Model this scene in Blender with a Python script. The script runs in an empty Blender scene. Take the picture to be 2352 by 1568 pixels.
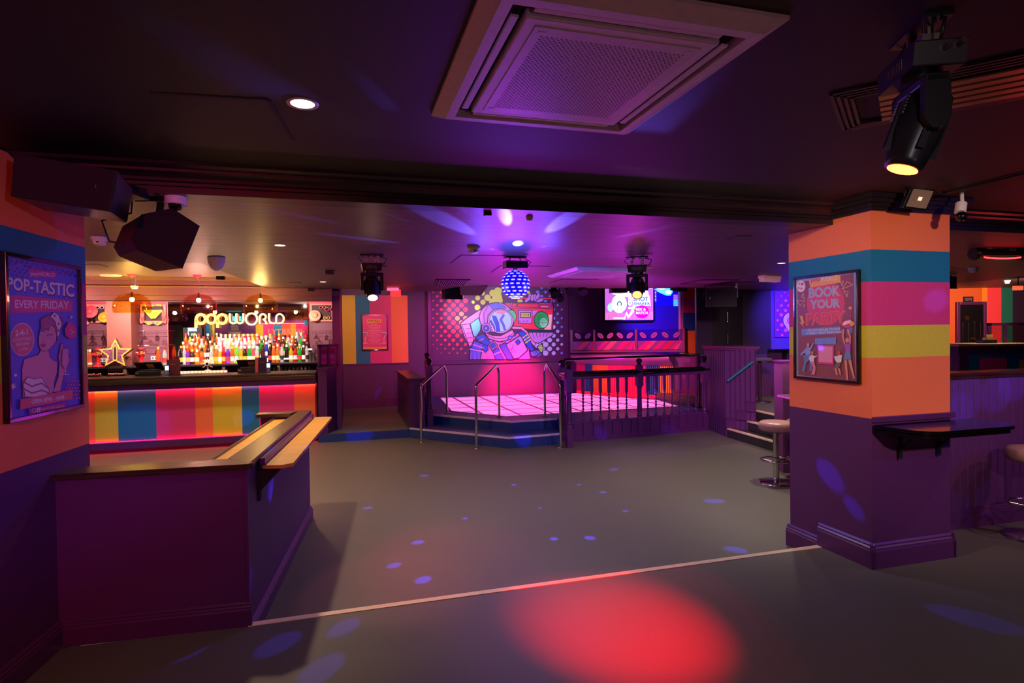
import bpy, bmesh, math, random
import numpy as np
from mathutils import Vector, Matrix
random.seed(7)
SC = bpy.context.scene
COL = SC.collection
PI = math.pi
# ------------------------------------------------------------------ camera
F_ = 1356.75; PIT = 0.014463; ROL = -0.013063; CX, CY = 1176, 784; H = 1.70
cp, sp, cr, sr = math.cos(PIT), math.sin(PIT), math.cos(ROL), math.sin(ROL)
M = (np.array([[cr, -sr, 0], [sr, cr, 0], [0, 0, 1]]) @ np.array([[1, 0, 0], [0, cp, -sp], [0, sp, cp]])
     @ np.array([[1, 0, 0], [0, 0, -1], [0, 1, 0]]))
CAMC = np.array([0, 0, H])
cam_d = bpy.data.cameras.new('camera'); cam = bpy.data.objects.new('camera', cam_d); COL.objects.link(cam)
cam_d.sensor_width = 36; cam_d.lens = 36 * F_ / 2352; cam_d.clip_start = .05; cam_d.clip_end = 100
r0, r1, r2 = M[0], -M[1], -M[2]
cam.matrix_world = Matrix(((r0[0], r1[0], r2[0], 0), (r0[1], r1[1], r2[1], 0), (r0[2], r1[2], r2[2], H), (0, 0, 0, 1)))
SC.camera = cam
SC.view_settings.view_transform = 'Standard'; SC.view_settings.look = 'None'
SC.view_settings.exposure = 0.0; SC.view_settings.gamma = 1.0; SC.view_settings.use_curve_mapping = False
w = bpy.data.worlds.new('world'); SC.world = w; w.use_nodes = True
w.node_tree.nodes['Background'].inputs[0].default_value = (.02, .006, .02, 1)
w.node_tree.nodes['Background'].inputs[1].default_value = 0.3
SC.cycles.max_bounces = 8; SC.cycles.diffuse_bounces = 4; SC.cycles.glossy_bounces = 4
SC.cycles.transparent_max_bounces = 16; SC.cycles.transmission_bounces = 6
SC.cycles.sample_clamp_indirect = 4.0; SC.cycles.blur_glossy = 0.6
# ------------------------------------------------------------------ room frame (u right along the beam, v away, z up)
TB = math.radians(16.0)
U = np.array([math.cos(TB), math.sin(TB)]); V = np.array([-math.sin(TB), math.cos(TB)])
UC = 2.63            # upper ceiling
LC = 2.49            # lower ceiling
RC = 2.65            # recess ceiling over the bar
MROT = -2.
G = -0.11            # dance floor level, one step down from the near floor
def W(u, v, z=0.): p = u * U + v * V; return Vector((p[0], p[1], z))
def ray(px, py): return M.T @ np.array([(px - CX) / F_, (py - CY) / F_, 1])
def Zp(px, py, z): d = ray(px, py); return CAMC + d * (z - H) / d[2]
def uvz(px, py, z): p = Zp(px, py, z); return float(p[:2] @ U), float(p[:2] @ V)
def onp(px, py, p0, n): d = ray(px, py); return CAMC + d * ((np.array(p0) - CAMC) @ np.array(n)) / (d @ np.array(n))
def pv(px, py, v): p = onp(px, py, [*(v * V), 0], [*V, 0]); return float(p[:2] @ U), float(p[2])
def pu(px, py, u): p = onp(px, py, [*(u * U), 0], [*U, 0]); return float(p[:2] @ V), float(p[2])
# ------------------------------------------------------------------ lights
def lamp(kind, name, loc, energy, color, target=None, size=60, blend=.5, radius=.03, rot=None):
    d = bpy.data.lights.new(name, kind); d.energy = energy; d.color = color[:3]
    if kind == 'SPOT': d.spot_size = math.radians(size); d.spot_blend = blend; d.shadow_soft_size = radius
    elif kind == 'POINT': d.shadow_soft_size = radius
    o = bpy.data.objects.new(name, d); COL.objects.link(o); o.location = loc
    if target is not None:
        o.rotation_euler = (Vector(target) - Vector(loc)).to_track_quat('-Z', 'Y').to_euler()
    return o
WARM = (1, .70, .42); COOLW = (1, .85, .68); RED = (1, .02, .06); MAG = (1, .05, .62); BLUE = (.08, .07, 1); VIO = (.45, .05, 1)
def down(u, v, z, e, col=WARM, size=110, name='downlight_lamp', tu=0, tv=0):
    return lamp('SPOT', name, W(u, v, z - .02), e, col, W(u + tu, v + tv, 0), size, .7, .04)
# house downlights in both ceilings
D1 = uvz(695, 238, UC); D2 = uvz(643, 563, 2.49); D3 = uvz(1795, 604, 2.49)
down(*D1, UC, 28, WARM, 100)
down(*D2, 2.49, 160, WARM, 120)
down(*D3, 2.49, 110, COOLW, 120)
for (u, v, z, e) in [(2.3, 5.6, 2.49, 105), (4.9, 6.6, 2.49, 105), (1.2, 7.6, 2.49, 70), (-1.0, 8.6, 2.49, 150), (3.0, 1.2, UC, 26),
                     (5.6, 2.2, UC, 32), (-0.2, .6, UC, 14), (7.9, 8.6, 2.49, 80), (-3.2, 8.0, 2.65, 170), (.6, 11.6, 2.85, 40)]:
    down(u, v, z, e, WARM if u < 2 else COOLW, 125)
# red party wash and added fills behind and beside the camera, blue glow of the mirrored ball
lamp('SPOT', 'red_wash_lamp', W(-1.0, -1.6, 2.3), 260, (1, .06, .1), W(-2.2, 3.2, 1.9), 60, .8, .05)
lamp('SPOT', 'rear_fill_lamp', W(1.6, -2.4, .9), 28, (1, .5, .6), W(2.2, 3.6, 2.4), 110, .9, .08)  # unseen fill added behind the camera, no fixture modelled
lamp('SPOT', 'rear_right_fill_lamp', W(2.7, -.6, 2.5), 330, (1, .68, .6), W(4.0, 3.4, 1.5), 46, .9, .08)  # fill added to brighten the pillar, hung on no fixture
# added fills with no fixtures, among red floor and blue washes
lamp('SPOT', 'magenta_fill_lamp', W(2.9, 9.95, .3), 380, (.62, 0, .95), W(2.4, 8.0, LC), 96, 1, .3)  # both magenta lamps are added to tint the ceiling; no uplighters stand here
lamp('SPOT', 'magenta_fill_lamp', W(5.2, 10.0, .3), 380, (.65, .01, .9), W(4.8, 8.0, LC), 96, 1, .3)
lamp('SPOT', 'warm_fill_lamp', W(-1.9, 9.6, .5), 110, (1, .6, .36), W(-1.2, 8.4, LC), 88, 1, .1)  # added to warm the ceiling near the bar, no fixture
lamp('SPOT', 'floor_red_lamp', W(.6, 7.6, 2.4), 120, (1, .04, .15), Zp(1060, 1285, G), 30, 1, .05)
lamp('SPOT', 'balustrade_fill_lamp', W(3.6, 6.2, 2.44), 130, (.55, .12, 1), W(4.8, 9.2, .4), 70, .9, .05)  # added purple fill to lift the dark balustrade
lamp('SPOT', 'stairs_fill_lamp', W(4.6, 5.2, 2.44), 420, (1, .5, .75), W(6.6, 8.4, .8), 50, .9, .05)  # added to brighten the boarded wall end by the stairs
lamp('SPOT', 'pillar_fill_lamp', W(1.4, 3.0, 2.58), 90, (1, .68, .55), W(3.6, 3.7, 1.6), 70, .9, .05)  # added warm fill for the pillar's left face
lamp('SPOT', 'half_wall_fill_lamp', W(6.4, 1.6, 2.58), 90, (1, .45, .5), W(6.2, 3.7, .8), 90, .9, .05)  # added to brighten the half wall
lamp('SPOT', 'half_wall_blue_lamp', W(6.8, .4, 2.4), 90, (.15, .08, 1), W(4.6, 3.5, .9), 60, .9, .05)
lamp('SPOT', 'left_blue_lamp', W(.4, 1.2, 2.55), 40, (.2, .1, 1), W(-.6, 4.8, .4), 50, .9, .05)
# ------------------------------------------------------------------ materials
def lin(c): return tuple(((x / 255) / 12.92 if x / 255 <= .04045 else ((x / 255 + .055) / 1.055) ** 2.4) for x in c)
MC = {}
def mat(name, rgb=(128, 128, 128), rough=.5, metal=0., emit=0., ecol=None, grain=0., gscale=(40, 40, 40), bump=0., spec=.5, trans=0., coat=0., alpha=1.):
    if name in MC: return MC[name]
    m = bpy.data.materials.new(name); m.use_nodes = True; nt = m.node_tree; b = nt.nodes['Principled BSDF']
    c = (*lin(rgb), 1); b.inputs['Base Color'].default_value = c
    b.inputs['Roughness'].default_value = rough; b.inputs['Metallic'].default_value = metal
    b.inputs['Specular IOR Level'].default_value = spec
    b.inputs['Transmission Weight'].default_value = trans; b.inputs['Coat Weight'].default_value = coat
    b.inputs['Alpha'].default_value = alpha
    if emit:
        b.inputs['Emission Color'].default_value = (*lin(ecol or rgb), 1); b.inputs['Emission Strength'].default_value = emit
    tc = nt.nodes.new('ShaderNodeTexCoord'); mp = nt.nodes.new('ShaderNodeMapping'); mp.inputs['Scale'].default_value = gscale
    nz = nt.nodes.new('ShaderNodeTexNoise'); nz.inputs['Scale'].default_value = 1.; nz.inputs['Detail'].default_value = 4
    nt.links.new(tc.outputs['Object'], mp.inputs[0]); nt.links.new(mp.outputs[0], nz.inputs[0])
    mr = nt.nodes.new('ShaderNodeMapRange'); g = grain or .06
    mr.inputs[1].default_value = .3; mr.inputs[2].default_value = .7; mr.inputs[3].default_value = 1 - g; mr.inputs[4].default_value = 1 + g
    nt.links.new(nz.outputs[0], mr.inputs[0])
    mx = nt.nodes.new('ShaderNodeMix'); mx.data_type = 'RGBA'; mx.blend_type = 'MULTIPLY'; mx.inputs[0].default_value = 1
    mx.inputs[6].default_value = c; nt.links.new(mr.outputs[0], mx.inputs[7]); nt.links.new(mx.outputs[2], b.inputs['Base Color'])
    if bump:
        bp = nt.nodes.new('ShaderNodeBump'); bp.inputs['Strength'].default_value = bump; bp.inputs['Distance'].default_value = .002
        nt.links.new(nz.outputs[0], bp.inputs['Height']); nt.links.new(bp.outputs[0], b.inputs['Normal'])
    MC[name] = m; return m
def glassmat(name, rgb, mixv=.25, rough=.03):
    """thin clear plastic or glass: tinted transparency with a Fresnel gloss"""
    if name in MC: return MC[name]
    m = bpy.data.materials.new(name); m.use_nodes = True; nt = m.node_tree; nt.nodes.clear()
    o = nt.nodes.new('ShaderNodeOutputMaterial'); t = nt.nodes.new('ShaderNodeBsdfTransparent'); g = nt.nodes.new('ShaderNodeBsdfGlossy')
    fr = nt.nodes.new('ShaderNodeLayerWeight'); fr.inputs[0].default_value = .25; ml = nt.nodes.new('ShaderNodeMath'); ml.operation = 'MULTIPLY_ADD'; ml.inputs[1].default_value = .35 + mixv; ml.inputs[2].default_value = .03; mx = nt.nodes.new('ShaderNodeMixShader')
    t.inputs[0].default_value = (*lin(rgb), 1); g.inputs[0].default_value = (*[.4 + .6 * x for x in lin(rgb)], 1); g.inputs['Roughness'].default_value = rough
    nt.links.new(fr.outputs['Facing'], ml.inputs[0]); nt.links.new(ml.outputs[0], mx.inputs[0]); nt.links.new(t.outputs[0], mx.inputs[1]); nt.links.new(g.outputs[0], mx.inputs[2])
    nt.links.new(mx.outputs[0], o.inputs[0]); MC[name] = m; return m
def liquidmat(name, rgb):
    """bottle glass with coloured contents: glows when lit from behind"""
    if name in MC: return MC[name]
    m = bpy.data.materials.new(name); m.use_nodes = True; nt = m.node_tree; nt.nodes.clear()
    o = nt.nodes.new('ShaderNodeOutputMaterial'); t = nt.nodes.new('ShaderNodeBsdfTranslucent'); g = nt.nodes.new('ShaderNodeBsdfGlossy'); d = nt.nodes.new('ShaderNodeBsdfDiffuse')
    c = (*lin(rgb), 1); t.inputs[0].default_value = c; d.inputs[0].default_value = c; g.inputs['Roughness'].default_value = .08
    tr = nt.nodes.new('ShaderNodeBsdfTransparent'); tr.inputs[0].default_value = c
    a = nt.nodes.new('ShaderNodeMixShader'); a.inputs[0].default_value = .45; nt.links.new(t.outputs[0], a.inputs[1]); nt.links.new(tr.outputs[0], a.inputs[2])
    e = nt.nodes.new('ShaderNodeMixShader'); e.inputs[0].default_value = .3; nt.links.new(a.outputs[0], e.inputs[1]); nt.links.new(d.outputs[0], e.inputs[2])
    f = nt.nodes.new('ShaderNodeMixShader'); f.inputs[0].default_value = .12; nt.links.new(e.outputs[0], f.inputs[1]); nt.links.new(g.outputs[0], f.inputs[2])
    nt.links.new(f.outputs[0], o.inputs[0]); MC[name] = m; return m
PURPLE = mat('purple_wall_paint', (84, 34, 94), .55, grain=.05, bump=.15, gscale=(90, 90, 90))
PURPLE2 = mat('deep_purple_gloss_paint', (84, 34, 92), .35, grain=.05)
ORANGE = mat('orange_paint', (244, 122, 72), .6, grain=.04, bump=.1, gscale=(60, 60, 60))
TEAL = mat('teal_paint', (10, 118, 156), .6, grain=.04)
PINK = mat('pink_paint', (216, 58, 130), .6, grain=.04)
YEL = mat('yellow_paint', (214, 200, 52), .6, grain=.04)
BLACKG = mat('black_gloss_paint', (14, 10, 12), .16, coat=.4)
BLACK = mat('black_plastic', (16, 14, 18), .38, grain=.1)
BLACKM = mat('black_matt', (10, 9, 11), .7)
DWOOD = mat('dark_stained_wood', (58, 44, 30), .32, grain=.45, gscale=(4, 60, 60), bump=.3)
LWOOD = mat('honey_oak_laminate', (214, 160, 74), .42, grain=.18, gscale=(3, 50, 20), bump=.2)
CHROME = mat('polished_steel', (210, 205, 200), .14, 1.)
STEEL = mat('brushed_steel', (190, 180, 175), .32, 1.)
WHITE = mat('white_plastic', (228, 224, 226), .45)
UPCEIL = mat('dark_ceiling_paint', (18, 9, 13), .6, grain=.12, bump=.2, gscale=(50, 50, 50))
LOWCEIL = mat('lower_ceiling_streaked_paint', (90, 66, 68), .44, grain=.5, gscale=(1.3, 26, 8), bump=.15)
RECESS = mat('recess_ceiling_paint', (150, 132, 116), .5, grain=.1, gscale=(2, 14, 4))
DTRIM = mat('dark_cornice_paint', (34, 20, 28), .42, grain=.08)
FLOORM = mat('grey_vinyl_floor', (94, 88, 80), .56, grain=.16, gscale=(160, 160, 160), bump=.1)
GLOWPINK = mat('pink_led_strip', (255, 90, 120), emit=5, ecol=(255, 60, 90))
SKIN = mat('printed_skin', (236, 160, 150), .5)
# ------------------------------------------------------------------ mesh builder
class MB:
    def __init__(s): s.v = []; s.f = []; s.m = []; s.s = []
    def add(s, vs, fs, mi=0, sm=False, T=None):
        n = len(s.v)
        for p in vs:
            p = Vector(p); s.v.append(T @ p if T else p)
        for f in fs: s.f.append([n + i for i in f]); s.m.append(mi); s.s.append(sm)
        return s
    def box(s, x0, x1, y0, y1, z0, z1, mi=0, T=None):
        if x0 > x1: x0, x1 = x1, x0
        if y0 > y1: y0, y1 = y1, y0
        if z0 > z1: z0, z1 = z1, z0
        vs = [(x, y, z) for z in (z0, z1) for y in (y0, y1) for x in (x0, x1)]
        return s.add(vs, [(0, 2, 3, 1), (4, 5, 7, 6), (0, 1, 5, 4), (2, 6, 7, 3), (0, 4, 6, 2), (1, 3, 7, 5)], mi, False, T)
    def prism(s, poly, z0, z1, mi=0, T=None, sm=False):
        n = len(poly)
        a = sum(poly[i][0] * poly[(i + 1) % n][1] - poly[(i + 1) % n][0] * poly[i][1] for i in range(n))
        if a < 0: poly = poly[::-1]
        vs = [(x, y, z0) for x, y in poly] + [(x, y, z1) for x, y in poly]
        s.add(vs, [list(range(n))[::-1], list(range(n, 2 * n))], mi, False, T)
        return s.add(vs, [(i, (i + 1) % n, n + (i + 1) % n, n + i) for i in range(n)], mi, sm, T)
    def profx(s, prof, x0, x1, mi=0, T=None):
        """profile of (y,z) points extruded along x"""
        n = len(prof); vs = [(x0, y, z) for y, z in prof] + [(x1, y, z) for y, z in prof]
        return s.add(vs, [list(range(n)), list(range(n, 2 * n))[::-1]] + [(i, n + i, n + (i + 1) % n, (i + 1) % n) for i in range(n)], mi, False, T)
    def lathe(s, prof, c=(0, 0, 0), n=20, mi=0, T=None, sm=True, cap=True):
        c = Vector(c); vs = []; fs = []
        for r, z in prof:
            for k in range(n):
                a = 2 * PI * k / n; vs.append((c.x + r * math.cos(a), c.y + r * math.sin(a), c.z + z))
        for i in range(len(prof) - 1):
            for k in range(n):
                k2 = (k + 1) % n; fs.append((i * n + k, i * n + k2, (i + 1) * n + k2, (i + 1) * n + k))
        s.add(vs, fs, mi, sm, T)
        if cap:
            if prof[0][0] > 1e-4: s.add(vs[:n], [list(range(n))[::-1]], mi, False, T)
            if prof[-1][0] > 1e-4: s.add(vs[-n:], [list(range(n))], mi, False, T)
        return s
    def cyl(s, a, b, r0, r1=None, n=14, mi=0, T=None, sm=True):
        a, b = Vector(a), Vector(b); d = b - a; q = d.to_track_quat('Z', 'Y').to_matrix().to_4x4()
        X = Matrix.Translation(a) @ q
        if T: X = T @ X
        return s.lathe([(r0, 0), (r0 if r1 is None else r1, d.length)], (0, 0, 0), n, mi, X, sm)
    def sph(s, c, r, n=16, mi=0, T=None, sz=1.):
        k = n // 2
        return s.lathe([(max(r * math.sin(PI * i / k), 1e-5), -r * sz * math.cos(PI * i / k)) for i in range(k + 1)], c, n, mi, T)
    def tube(s, pts, r, n=8, mi=0, T=None, closed=False):
        P = [Vector(p) for p in pts]; N = len(P); vs = []; up = None
        for i in range(N):
            if closed: t = P[(i + 1) % N] - P[i - 1]
            else: t = P[min(i + 1, N - 1)] - P[max(i - 1, 0)]
            t.normalize()
            if up is None: up = t.orthogonal().normalized()
            up = (up - t * up.dot(t)).normalized() if (up - t * up.dot(t)).length > 1e-6 else t.orthogonal().normalized()
            w2 = t.cross(up)
            for k in range(n):
                a = 2 * PI * k / n; vs.append(P[i] + up * (r * math.cos(a)) + w2 * (r * math.sin(a)))
        fs = []
        for i in range(N if closed else N - 1):
            j = (i + 1) % N
            for k in range(n):
                k2 = (k + 1) % n; fs.append((i * n + k, i * n + k2, j * n + k2, j * n + k))
        s.add(vs, fs, mi, True, T)
        if not closed: s.add(vs[:n], [list(range(n))[::-1]], mi, False, T); s.add(vs[-n:], [list(range(n))], mi, False, T)
        return s
    def bead(s, x0, x1, z0, z1, mi=0, pitch=.085, T=None, back=.02):
        """tongue-and-groove boarding, front at y=0"""
        n = max(1, round((x1 - x0) / pitch)); p = (x1 - x0) / n; P = []
        for i in range(n):
            a = x0 + i * p
            P += [(a + .004, .0), (a + p - .018, 0), (a + p - .015, .006), (a + p - .011, 0), (a + p - .006, -.001), (a + p - .003, .007)]
        P += [(x1, back), (x0, back)]
        return s.prism(P, z0, z1, mi, T)
    def build(s, name, mats, parent=None, bevel=0., loc=None, rz=None, segs=2):
        me = bpy.data.meshes.new(name); me.from_pydata([tuple(p) for p in s.v], [], s.f)
        if not isinstance(mats, (list, tuple)): mats = [mats]
        for m in mats: me.materials.append(m)
        me.polygons.foreach_set('material_index', s.m); me.polygons.foreach_set('use_smooth', s.s)
        me.validate(); me.update()
        o = bpy.data.objects.new(name, me); COL.objects.link(o)
        if parent: o.parent = parent
        if loc is not None: o.location = loc
        if rz is not None: o.rotation_euler = (0, 0, rz)
        if bevel:
            b = o.modifiers.new('bevel', 'BEVEL'); b.width = bevel; b.segments = segs; b.limit_method = 'ANGLE'; b.angle_limit = math.radians(40)
        return o
def tag(o, label, cat, group=None, kind=None):
    o['label'] = label; o['category'] = cat
    if group: o['group'] = group
    if kind: o['kind'] = kind
    return o
def thing(name, label, cat, loc, rz=TB, group=None, rx=0, ry=0):
    o = bpy.data.objects.new(name, None); COL.objects.link(o); o.empty_display_size = .1
    o.location = loc; o.rotation_euler = (rx, ry, rz); return tag(o, label, cat, group)
def struct(mb, name, mats, bevel=0., rz=TB, loc=(0, 0, 0)):
    o = mb.build(name, mats, None, bevel, loc, rz); o['kind'] = 'structure'; return o
def dup(root, loc, rz=None, label=None, group=None):
    r = root.copy(); COL.objects.link(r); r.location = loc
    if rz is not None: r.rotation_euler[2] = rz
    if label: r['label'] = label
    if group: r['group'] = group
    for ch in list(root.children):
        c = ch.copy(); COL.objects.link(c); c.parent = r
        for g in ch.children:
            d = g.copy(); COL.objects.link(d); d.parent = c
    return r
# ------------------------------------------------------------------ flat artwork built as layered shapes in the local x/z plane, facing -y
TXT = {}
def text_shape(txt, bold=0., font_extr=0):
    k = (txt, bold)
    if k in TXT: return TXT[k]
    cu = bpy.data.curves.new('txt', 'FONT'); cu.body = txt; cu.size = 1; cu.offset = bold; cu.resolution_u = 3; cu.fill_mode = 'FRONT'
    o = bpy.data.objects.new('txt', cu); COL.objects.link(o); dg = bpy.context.evaluated_depsgraph_get(); dg.update()
    ev = o.evaluated_get(dg); me = ev.to_mesh()
    vs = [tuple(v.co) for v in me.vertices]; fs = [tuple(p.vertices) for p in me.polygons]
    ev.to_mesh_clear(); bpy.data.objects.remove(o); bpy.data.curves.remove(cu)
    xs = [v[0] for v in vs]; ys = [v[1] for v in vs]
    TXT[k] = (vs, fs, min(xs), max(xs), min(ys), max(ys)); return TXT[k]
class Art:
    def __init__(s, tf=None): s.mb = MB(); s.mats = []; s.l = 1; s.tf = tf or (lambda x, z: (x, z)); s.step = .0002
    def mi(s, m):
        if m not in s.mats: s.mats.append(m)
        return s.mats.index(m)
    def y(s): s.l += 1; return -s.l * s.step
    def poly(s, pts, m, up=True):
        y = s.y() if up else -s.l * s.step
        s.mb.add([(lambda q: (q[0], y, q[1]))(s.tf(*p)) for p in pts], [list(range(len(pts)))], s.mi(m)); return s
    def rect(s, x0, z0, x1, z1, m): return s.poly([(x0, z0), (x1, z0), (x1, z1), (x0, z1)], m)
    def ell(s, cx, cz, rx, rz, m, n=28, a=0., up=True):
        ca, sa = math.cos(a), math.sin(a)
        return s.poly([(cx + rx * math.cos(t) * ca - rz * math.sin(t) * sa, cz + rx * math.cos(t) * sa + rz * math.sin(t) * ca) for t in [2 * PI * k / n for k in range(n)]], m, up)
    lw = 1.
    def line(s, pts, wd, m, closed=False):
        wd *= s.lw
        y = s.y(); i_m = s.mi(m); n = len(pts)
        for i in range(n if closed else n - 1):
            (ax, az), (bx, bz) = pts[i], pts[(i + 1) % n]; dx, dz = bx - ax, bz - az; L = math.hypot(dx, dz) or 1
            nx, nz = -dz / L * wd / 2, dx / L * wd / 2; ex, ez = dx / L * wd * .3, dz / L * wd * .3
            q = [(ax + nx - ex, az + nz - ez), (bx + nx + ex, bz + nz + ez), (bx - nx + ex, bz - nz + ez), (ax - nx - ex, az - nz - ez)]
            s.mb.add([(lambda r: (r[0], y - i * 1e-6, r[1]))(s.tf(*p)) for p in q], [(0, 1, 2, 3)], i_m)
        return s
    def oell(s, cx, cz, rx, rz, m, om, wd, n=28, a=0.):
        s.ell(cx, cz, rx + wd / 2, rz + wd / 2, om, n, a); return s.ell(cx, cz, rx - wd / 2, rz - wd / 2, m, n, a)
    def opoly(s, pts, m, om, wd): s.poly(pts, m); return s.line(pts, wd, om, True)
    def text(s, txt, x0, z0, x1, z1, m, bold=0., slope=0.):
        """text fitted in the box; slope lifts the right end"""
        vs, fs, a, b, c, d = text_shape(txt, bold); y = s.y()
        s.mb.add([(lambda q: (q[0], y, q[1]))(s.tf(x0 + (v[0] - a) / (b - a) * (x1 - x0), z0 + (v[1] - c) / (d - c) * (z1 - z0) + slope * (v[0] - a) / (b - a))) for v in vs], fs, s.mi(m)); return s
    def build(s, name, parent=None): return s.mb.build(name, s.mats, parent)
def ink(name, rgb, emit=0.): return mat('ink_' + name, rgb, .45, emit=emit, grain=.03)
class Plane:
    """a vertical wall plane: origin (world xy), heading of local x; local -y faces out"""
    def __init__(s, o, ang): s.o = np.array([o[0], o[1], 0.]); s.a = ang; s.x = np.array([math.cos(ang), math.sin(ang)]); s.n = np.array([-math.sin(ang), math.cos(ang), 0])
    def px(s, px, py): p = onp(px, py, s.o, s.n); return float((p - s.o)[:2] @ s.x), float(p[2])
    def loc(s, x, z, out=0.): q = s.o[:2] + s.x * x - s.n[:2] * out; return Vector((q[0], q[1], z))
# ================================================================== THE SETTING
f = MB()
f.box(-6.4, 14.5, -3.4, 3.78, -.25, 0); f.box(-6.4, 14.5, 3.78, 14.6, G - .2, G)
fl = struct(f, 'floor', FLOORM)
# raised rear-right floor reached by the stairs
SR = .15; S1 = uvz(1672, 984, G + SR); S2 = uvz(1702, 963, G + 2 * SR); S3 = uvz(1733, 942, G + 3 * SR); RF = G + 3 * SR
r = MB(); r.box(S3[0], 14.4, 4.0, 13.5, G, RF); struct(r, 'floor', FLOORM)
# ceilings
c = MB(); c.box(-6.4, 14.5, -3.4, 3.62, UC, UC + .1); struct(c, 'ceiling', UPCEIL)
edge = [(-6.4, 3.66), (14.5, 3.66), (14.5, 10.4), (8.4, 10.25), (7.35, 9.78), (6.47, 9.62), (6.05, 9.73), (5, 9.85), (3.96, 9.96), (3.34, 9.83), (2.75, 9.6), (2.28, 9.5), (2.0, 9.65), (1.85, 9.95), (1.76, 10.4), (1.72, 10.95),
        (1.5, 11.05), (1.16, 11.0), (.85, 10.62), (-.01, 10.49), (-1.187, 10.49), (-1.45, 7.0), (-6.4, 7.07)]
c = MB(); c.prism(edge, LC, LC + .12); struct(c, 'ceiling', LOWCEIL)
c = MB(); c.box(-6.4, -1.0, 6.9, 10.6, RC, RC + .1); c.prism([(-1.187, 10.5), (-1.45, 7.0), (-1.2, 7.0), (-.9, 10.5)], LC + .12, RC); c.box(-6.4, -1.2, 6.95, 7.05, LC + .1, RC); struct(c, 'ceiling', RECESS)
c = MB(); c.box(-.2, 9.4, 9.3, 14.6, 2.85, 2.95); struct(c, 'ceiling', UPCEIL)
# beam face with stepped cornice
prof = [(3.80, LC - .002), (3.66, LC - .002), (3.635, LC - .002), (3.635, LC + .035), (3.62, LC + .038), (3.62, LC + .055), (3.60, LC + .06), (3.595, LC + .075), (3.575, LC + .09), (3.545, LC + .098), (3.545, LC + .112), (3.50, LC + .125), (3.485, UC + .01), (3.80, UC + .01)]
c = MB(); c.profx(prof, -6.4, 14.5); struct(c, 'trim_1', DTRIM)
# pillar cornice
c = MB()
for o, z0, z1 in ((.02, 2.525, 2.55), (.04, 2.55, 2.575), (.075, 2.575, 2.60), (.10, 2.60, UC + .005)): c.box(3.582 - o, 4.31 + o, 3.30 - o, 3.64, z0, z1)
struct(c, 'trim_2', DTRIM)
# bands of colour shared by the pillar and the left wall
BANDS = [(1.06, 1.49, 0), (1.49, 1.72, 1), (1.72, 2.03, 2), (2.03, 2.255, 3), (2.255, 2.70, 0)]
BMATS = [ORANGE, YEL, PINK, TEAL, PURPLE]
c = MB()
for z0, z1, mi in BANDS: c.box(3.582, 4.31, 3.30, 4.10, z0, min(z1, 2.62), mi)
c.box(3.582, 4.31, 3.30, 3.785, 0, 1.06, 4); c.box(3.582, 4.31, 3.785, 4.10, G, 1.06, 4)
pil = struct(c, 'wall_pillar', BMATS)
def skirt_profile(o=.025, h=.18): return [(0, 0), (-o, 0), (-o, h * .68), (-o * .8, h * .74), (-o * .85, h * .80), (-o * .5, h * .86), (-o * .55, h * .92), (-o * .15, h), (0, h)]
c = MB(); sp_ = skirt_profile()
c.profx(sp_, 3.557, 4.335, T=Matrix.Translation((0, 3.30, 0)))
c.profx(sp_, 0, .51, T=Matrix.Translation((3.582, 3.785, 0)) @ Matrix.Rotation(-PI / 2, 4, 'Z'))
c.profx(sp_, 0, .51, T=Matrix.Translation((4.31, 3.275, 0)) @ Matrix.Rotation(PI / 2, 4, 'Z'))
struct(c, 'baseboard_pillar', PURPLE2)
c = MB(); c.profx(sp_, 0, .34, T=Matrix.Translation((3.582, 4.125, G)) @ Matrix.Rotation(-PI / 2, 4, 'Z')); struct(c, 'baseboard_pillar_rear', PURPLE2)
c = MB(); c.box(3.574, 4.335, 3.276, 3.30, 1.035, 1.075); struct(c, 'trim_3', PURPLE2, .004)
# left wall (its own heading)
TA = math.radians(10.05); LW = Plane((-2.531, 3.252), TA + PI / 2)
c = MB()
for z0, z1, mi in BANDS: c.box(-6.6, .36, 0, .3, z0, min(z1, 2.62), mi)
c.box(-6.6, .36, 0, .3, G, 1.06, 4)
struct(c, 'wall_left', BMATS, rz=LW.a, loc=(LW.o[0], LW.o[1], 0))
c = MB(); c.profx(skirt_profile(.03, .145), -6.6, -.0); struct(c, 'baseboard_left', PURPLE2, rz=LW.a, loc=(LW.o[0], LW.o[1], 0))
# outer shell: wall beyond the bar on the left, wall behind the camera, right wall
c = MB(); c.box(-6.35, -6.2, 3.9, 13, G, 2.7); struct(c, 'wall_bar_left', PURPLE)
c = MB(); c.box(14.35, 14.5, -3.4, 14.6, G, 3); struct(c, 'wall_right', PURPLE)
# wall behind the camera
RW = Plane(W(0, -3)[:2], TB + PI)
a_ = MB(); a_.box(-14.5, 7, 0, .1, -.1, 1.06, 1); a_.box(-14.5, 7, 0, .1, 1.06, 2.7, 0)
struct(a_, 'wall_rear', [ORANGE, PURPLE], rz=RW.a, loc=(RW.o[0], RW.o[1], 0))
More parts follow.
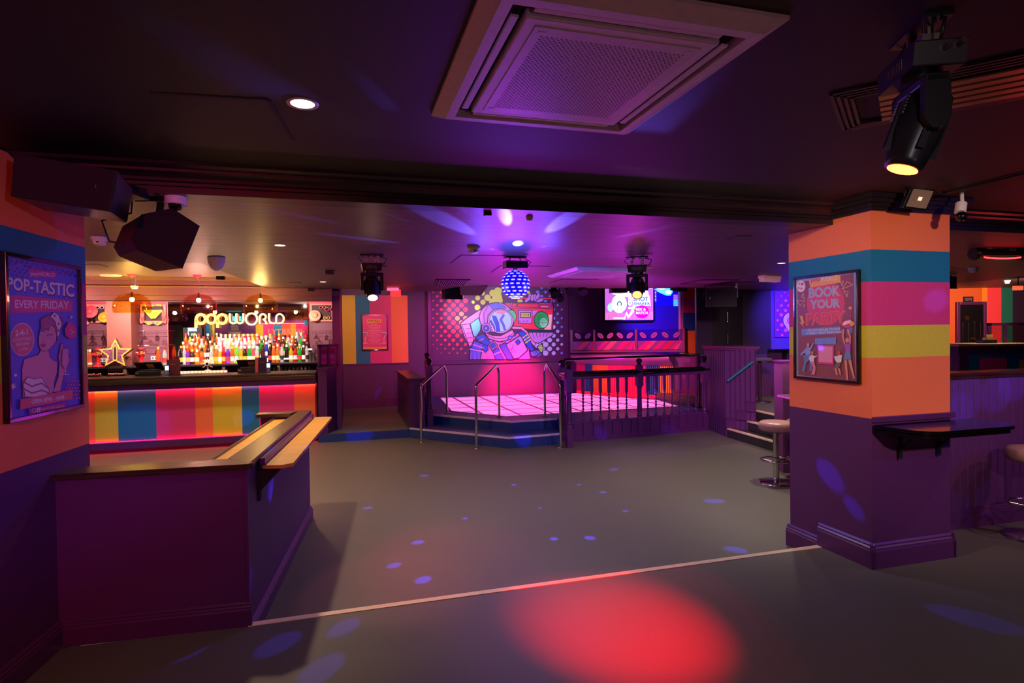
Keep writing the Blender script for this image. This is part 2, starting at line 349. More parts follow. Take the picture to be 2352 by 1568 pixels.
# wall facing the bar, seen only in the bar mirror (the mirror hangs very slightly turned)
BV = 12.6; MTH = TB + math.radians(MROT); MP0 = np.array([*W(pv(548, 750, BV - .02)[0], BV - .02)[:2], 1.5]); MN = np.array([-math.sin(MTH), math.cos(MTH), 0])
FWV = 3.98
def mir(px, py):
    d = ray(px, py); h = CAMC + d * ((MP0 - CAMC) @ MN) / (d @ MN); r = d - 2 * (d @ MN) * MN; vv = np.array([*V, 0]); q = h + r * (FWV - h @ vv) / (r @ vv); return float(q[:2] @ U), float(q[2])
FW = Plane(W(0, FWV)[:2], TB + PI)
st_ = [(380, 2), (399, 6), (421, 4), (475, 3), (484, 6), (490, 1), (495, 4), (589, 1), (606, 2), (630, 3), (649, 0), (669, 1), (681, 2), (704, 3)]
a_ = MB(); us = [(min(mir(p, 770)[0], -1.62), k) for p, k in st_] + [(-1.62, None)]; zt_ = mir(650, 744)[1]
for (u0, k), (u1, _) in zip(us[:-1], us[1:]):
    if u1 > u0: a_.box(-u1, -u0, -.012 if k != 4 else -.001, 0, .9, zt_, k)
a_.box(1.62, 6.4, 0, .1, G, 2.7, 4)
struct(a_, 'wall_bar_front', BMATS + [PURPLE, mat('grey_green_paint', (96, 120, 100), .6)], rz=FW.a, loc=(FW.o[0], FW.o[1], 0))
t0, t1 = mir(617, 765), mir(706, 758); z0_, z1_ = mir(650, 769)[1], mir(650, 755)[1]
ar = Art(); ar.text('THE PARTY !', max(1.63, -(t1[0] + (t1[0] - t0[0]) * .1)), z0_, -t0[0], z1_, ink('pale_orange', (255, 190, 150)), .02)
o_ = ar.build('wall_lettering'); o_.location = FW.loc(0, 0, .014); o_.rotation_euler[2] = FW.a
tag(o_, 'pale orange lettering on the striped wall facing the bar, seen reversed in the bar mirror', 'lettering')
t = thing('strip_light', 'pink strip light on top of the striped wall, seen in the bar mirror', 'light', FW.loc(1.66, zt_, .03), FW.a); c = MB(); c.box(0, 1.6, -.02, .02, 0, .02); c.build('diffuser', mat('pink_led_top', (255, 90, 110), emit=14, ecol=(255, 80, 100)), t)
u0, z0_ = mir(556, 780); u1, z1_ = mir(527, 760)
t = thing('wall_board', 'framed grey drinks list board, seen in the bar mirror under the green exit sign', 'board', FW.loc(-u0, z0_ , .02), FW.a); c = MB(); c.box(0, u0 - u1, 0, .02, 0, z1_ - z0_); c.build('board', mat('board_grey', (110, 90, 96), .6), t); A = Art(); A.text('POPTAILS', .05, .15, u0 - u1 - .05, .25, CRM_ := mat('ink_board_cream', (230, 210, 200)), .01)
for k in range(5): A.rect(.08, .32 + k * .04, u0 - u1 - .08, .33 + k * .04, CRM_)
A.build('lettering', t)
u0, z0_ = mir(547, 745); t = thing('exit_sign', 'lit green exit sign hanging from the ceiling, seen in the bar mirror', 'exit sign', W(u0, FWV + .4, LC), TB + PI); hz = LC - .3; c = MB(); c.box(-.2, .2, -.02, .02, -.28, -.14); c.build('panel', mat('exit_green', (70, 240, 190), emit=5, ecol=(60, 240, 180)), t)
for x in (-.15, .15): c = MB(); c.cyl((x, 0, -.14), (x, 0, 0), .006); c.build('rod', STEEL, t)
for u_ in (-2.0, -2.7, -3.4, -4.6): lamp('SPOT', 'wall_wash_lamp', W(u_, FWV + .5, LC - .06), 60, (1, .6, .5), W(u_, FWV, 1.4), 120, .8, .05)
# bar enclosure: back wall, bulkhead, pilaster, inner ceiling
c = MB(); c.box(-6.4, -.03, BV, BV + .1, G, 2.5); struct(c, 'wall_bar_back', mat('back_bar_paint', (120, 62, 84), .55))
c = MB(); c.box(-6.4, -.16, 10.49, 10.62, 2.365, RC + .02); c.box(-6.4, -.16, 10.51, 10.75, 2.285, 2.365); c.box(-6.4, -.05, 10.62, BV, 2.40, 2.46)
struct(c, 'wall_bulkhead', mat('bulkhead_paint', (132, 84, 92), .5), .004)
c = MB()
for k in range(3): c.box(-6.4, -1.15, 10.49 - .05 - .03 * k, 10.5, RC - .05 + .016 * k, RC - .034 + .016 * k + .002)
c.box(-6.4, -1.2, 10.46, 10.5, 2.49, 2.51); struct(c, 'trim_4', mat('recess_cornice', (150, 118, 80), .45))
c = MB(); c.prism([(-.17, 10.9), (-.04, 10.9), (-.0, 13.9), (-.17, 13.9)], G, 2.9); struct(c, 'wall_corridor_left', PURPLE)
cu0, cu1 = pv(245, 750, 12.2)[0], pv(301, 750, 12.2)[0]
c = MB(); c.box(cu0, cu1, 12.2, BV, 1.1, 2.42); struct(c, 'wall_bar_pier', mat('pier_paint', (150, 82, 74), .5))
# low wall at the end of the bar with a framed glazed screen
c = MB(); c.prism([(-.41, 10.48), (-.27, 10.48), (-.10, 10.95), (-.41, 10.95)], G, 1.13); c.prism([(-.43, 10.46), (-.25, 10.46), (-.06, 10.97), (-.43, 10.97)], 1.13, 1.16)
c.box(-.42, -.26, 10.465, 10.49, G, .14); struct(c, 'wall_bar_end', PURPLE2)
# corridor platform
CP = .03
c = MB(); c.prism([(-.41, 10.475), (1.12, 10.475), (1.45, 13.9), (-.1, 13.9)], G, CP, 0); struct(c, 'floor', FLOORM)
c = MB(); c.box(-.405, 1.11, 10.46, 10.474, G, CP - .005); struct(c, 'trim_5', mat('blue_riser_vinyl', (38, 62, 128), .4))
# rear wall behind corridor and stage
BW = 13.9
def bx_(px): return pv(px, 760, BW)[0]
c = MB(); c.box(-.05, 8.9, BW, BW + .1, G, 2.9, 4)
zt, zb = pv(860, 678, BW)[1], pv(860, 834, BW)[1]
for p0, p1, mi in ((784, 817, 1), (817, 850, 3), (850, 899, 2), (899, 937, 0)): c.box(bx_(p0), bx_(p1), BW - .012, BW, zb, zt, mi)
struct(c, 'wall_back', [ORANGE, YEL, PINK, TEAL, PURPLE])
c = MB(); c.box(bx_(784), bx_(938), BW - .02, BW, zb - .03, zb); c.box(bx_(784), bx_(940), BW - .02, BW, CP, .22); struct(c, 'baseboard_corridor', PURPLE2)
c = MB(); c.box(bx_(982), bx_(990), BW - .09, BW, .2, 2.9); c.box(bx_(990), bx_(1312), BW - .05, BW, pv(1000, 837, BW)[1], pv(1000, 828, BW)[1])
c.box(bx_(1304), bx_(1312), BW - .07, BW, .2, 2.9); struct(c, 'trim_6', PURPLE2)
# wall behind the raised floor, facing the camera
YB = Zp(1770, 910, RF)[1]
def xb(px): return (px - 1176) / F_ * YB + .0
DPUR = mat('near_black_purple_paint', (40, 20, 52), .6); GRN = mat('sea_green_paint', (24, 112, 96), .6); WPUR = mat('violet_wall_paint', (84, 62, 150), .6)
def zb_(px, py): return float(onp(px, py, [0, YB, 0], [0, 1, 0])[2])
def xb(px): return float(onp(px, 760, [0, YB, 0], [0, 1, 0])[0])
c = MB(); XS = [(1636, 5), (1706, 5), (1771, 4), (2060, 0), (2257, 1), (2267, 2), (2300, 6), (2326, 3), (2352, 2), (2420, 0), (2500, None)]
seq = [(1600, 5), (1771, 7), (1900, 0), (2256, 1), (2268, 2), (2300, 6), (2326, 5), (2700, None)]
for (p0, k), (p1, _) in zip(seq[:-1], seq[1:]): c.box(xb(p0), xb(p1), 0, .1, 1.2, 2.6, k)
c.box(xb(1600), xb(2700), 0, .1, G, 1.2, 4)
struct(c, 'wall_back_right', [mat('burnt_orange_paint', (214, 100, 40), .6), mat('amber_paint', (250, 150, 40), .6), mat('coral_paint', (240, 70, 84), .6), TEAL, PURPLE, DPUR, GRN, WPUR], rz=0, loc=(0, YB, 0))
c = MB(); c.box(xb(1771), xb(1860), -.02, 0, RF, RF + .16); c.box(xb(1771), xb(1860), -.015, 0, RF + .16, RF + .17); struct(c, 'baseboard_back_right', PURPLE2, rz=0, loc=(0, YB, 0))
# dark double doors beyond the stairs, and the door in the far right corner
c = MB(); DB = mat('black_door_paint', (12, 10, 18), .35)
for p0, p1 in ((1636, 1668.5), (1669.5, 1704)): c.box(xb(p0), xb(p1), -.05, -.01, RF, 2.4)
d1 = struct(c, 'door_1', DB, .004, rz=0, loc=(0, YB, 0))
for z in (zb_(1669, 728), zb_(1669, 778)):
    h = MB(); h.cyl((xb(1668), -.09, z - .1), (xb(1668), -.09, z + .1), .008); h.cyl((xb(1668), -.09, z - .09), (xb(1668), -.05, z - .09), .006); h.cyl((xb(1668), -.09, z + .09), (xb(1668), -.05, z + .09), .006)
    h.build('door_handle', CHROME, d1)
c = MB(); x0, x1, zt_ = xb(2200), xb(2254), zb_(2226, 700)
c.box(x0, x1, -.05, -.01, RF, zt_); 
for q0, q1 in ((.12, .38), (.62, .9)):
    for z0_, z1_ in ((.5, 1.15), (1.25, 1.8)):
        a0, a1 = x0 + (x1 - x0) * q0, x0 + (x1 - x0) * q1
        for b0, b1, b2, b3 in ((a0, a1, z0_ + RF * .2, z0_ + RF * .2 + .012), (a0, a1, z1_, z1_ + .012), (a0, a0 + .012, z0_, z1_), (a1 - .012, a1, z0_, z1_)): c.box(b0, b1, -.058, -.05, b2, b3)
d2 = struct(c, 'door_2', DB, .003, rz=0, loc=(0, YB, 0))
h = MB(); h.box(x0 - .06, x0, -.07, 0, RF, zt_ + .06); h.box(x1, x1 + .06, -.07, 0, RF, zt_ + .06); h.box(x0, x1, -.07, 0, zt_, zt_ + .06); h.build('door_frame', PURPLE2, d2, .004)
h = MB(); h.cyl((xb(2217), -.06, zb_(2217, 730)), (xb(2217), -.05, zb_(2217, 730)), .04); h.build('door_plate', mat('brass', (190, 150, 60), .3, 1.), d2)
h = MB(); h.cyl((xb(2230), -.1, zb_(2230, 778)), (xb(2230), -.05, zb_(2230, 778)), .03); h.build('door_knob', mat('brass', (190, 150, 60), .3, 1.), d2)
# banded pier right of the DJ booth, with the pale return beside it
PVv = 11.9; pq = [pv(1570, 700, PVv)[0], pv(1634, 700, PVv)[0]]
c = MB(); zz = [pv(1600, y, PVv)[1] for y in (812, 759, 718, 684, 640)]
for z0, z1, k in ((zz[0] - 1.0, zz[0], 4), (zz[0], zz[1], 1), (zz[1], zz[2], 3), (zz[2], zz[3], 2), (zz[3], zz[4], 5)): c.box(pq[0], pq[1], PVv, PVv + .06, z0, z1, k)
struct(c, 'wall_pier_right', [ORANGE, mat('ochre_paint', (196, 150, 48), .6), mat('magenta_paint', (190, 26, 120), .6), mat('ocean_paint', (20, 84, 140), .6), PURPLE, mat('vermilion_paint', (220, 50, 30), .6)])
c = MB(); c.box(pq[0] - .07, pq[0] - .002, PVv + .02, PVv + .1, .9, 2.85); struct(c, 'trim_7', mat('lilac_trim_paint', (170, 130, 190), .5))
# tongue and groove half wall on the right
HW = 3.74
c = MB(); c.bead(4.2, 9.5, .16, 1.27, 0, .088, T=Matrix.Translation((0, HW, 0)), back=.12); hwl = struct(c, 'wall_half_right', PURPLE)
h = MB(); h.box(4.2, 9.5, HW - .03, HW + .17, 1.285, 1.315); h.box(4.2, 9.5, HW - .018, HW + .15, 1.262, 1.285); h.build('capping', mat('dark_red_brown_wood', (60, 26, 26), .28, grain=.3, gscale=(3, 40, 40)), hwl, .006)
c = MB(); c.profx(skirt_profile(.025, .165), 4.2, 9.5, T=Matrix.Translation((0, HW, 0))); struct(c, 'baseboard_half_right', PURPLE2)
# threshold strip on the step edge
t = thing('floor_strip', 'long pale metal edging strip across the step between the two floor levels', 'edging', W(0, 3.78, 0))
c = MB(); c.box(-.56, 3.555, -.045, .004, 0, .004); c.box(-.56, 3.555, .0, .004, -.03, 0); c.build('strip', mat('satin_champagne_metal', (246, 216, 178), .45), t)
for k in range(14): pass
# ================================================================== FOREGROUND LOW PARTITION
def rel(u, v, z, bu, bv): return (u - bu, v - bv, z)
t = thing('low_partition', 'deep purple low partition wall with dark wood capping and drink shelves, in the left foreground', 'partition', W(-.558, 3.762, 0))
SK = Matrix.Rotation(-math.radians(5.35), 4, 'Z')
c = MB(); c.prism([(-.985, .06), (0, 0), (0.012, .12), (-.98, .18)], 0, .925); c.build('front_panel', PURPLE, t)
c = MB(); c.box(-.12, 0, 0.02, 2.40, G, .925, T=SK); c.box(-.012, .008, -.008, .012, .0, .925, T=SK); c.build('side_panel', PURPLE, t)
c = MB(); c.box(-.42, -.02, 2.28, 2.40, G, .925, T=SK); c.build('return_panel', PURPLE, t)
c = MB()
c.prism([(-1.0, .02), (.02, -.04), (.045, -.015), (-.125, .16), (-.985, .21)], .925, .958)
c.prism([(p.x, p.y) for p in [SK @ Vector(q) for q in ((.02, -.02, 0), (.02, 2.44, 0), (-.10, 2.44, 0), (-.14, .16, 0))]], .925, .9585)
c.prism([(p.x, p.y) for p in [SK @ Vector(q) for q in ((-.10, 2.44, 0), (-.46, 2.40, 0), (-.46, 2.24, 0), (-.14, 2.24, 0))]], .925, .958)
c.build('capping', DWOOD, t, .006)
c = MB(); c.profx(skirt_profile(.024, .14), -.985, .02, T=Matrix.Rotation(-math.radians(3.5), 4, 'Z')); c.build('skirting', PURPLE2, t)
c = MB(); c.profx(skirt_profile(.024, .12), .04, 2.42, T=Matrix.Translation((0, 0, G)) @ SK @ Matrix.Rotation(PI / 2, 4, 'Z')); c.build('skirting', PURPLE2, t)
c = MB(); c.box(-.29, -.125, .2, 2.24, .885, .905, T=SK); s_ = c.build('inner_shelf', LWOOD, t); s_['label'] = 'honey oak shelf inside the partition'
c = MB(); c.box(-.305, -.288, .2, 2.24, .875, .92, T=SK); c.build('shelf_lip', DWOOD, s_, .003)
P = [SK @ Vector(q) for q in ((.03, .26, 0), (.15, .24, 0), (.215, .29, 0), (.215, 2.44, 0), (.16, 2.47, 0), (.03, 2.47, 0))]
c = MB(); c.prism([(p.x, p.y) for p in P], .862, .884); s_ = c.build('outer_shelf', LWOOD, t, .003); s_['label'] = 'honey oak drink shelf on the dance floor side'
c = MB(); c.box(.0, .05, .26, 2.40, .86, .93, T=SK); c.box(.03, .055, .26, 2.40, .884, .89, T=SK); c.build('shelf_upstand', PURPLE2, s_, .003)
for y in (.28, 1.3, 2.3):
    c = MB(); c.box(.0, .018, y - .02, y + .02, .66, .93, T=SK)
    c.prism([(.018, .86), (.15, .86), (.018, .72)], y - .012, y + .012, T=SK @ Matrix.Rotation(PI / 2, 4, 'X') @ Matrix.Scale(-1, 4, (0, 0, 1)))
    c.build('shelf_bracket', BLACKM, s_)
# ================================================================== PILLAR SHELF
t = thing('wall_shelf', 'black gloss drinks shelf with rounded corner on two iron brackets, fixed to the striped pillar', 'shelf', W(3.582, 3.276, 1.0))
pts = [(-.02, -.003), (0.0, -.12)]
for k in range(9):
    a = PI + k * PI / 2 / 8; pts.append((.20 + .16 * math.cos(a) - .02, -.26 + .16 * math.sin(a) + .06))
pts += [(.80, -.36), (.84, -.34), (.92, -.25), (.93, -.003)]
c = MB(); c.prism(pts, .0, .022); c.build('top', BLACKG, t, .006, segs=3)
c = MB(); c.prism([(x * .97 + .012, min(y * .95, -.003)) for x, y in pts], -.03, 0.0); c.build('apron', BLACKG, t, .004)
for x in (.22, .58):
    c = MB(); c.box(x - .008, x + .008, -.02, .0, -.22, -.03); c.tube([(x, -.012, -.16), (x, -.07, -.1), (x, -.14, -.035)], .006, 6); c.sph((x, -.012, -.225), .011, 8); c.build('bracket', BLACKM, t)
# ================================================================== AIR CONDITIONER CASSETTES
def aircon(name, label, loc, sx, sy, detail=True, group=None):
    t = thing(name, label, 'air conditioner', loc, TB, group)
    c = MB()
    a, b, h, h2 = sx / 2, sy / 2, .012, .038
    ia, ib = a - .085, b - .085
    def ring(x0, y0, z0, x1, y1, z1):
        vs = [(-x0, -y0, z0), (x0, -y0, z0), (x0, y0, z0), (-x0, y0, z0), (-x1, -y1, z1), (x1, -y1, z1), (x1, y1, z1), (-x1, y1, z1)]
        c.add(vs, [(i, (i + 1) % 4, 4 + (i + 1) % 4, 4 + i) for i in range(4)])
    ring(a, b, 0, a, b, -h); ring(a, b, -h, a - .05, b - .05, -h2); ring(a - .05, b - .05, -h2, ia, ib, -h2); ring(ia, ib, -h2, ia, ib, -.002); 
    c.build('fascia', WHITE, t)
    c = MB(); c.box(-ia + .001, ia - .001, -ib + .001, ib - .001, -.006, -.002); c.build('duct', BLACKM, t)
    g = MB(); ga, gb = ia - .055, ib - .055
    g.box(-ga, ga, -gb, gb, -.036, -.006); g.build('grille_panel', WHITE, t, .006)
    g = MB(); g.box(-ga + .04, ga - .04, -gb + .04, gb - .04, -.0385, -.036); gp = g.build('inlet_cover', mat('white_grille_plastic', (214, 210, 214), .4), t, .001)
    g = MB(); n = 30 if detail else 10; q = ga * .76; q2 = gb * .76; st = 2 * q / n
    for i in range(n + 1):
        for j in range(2 * n + 1):
            x = -q + i * st + (st / 2 if j % 2 else 0); y = -q2 + j * q2 / n
            if x > q: continue
            r1_, r2_ = st * .34, st * .24; g.add([(x - r1_, y, -.0388), (x, y - r2_, -.0388), (x + r1_, y, -.0388), (x, y + r2_, -.0388)], [(0, 1, 2, 3)])
    g.build('perforations', mat('vent_hole_grey', (74, 76, 84), .6), gp)
    for k, (cx_, cy_, L, hz) in enumerate([(0, -ib + .026, ia - .07, 1), (0, ib - .026, ia - .07, 1), (-ia + .026, 0, ib - .07, 0), (ia - .026, 0, ib - .07, 0)]):
        c = MB()
        if hz: c.box(cx_ - L, cx_ + L, cy_ - .014, cy_ + .014, -.030, -.022)
        else: c.box(cx_ - .014, cx_ + .014, cy_ - L, cy_ + L, -.030, -.022)
        c.build('louvre', WHITE, t, .004)
    if detail:
        for sx_, sy_ in ((-1, -1), (1, -1), (1, 1), (-1, 1)):
            c = MB(); c.box(sx_ * (ga - .07) - .012, sx_ * (ga - .07) + .012, sy_ * (gb - .07) - .007, sy_ * (gb - .07) + .007, -.0395, -.0385); c.build('latch', WHITE, gp)
    return t
e0, e1, e2 = uvz(992, 256, UC), uvz(1448, 297, UC), uvz(1777, 8, UC)
sx = e1[0] - e0[0]; vf = (e0[1] + e1[1]) / 2 + .02; sy = 1.03
aircon('air_conditioner', 'large white ceiling air conditioner cassette at the top of the view, near the camera', W((e0[0] + e1[0]) / 2, vf - sy / 2, UC), sx, sy)
e0, e1, e2, e3 = [uvz(*p, LC) for p in ((1265, 634), (1320, 608), (1442, 612), (1432, 636))]
cc = (np.array(e0) + e1 + e2 + e3) / 4
aircon('air_conditioner', 'white ceiling air conditioner cassette over the dance floor, beside the blue mirror ball', W(cc[0], cc[1], LC), .95, 1.1, False)
# ================================================================== MOVING HEAD LIGHTS
LENSR = mat('red_lens_glow', (255, 120, 60), emit=22, ecol=(255, 70, 30)); LENSW = mat('white_lens_glow', (255, 220, 200), emit=30, ecol=(255, 190, 150))
def moving_head(label, loc, heading, tilt, s=1., lens=LENSR, drop=.1, bw=1.):
    t = thing('moving_head_light', label, 'stage light', loc, heading)
    def b(mb, n, m, p=t, bv=0): return mb.build(n, m, p, bv)
    c = MB(); c.box(-.13 * s, .13 * s, -.05 * s, .05 * s, -.012 * s, 0)
    for k in range(4): c.cyl((-.1 * s + .066 * s * k, 0, -.012 * s), (-.1 * s + .066 * s * k, 0, -.024 * s), .008 * s, mi=0, n=8)
    b(c, 'ceiling_plate', BLACK)
    c = MB(); c.tube([(-.12 * s, 0, -.012), (-.15 * s, -.02 * s, -.05 * s), (-.1 * s, -.03 * s, -.085 * s)], .004 * s, 6); b(c, 'safety_cable', BLACK); c = MB(); c.tube([(.1 * s, .02, -.012), (.17 * s, 0, -.04 * s), (.14 * s, 0.0, -.10 * s), (.1 * s, 0, -.11 * s)], .006 * s, 6); b(c, 'cable', BLACK)
    c = MB()
    for x in (-.06 * s, .06 * s): c = MB(); c.cyl((x, 0, -.012 * s), (x, 0, -drop * s), .016 * s, n=10); c.box(x - .022 * s, x + .022 * s, -.03 * s, .03 * s, -drop * s * .75, -drop * s * .5); b(c, 'clamp', STEEL)
    z = -drop * s
    c = MB(); c.prism([(-.115 * s * bw, z), (.115 * s * bw, z), (.10 * s * bw, z - .085 * s), (-.10 * s * bw, z - .085 * s)], -.085 * s, .085 * s, T=Matrix.Rotation(PI / 2, 4, 'X'))
    base = b(c, 'base', BLACK, bv=.006 * s)
    c = MB()
    for k in range(11): c.box((-.06 + .011 * k) * s, (-.055 + .011 * k) * s, -.0875 * s, -.084 * s, z - .06 * s, z - .025 * s)
    b(c, 'vent_slots', mat('vent_grey', (120, 105, 100), .5), base)
    c = MB(); c.cyl((.08 * s, .05 * s, z - .03 * s), (.17 * s, .06 * s, z - .02 * s), .012 * s, n=8); c.cyl((.08 * s, -.0 * s, z - .035 * s), (.165 * s, .02 * s, z - .03 * s), .011 * s, n=8); b(c, 'connector', STEEL, base)
    z2 = z - .085 * s
    c = MB(); c.cyl((0, 0, z2), (0, 0, z2 - .02 * s), .07 * s, n=20)
    c.box(-.125 * s, .125 * s, -.04 * s, .04 * s, z2 - .055 * s, z2 - .018 * s)
    for x in (-1, 1): c.prism([(-.04 * s, z2 - .03 * s), (.04 * s, z2 - .03 * s), (.045 * s, z2 - .17 * s), (.02 * s, z2 - .215 * s), (-.02 * s, z2 - .215 * s), (-.045 * s, z2 - .17 * s)], min(x * .09 * s, x * .125 * s), max(x * .09 * s, x * .125 * s), T=Matrix(((0, 0, 1, 0), (1, 0, 0, 0), (0, 1, 0, 0), (0, 0, 0, 1))))
    b(c, 'yoke', BLACK, bv=.008 * s)
    hc = Vector((0, 0, z2 - .16 * s)); R = Matrix.Translation(hc) @ Matrix.Rotation(tilt, 4, 'X')
    c = MB(); c.lathe([(.045 * s, .12 * s), (.075 * s, .10 * s), (.085 * s, .03 * s), (.083 * s, -.05 * s), (.066 * s, -.15 * s), (.062 * s, -.175 * s), (.05 * s, -.178 * s)], n=20, T=R)
    for a in (0, PI / 2, PI, 1.5 * PI): c.box(-.012 * s, .012 * s, .07 * s, .09 * s, -.12 * s, .06 * s, T=R @ Matrix.Rotation(a, 4, 'Z'))
    hd = b(c, 'head', mat('charcoal_housing', (38, 40, 46), .34))
    c = MB()
    for k in range(6): c.box(-.05 * s, .05 * s, -.088 * s, -.083 * s, (.0 + .012 * k) * s, (.005 + .012 * k) * s, T=R)
    b(c, 'cooling_fins', STEEL, hd)
    c = MB(); c.lathe([(.0, -.186 * s), (.03 * s, -.184 * s), (.052 * s, -.179 * s)], n=20, T=R, cap=False); b(c, 'lens', lens, hd)
    T0 = Matrix.Translation(loc) @ Matrix.Rotation(heading, 4, 'Z') @ R
    return T0 @ Vector((0, 0, -.185 * s)), T0 @ Vector((0, 0, -1.2 * s)), t
def aim_heading(loc, tgt): d = Vector(tgt) - Vector(loc); return math.atan2(d.x, -d.y), None
def aimed_head(label, loc, tgt, s, lens, energy, col, size, blend=.35, bw=1., geo=None):
    hz = Vector(loc) + Vector((0, 0, -.35 * s)); d = Vector(geo if geo is not None else tgt) - hz
    heading = math.atan2(d.x, -d.y); tilt = -math.atan2(math.hypot(d.x, d.y), -d.z)
    p, q, t = moving_head(label, loc, heading, tilt, s, lens, bw=bw)
    lamp('SPOT', 'moving_head_lamp', p + (q - p) * .03, energy, col, tgt, size, blend, .03)
    return t
MHB = Vector(Zp(2112, 70, UC))
aimed_head('large black moving head light on the near ceiling, top right, lens glowing red and white', MHB, Zp(1430, 1440, 0), .84, LENSR, 2000, (1, 0, .012), 29, 1., 1.3, geo=MHB + Vector((-.75, .12, -2.4)))
lamp('SPOT', 'moving_head_fill_lamp', W(.9, -.2, 2.4), 16, (1, .9, .95), MHB + Vector((0, 0, -.25)), 22, .8, .04)  # added fill to show up the large head, not one of its lamps
aimed_head('moving head light left of the mirror ball, pale pink lens', Zp(853, 585, LC), Zp(900, 1300, 0), .88, LENSW, 25, (1, .3, .3), 30)
aimed_head('moving head light right of the mirror ball, orange-red lens, in front of the screen', Zp(1463, 590, LC), Zp(1450, 1400, 0), .9, LENSR, 40, RED, 30)
# ================================================================== MIRROR BALL LIGHT (LED sphere effect)
BC = Vector(Zp(1183, 590, LC)); Yb = BC.y
t = thing('disco_ball_light', 'blue glowing LED mirror ball hanging from a black housing over the dance floor', 'disco ball', (BC.x, BC.y, LC), TB)
bz = float(onp(1183, 653, [0, Yb, 0], [0, 1, 0])[2]); bt = float(onp(1183, 600, [0, Yb, 0], [0, 1, 0])[2]); bb = float(onp(1183, 617, [0, Yb, 0], [0, 1, 0])[2])
BR_ = 33 / F_ * Yb
c = MB(); c.box(-.11, .11, -.05, .05, -.014, 0); c.tube([(.1, 0, -.01), (.17, 0, -.05), (.13, 0, -.1)], .005, 6); c.tube([(-.05, 0, -.01), (-.07, 0, -.05), (-.02, 0, bt - LC)], .006, 6); c.tube([(.05, 0, -.01), (.06, 0, -.05), (.02, 0, bt - LC)], .006, 6); c.build('mount', BLACK, t)
c = MB(); c.box(-.115, .115, -.08, .08, bb - LC, bt - LC); hb = c.build('housing', BLACK, t, .006)
c = MB(); c.box(-.118, -.1155, -.06, .06, bb - LC + .01, bt - LC - .01); c.build('end_plate', mat('brass_plate', (190, 140, 70), .35, .8), hb)
c = MB(); c.cyl((0, 0, bb - LC), (0, 0, bz - LC + BR_ * .9), .02); c.build('spindle', CHROME, t)
c = MB(); c.sph((0, 0, bz - LC), BR_, 28); ball = c.build('ball', mat('blue_ball_shell', (20, 20, 190), .3, emit=.8, ecol=(12, 10, 255)), t)
c = MB()
for i in range(1, 12):
    ph = PI * i / 12; rr = BR_ * math.sin(ph); n = max(5, int(rr * 2 * PI / .062))
    for k in range(n):
        a = 2 * PI * (k + (i % 2) * .5) / n; wv = .31 * 2 * PI / n; hv = PI / 12 * .2
        q = []
        for da, dp in ((-wv, -hv * .5), (-wv * .6, -hv), (wv * .6, -hv), (wv, -hv * .5), (wv, hv * .5), (wv * .6, hv), (-wv * .6, hv), (-wv, hv * .5)):
            q.append((BR_ * 1.012 * math.sin(ph + dp) * math.cos(a + da), BR_ * 1.012 * math.sin(ph + dp) * math.sin(a + da), bz - LC + BR_ * 1.012 * math.cos(ph + dp)))
        c.add(q, [list(range(8))[::-1]])
c.build('light_cells', mat('ball_cell_glow', (235, 220, 255), emit=1.25, ecol=(205, 180, 255)), ball)
BALLC = Vector((BC.x, BC.y, bz))
lamp('POINT', 'ball_glow_lamp', BALLC + Vector((0, 0, -BR_ - .05)), 34, BLUE, radius=.12)
lamp('POINT', 'ball_glow_lamp', BALLC + Vector((-.32, -.1, -.12)), 16, BLUE, radius=.1)
lamp('POINT', 'ball_glow_lamp', BALLC + Vector((.32, -.1, -.12)), 16, BLUE, radius=.1)
beams = [(845, 1166, G, 1.7), (1068, 1190, G, 1.2), (1436, 1173, G, 1.2), (1272, 1237, G, 1.5), (1330, 1113, G, 1.2), (1385, 1130, G, 1.5), (1640, 1150, G, 3), (905, 1298, G, 1.8), (972, 1331, G, 2),
         (1180, 1113, G, 1.5), (975, 1092, G, 2), (790, 1440, 0, 2.2), (150, 1492, 0, 3.2), (640, 1478, 0, 2.4), (2250, 1235, 0, 2), (2235, 1420, 0, 3), (1690, 1262, G, 2.4), (740, 1535, 0, 2.4), (1240, 1166, G, 1), (1410, 1078, G, 2), (430, 1500, 0, 1.6), (960, 1245, G, 2), (1355, 1235, G, 2)]
for px_, py_, z_, sz_ in beams: lamp('SPOT', 'ball_beam_lamp', BALLC + (Vector(Zp(px_, py_, z_)) - BALLC).normalized() * (BR_ + .03), 520 if z_ == 0 else 1300, (.06, .05, 1), Zp(px_, py_, z_), sz_ * 1.25, .5, .012)
for tg, sz_, e_ in [(Vector(Zp(1040, 515, LC)), 7, 60), (Vector(Zp(1290, 512, LC)), 6, 80), (Vector(Zp(1460, 536, LC)), 4, 50), (Vector(Zp(640, 345, UC)), 1.5, 16), (Vector(Zp(900, 255, UC)), 1.5, 14), (Vector(Zp(1160, 499, LC)), 3, 12), (Vector(Zp(850, 550, LC)), 5, 40),
                    (Vector(Zp(1250, 566, LC)), 4, 12), (Vector(Zp(1130, 572, LC)), 4, 12), (Vector(Zp(1190, 560, LC)), 7, 8), (Vector(W(*[float(q) for q in (3.582,)], 0, 0)), 1, 0)]:
    if e_: lamp('SPOT', 'ball_beam_lamp', BALLC + (tg - BALLC).normalized() * (BR_ + .03), e_ * 22, (.12, .1, 1), tg, sz_, .6, .012)
def pp(px_, py_, p0, n): return Vector(onp(px_, py_, p0, n))
PLP = Plane(W(3.582, 3.3)[:2], TB - PI / 2)
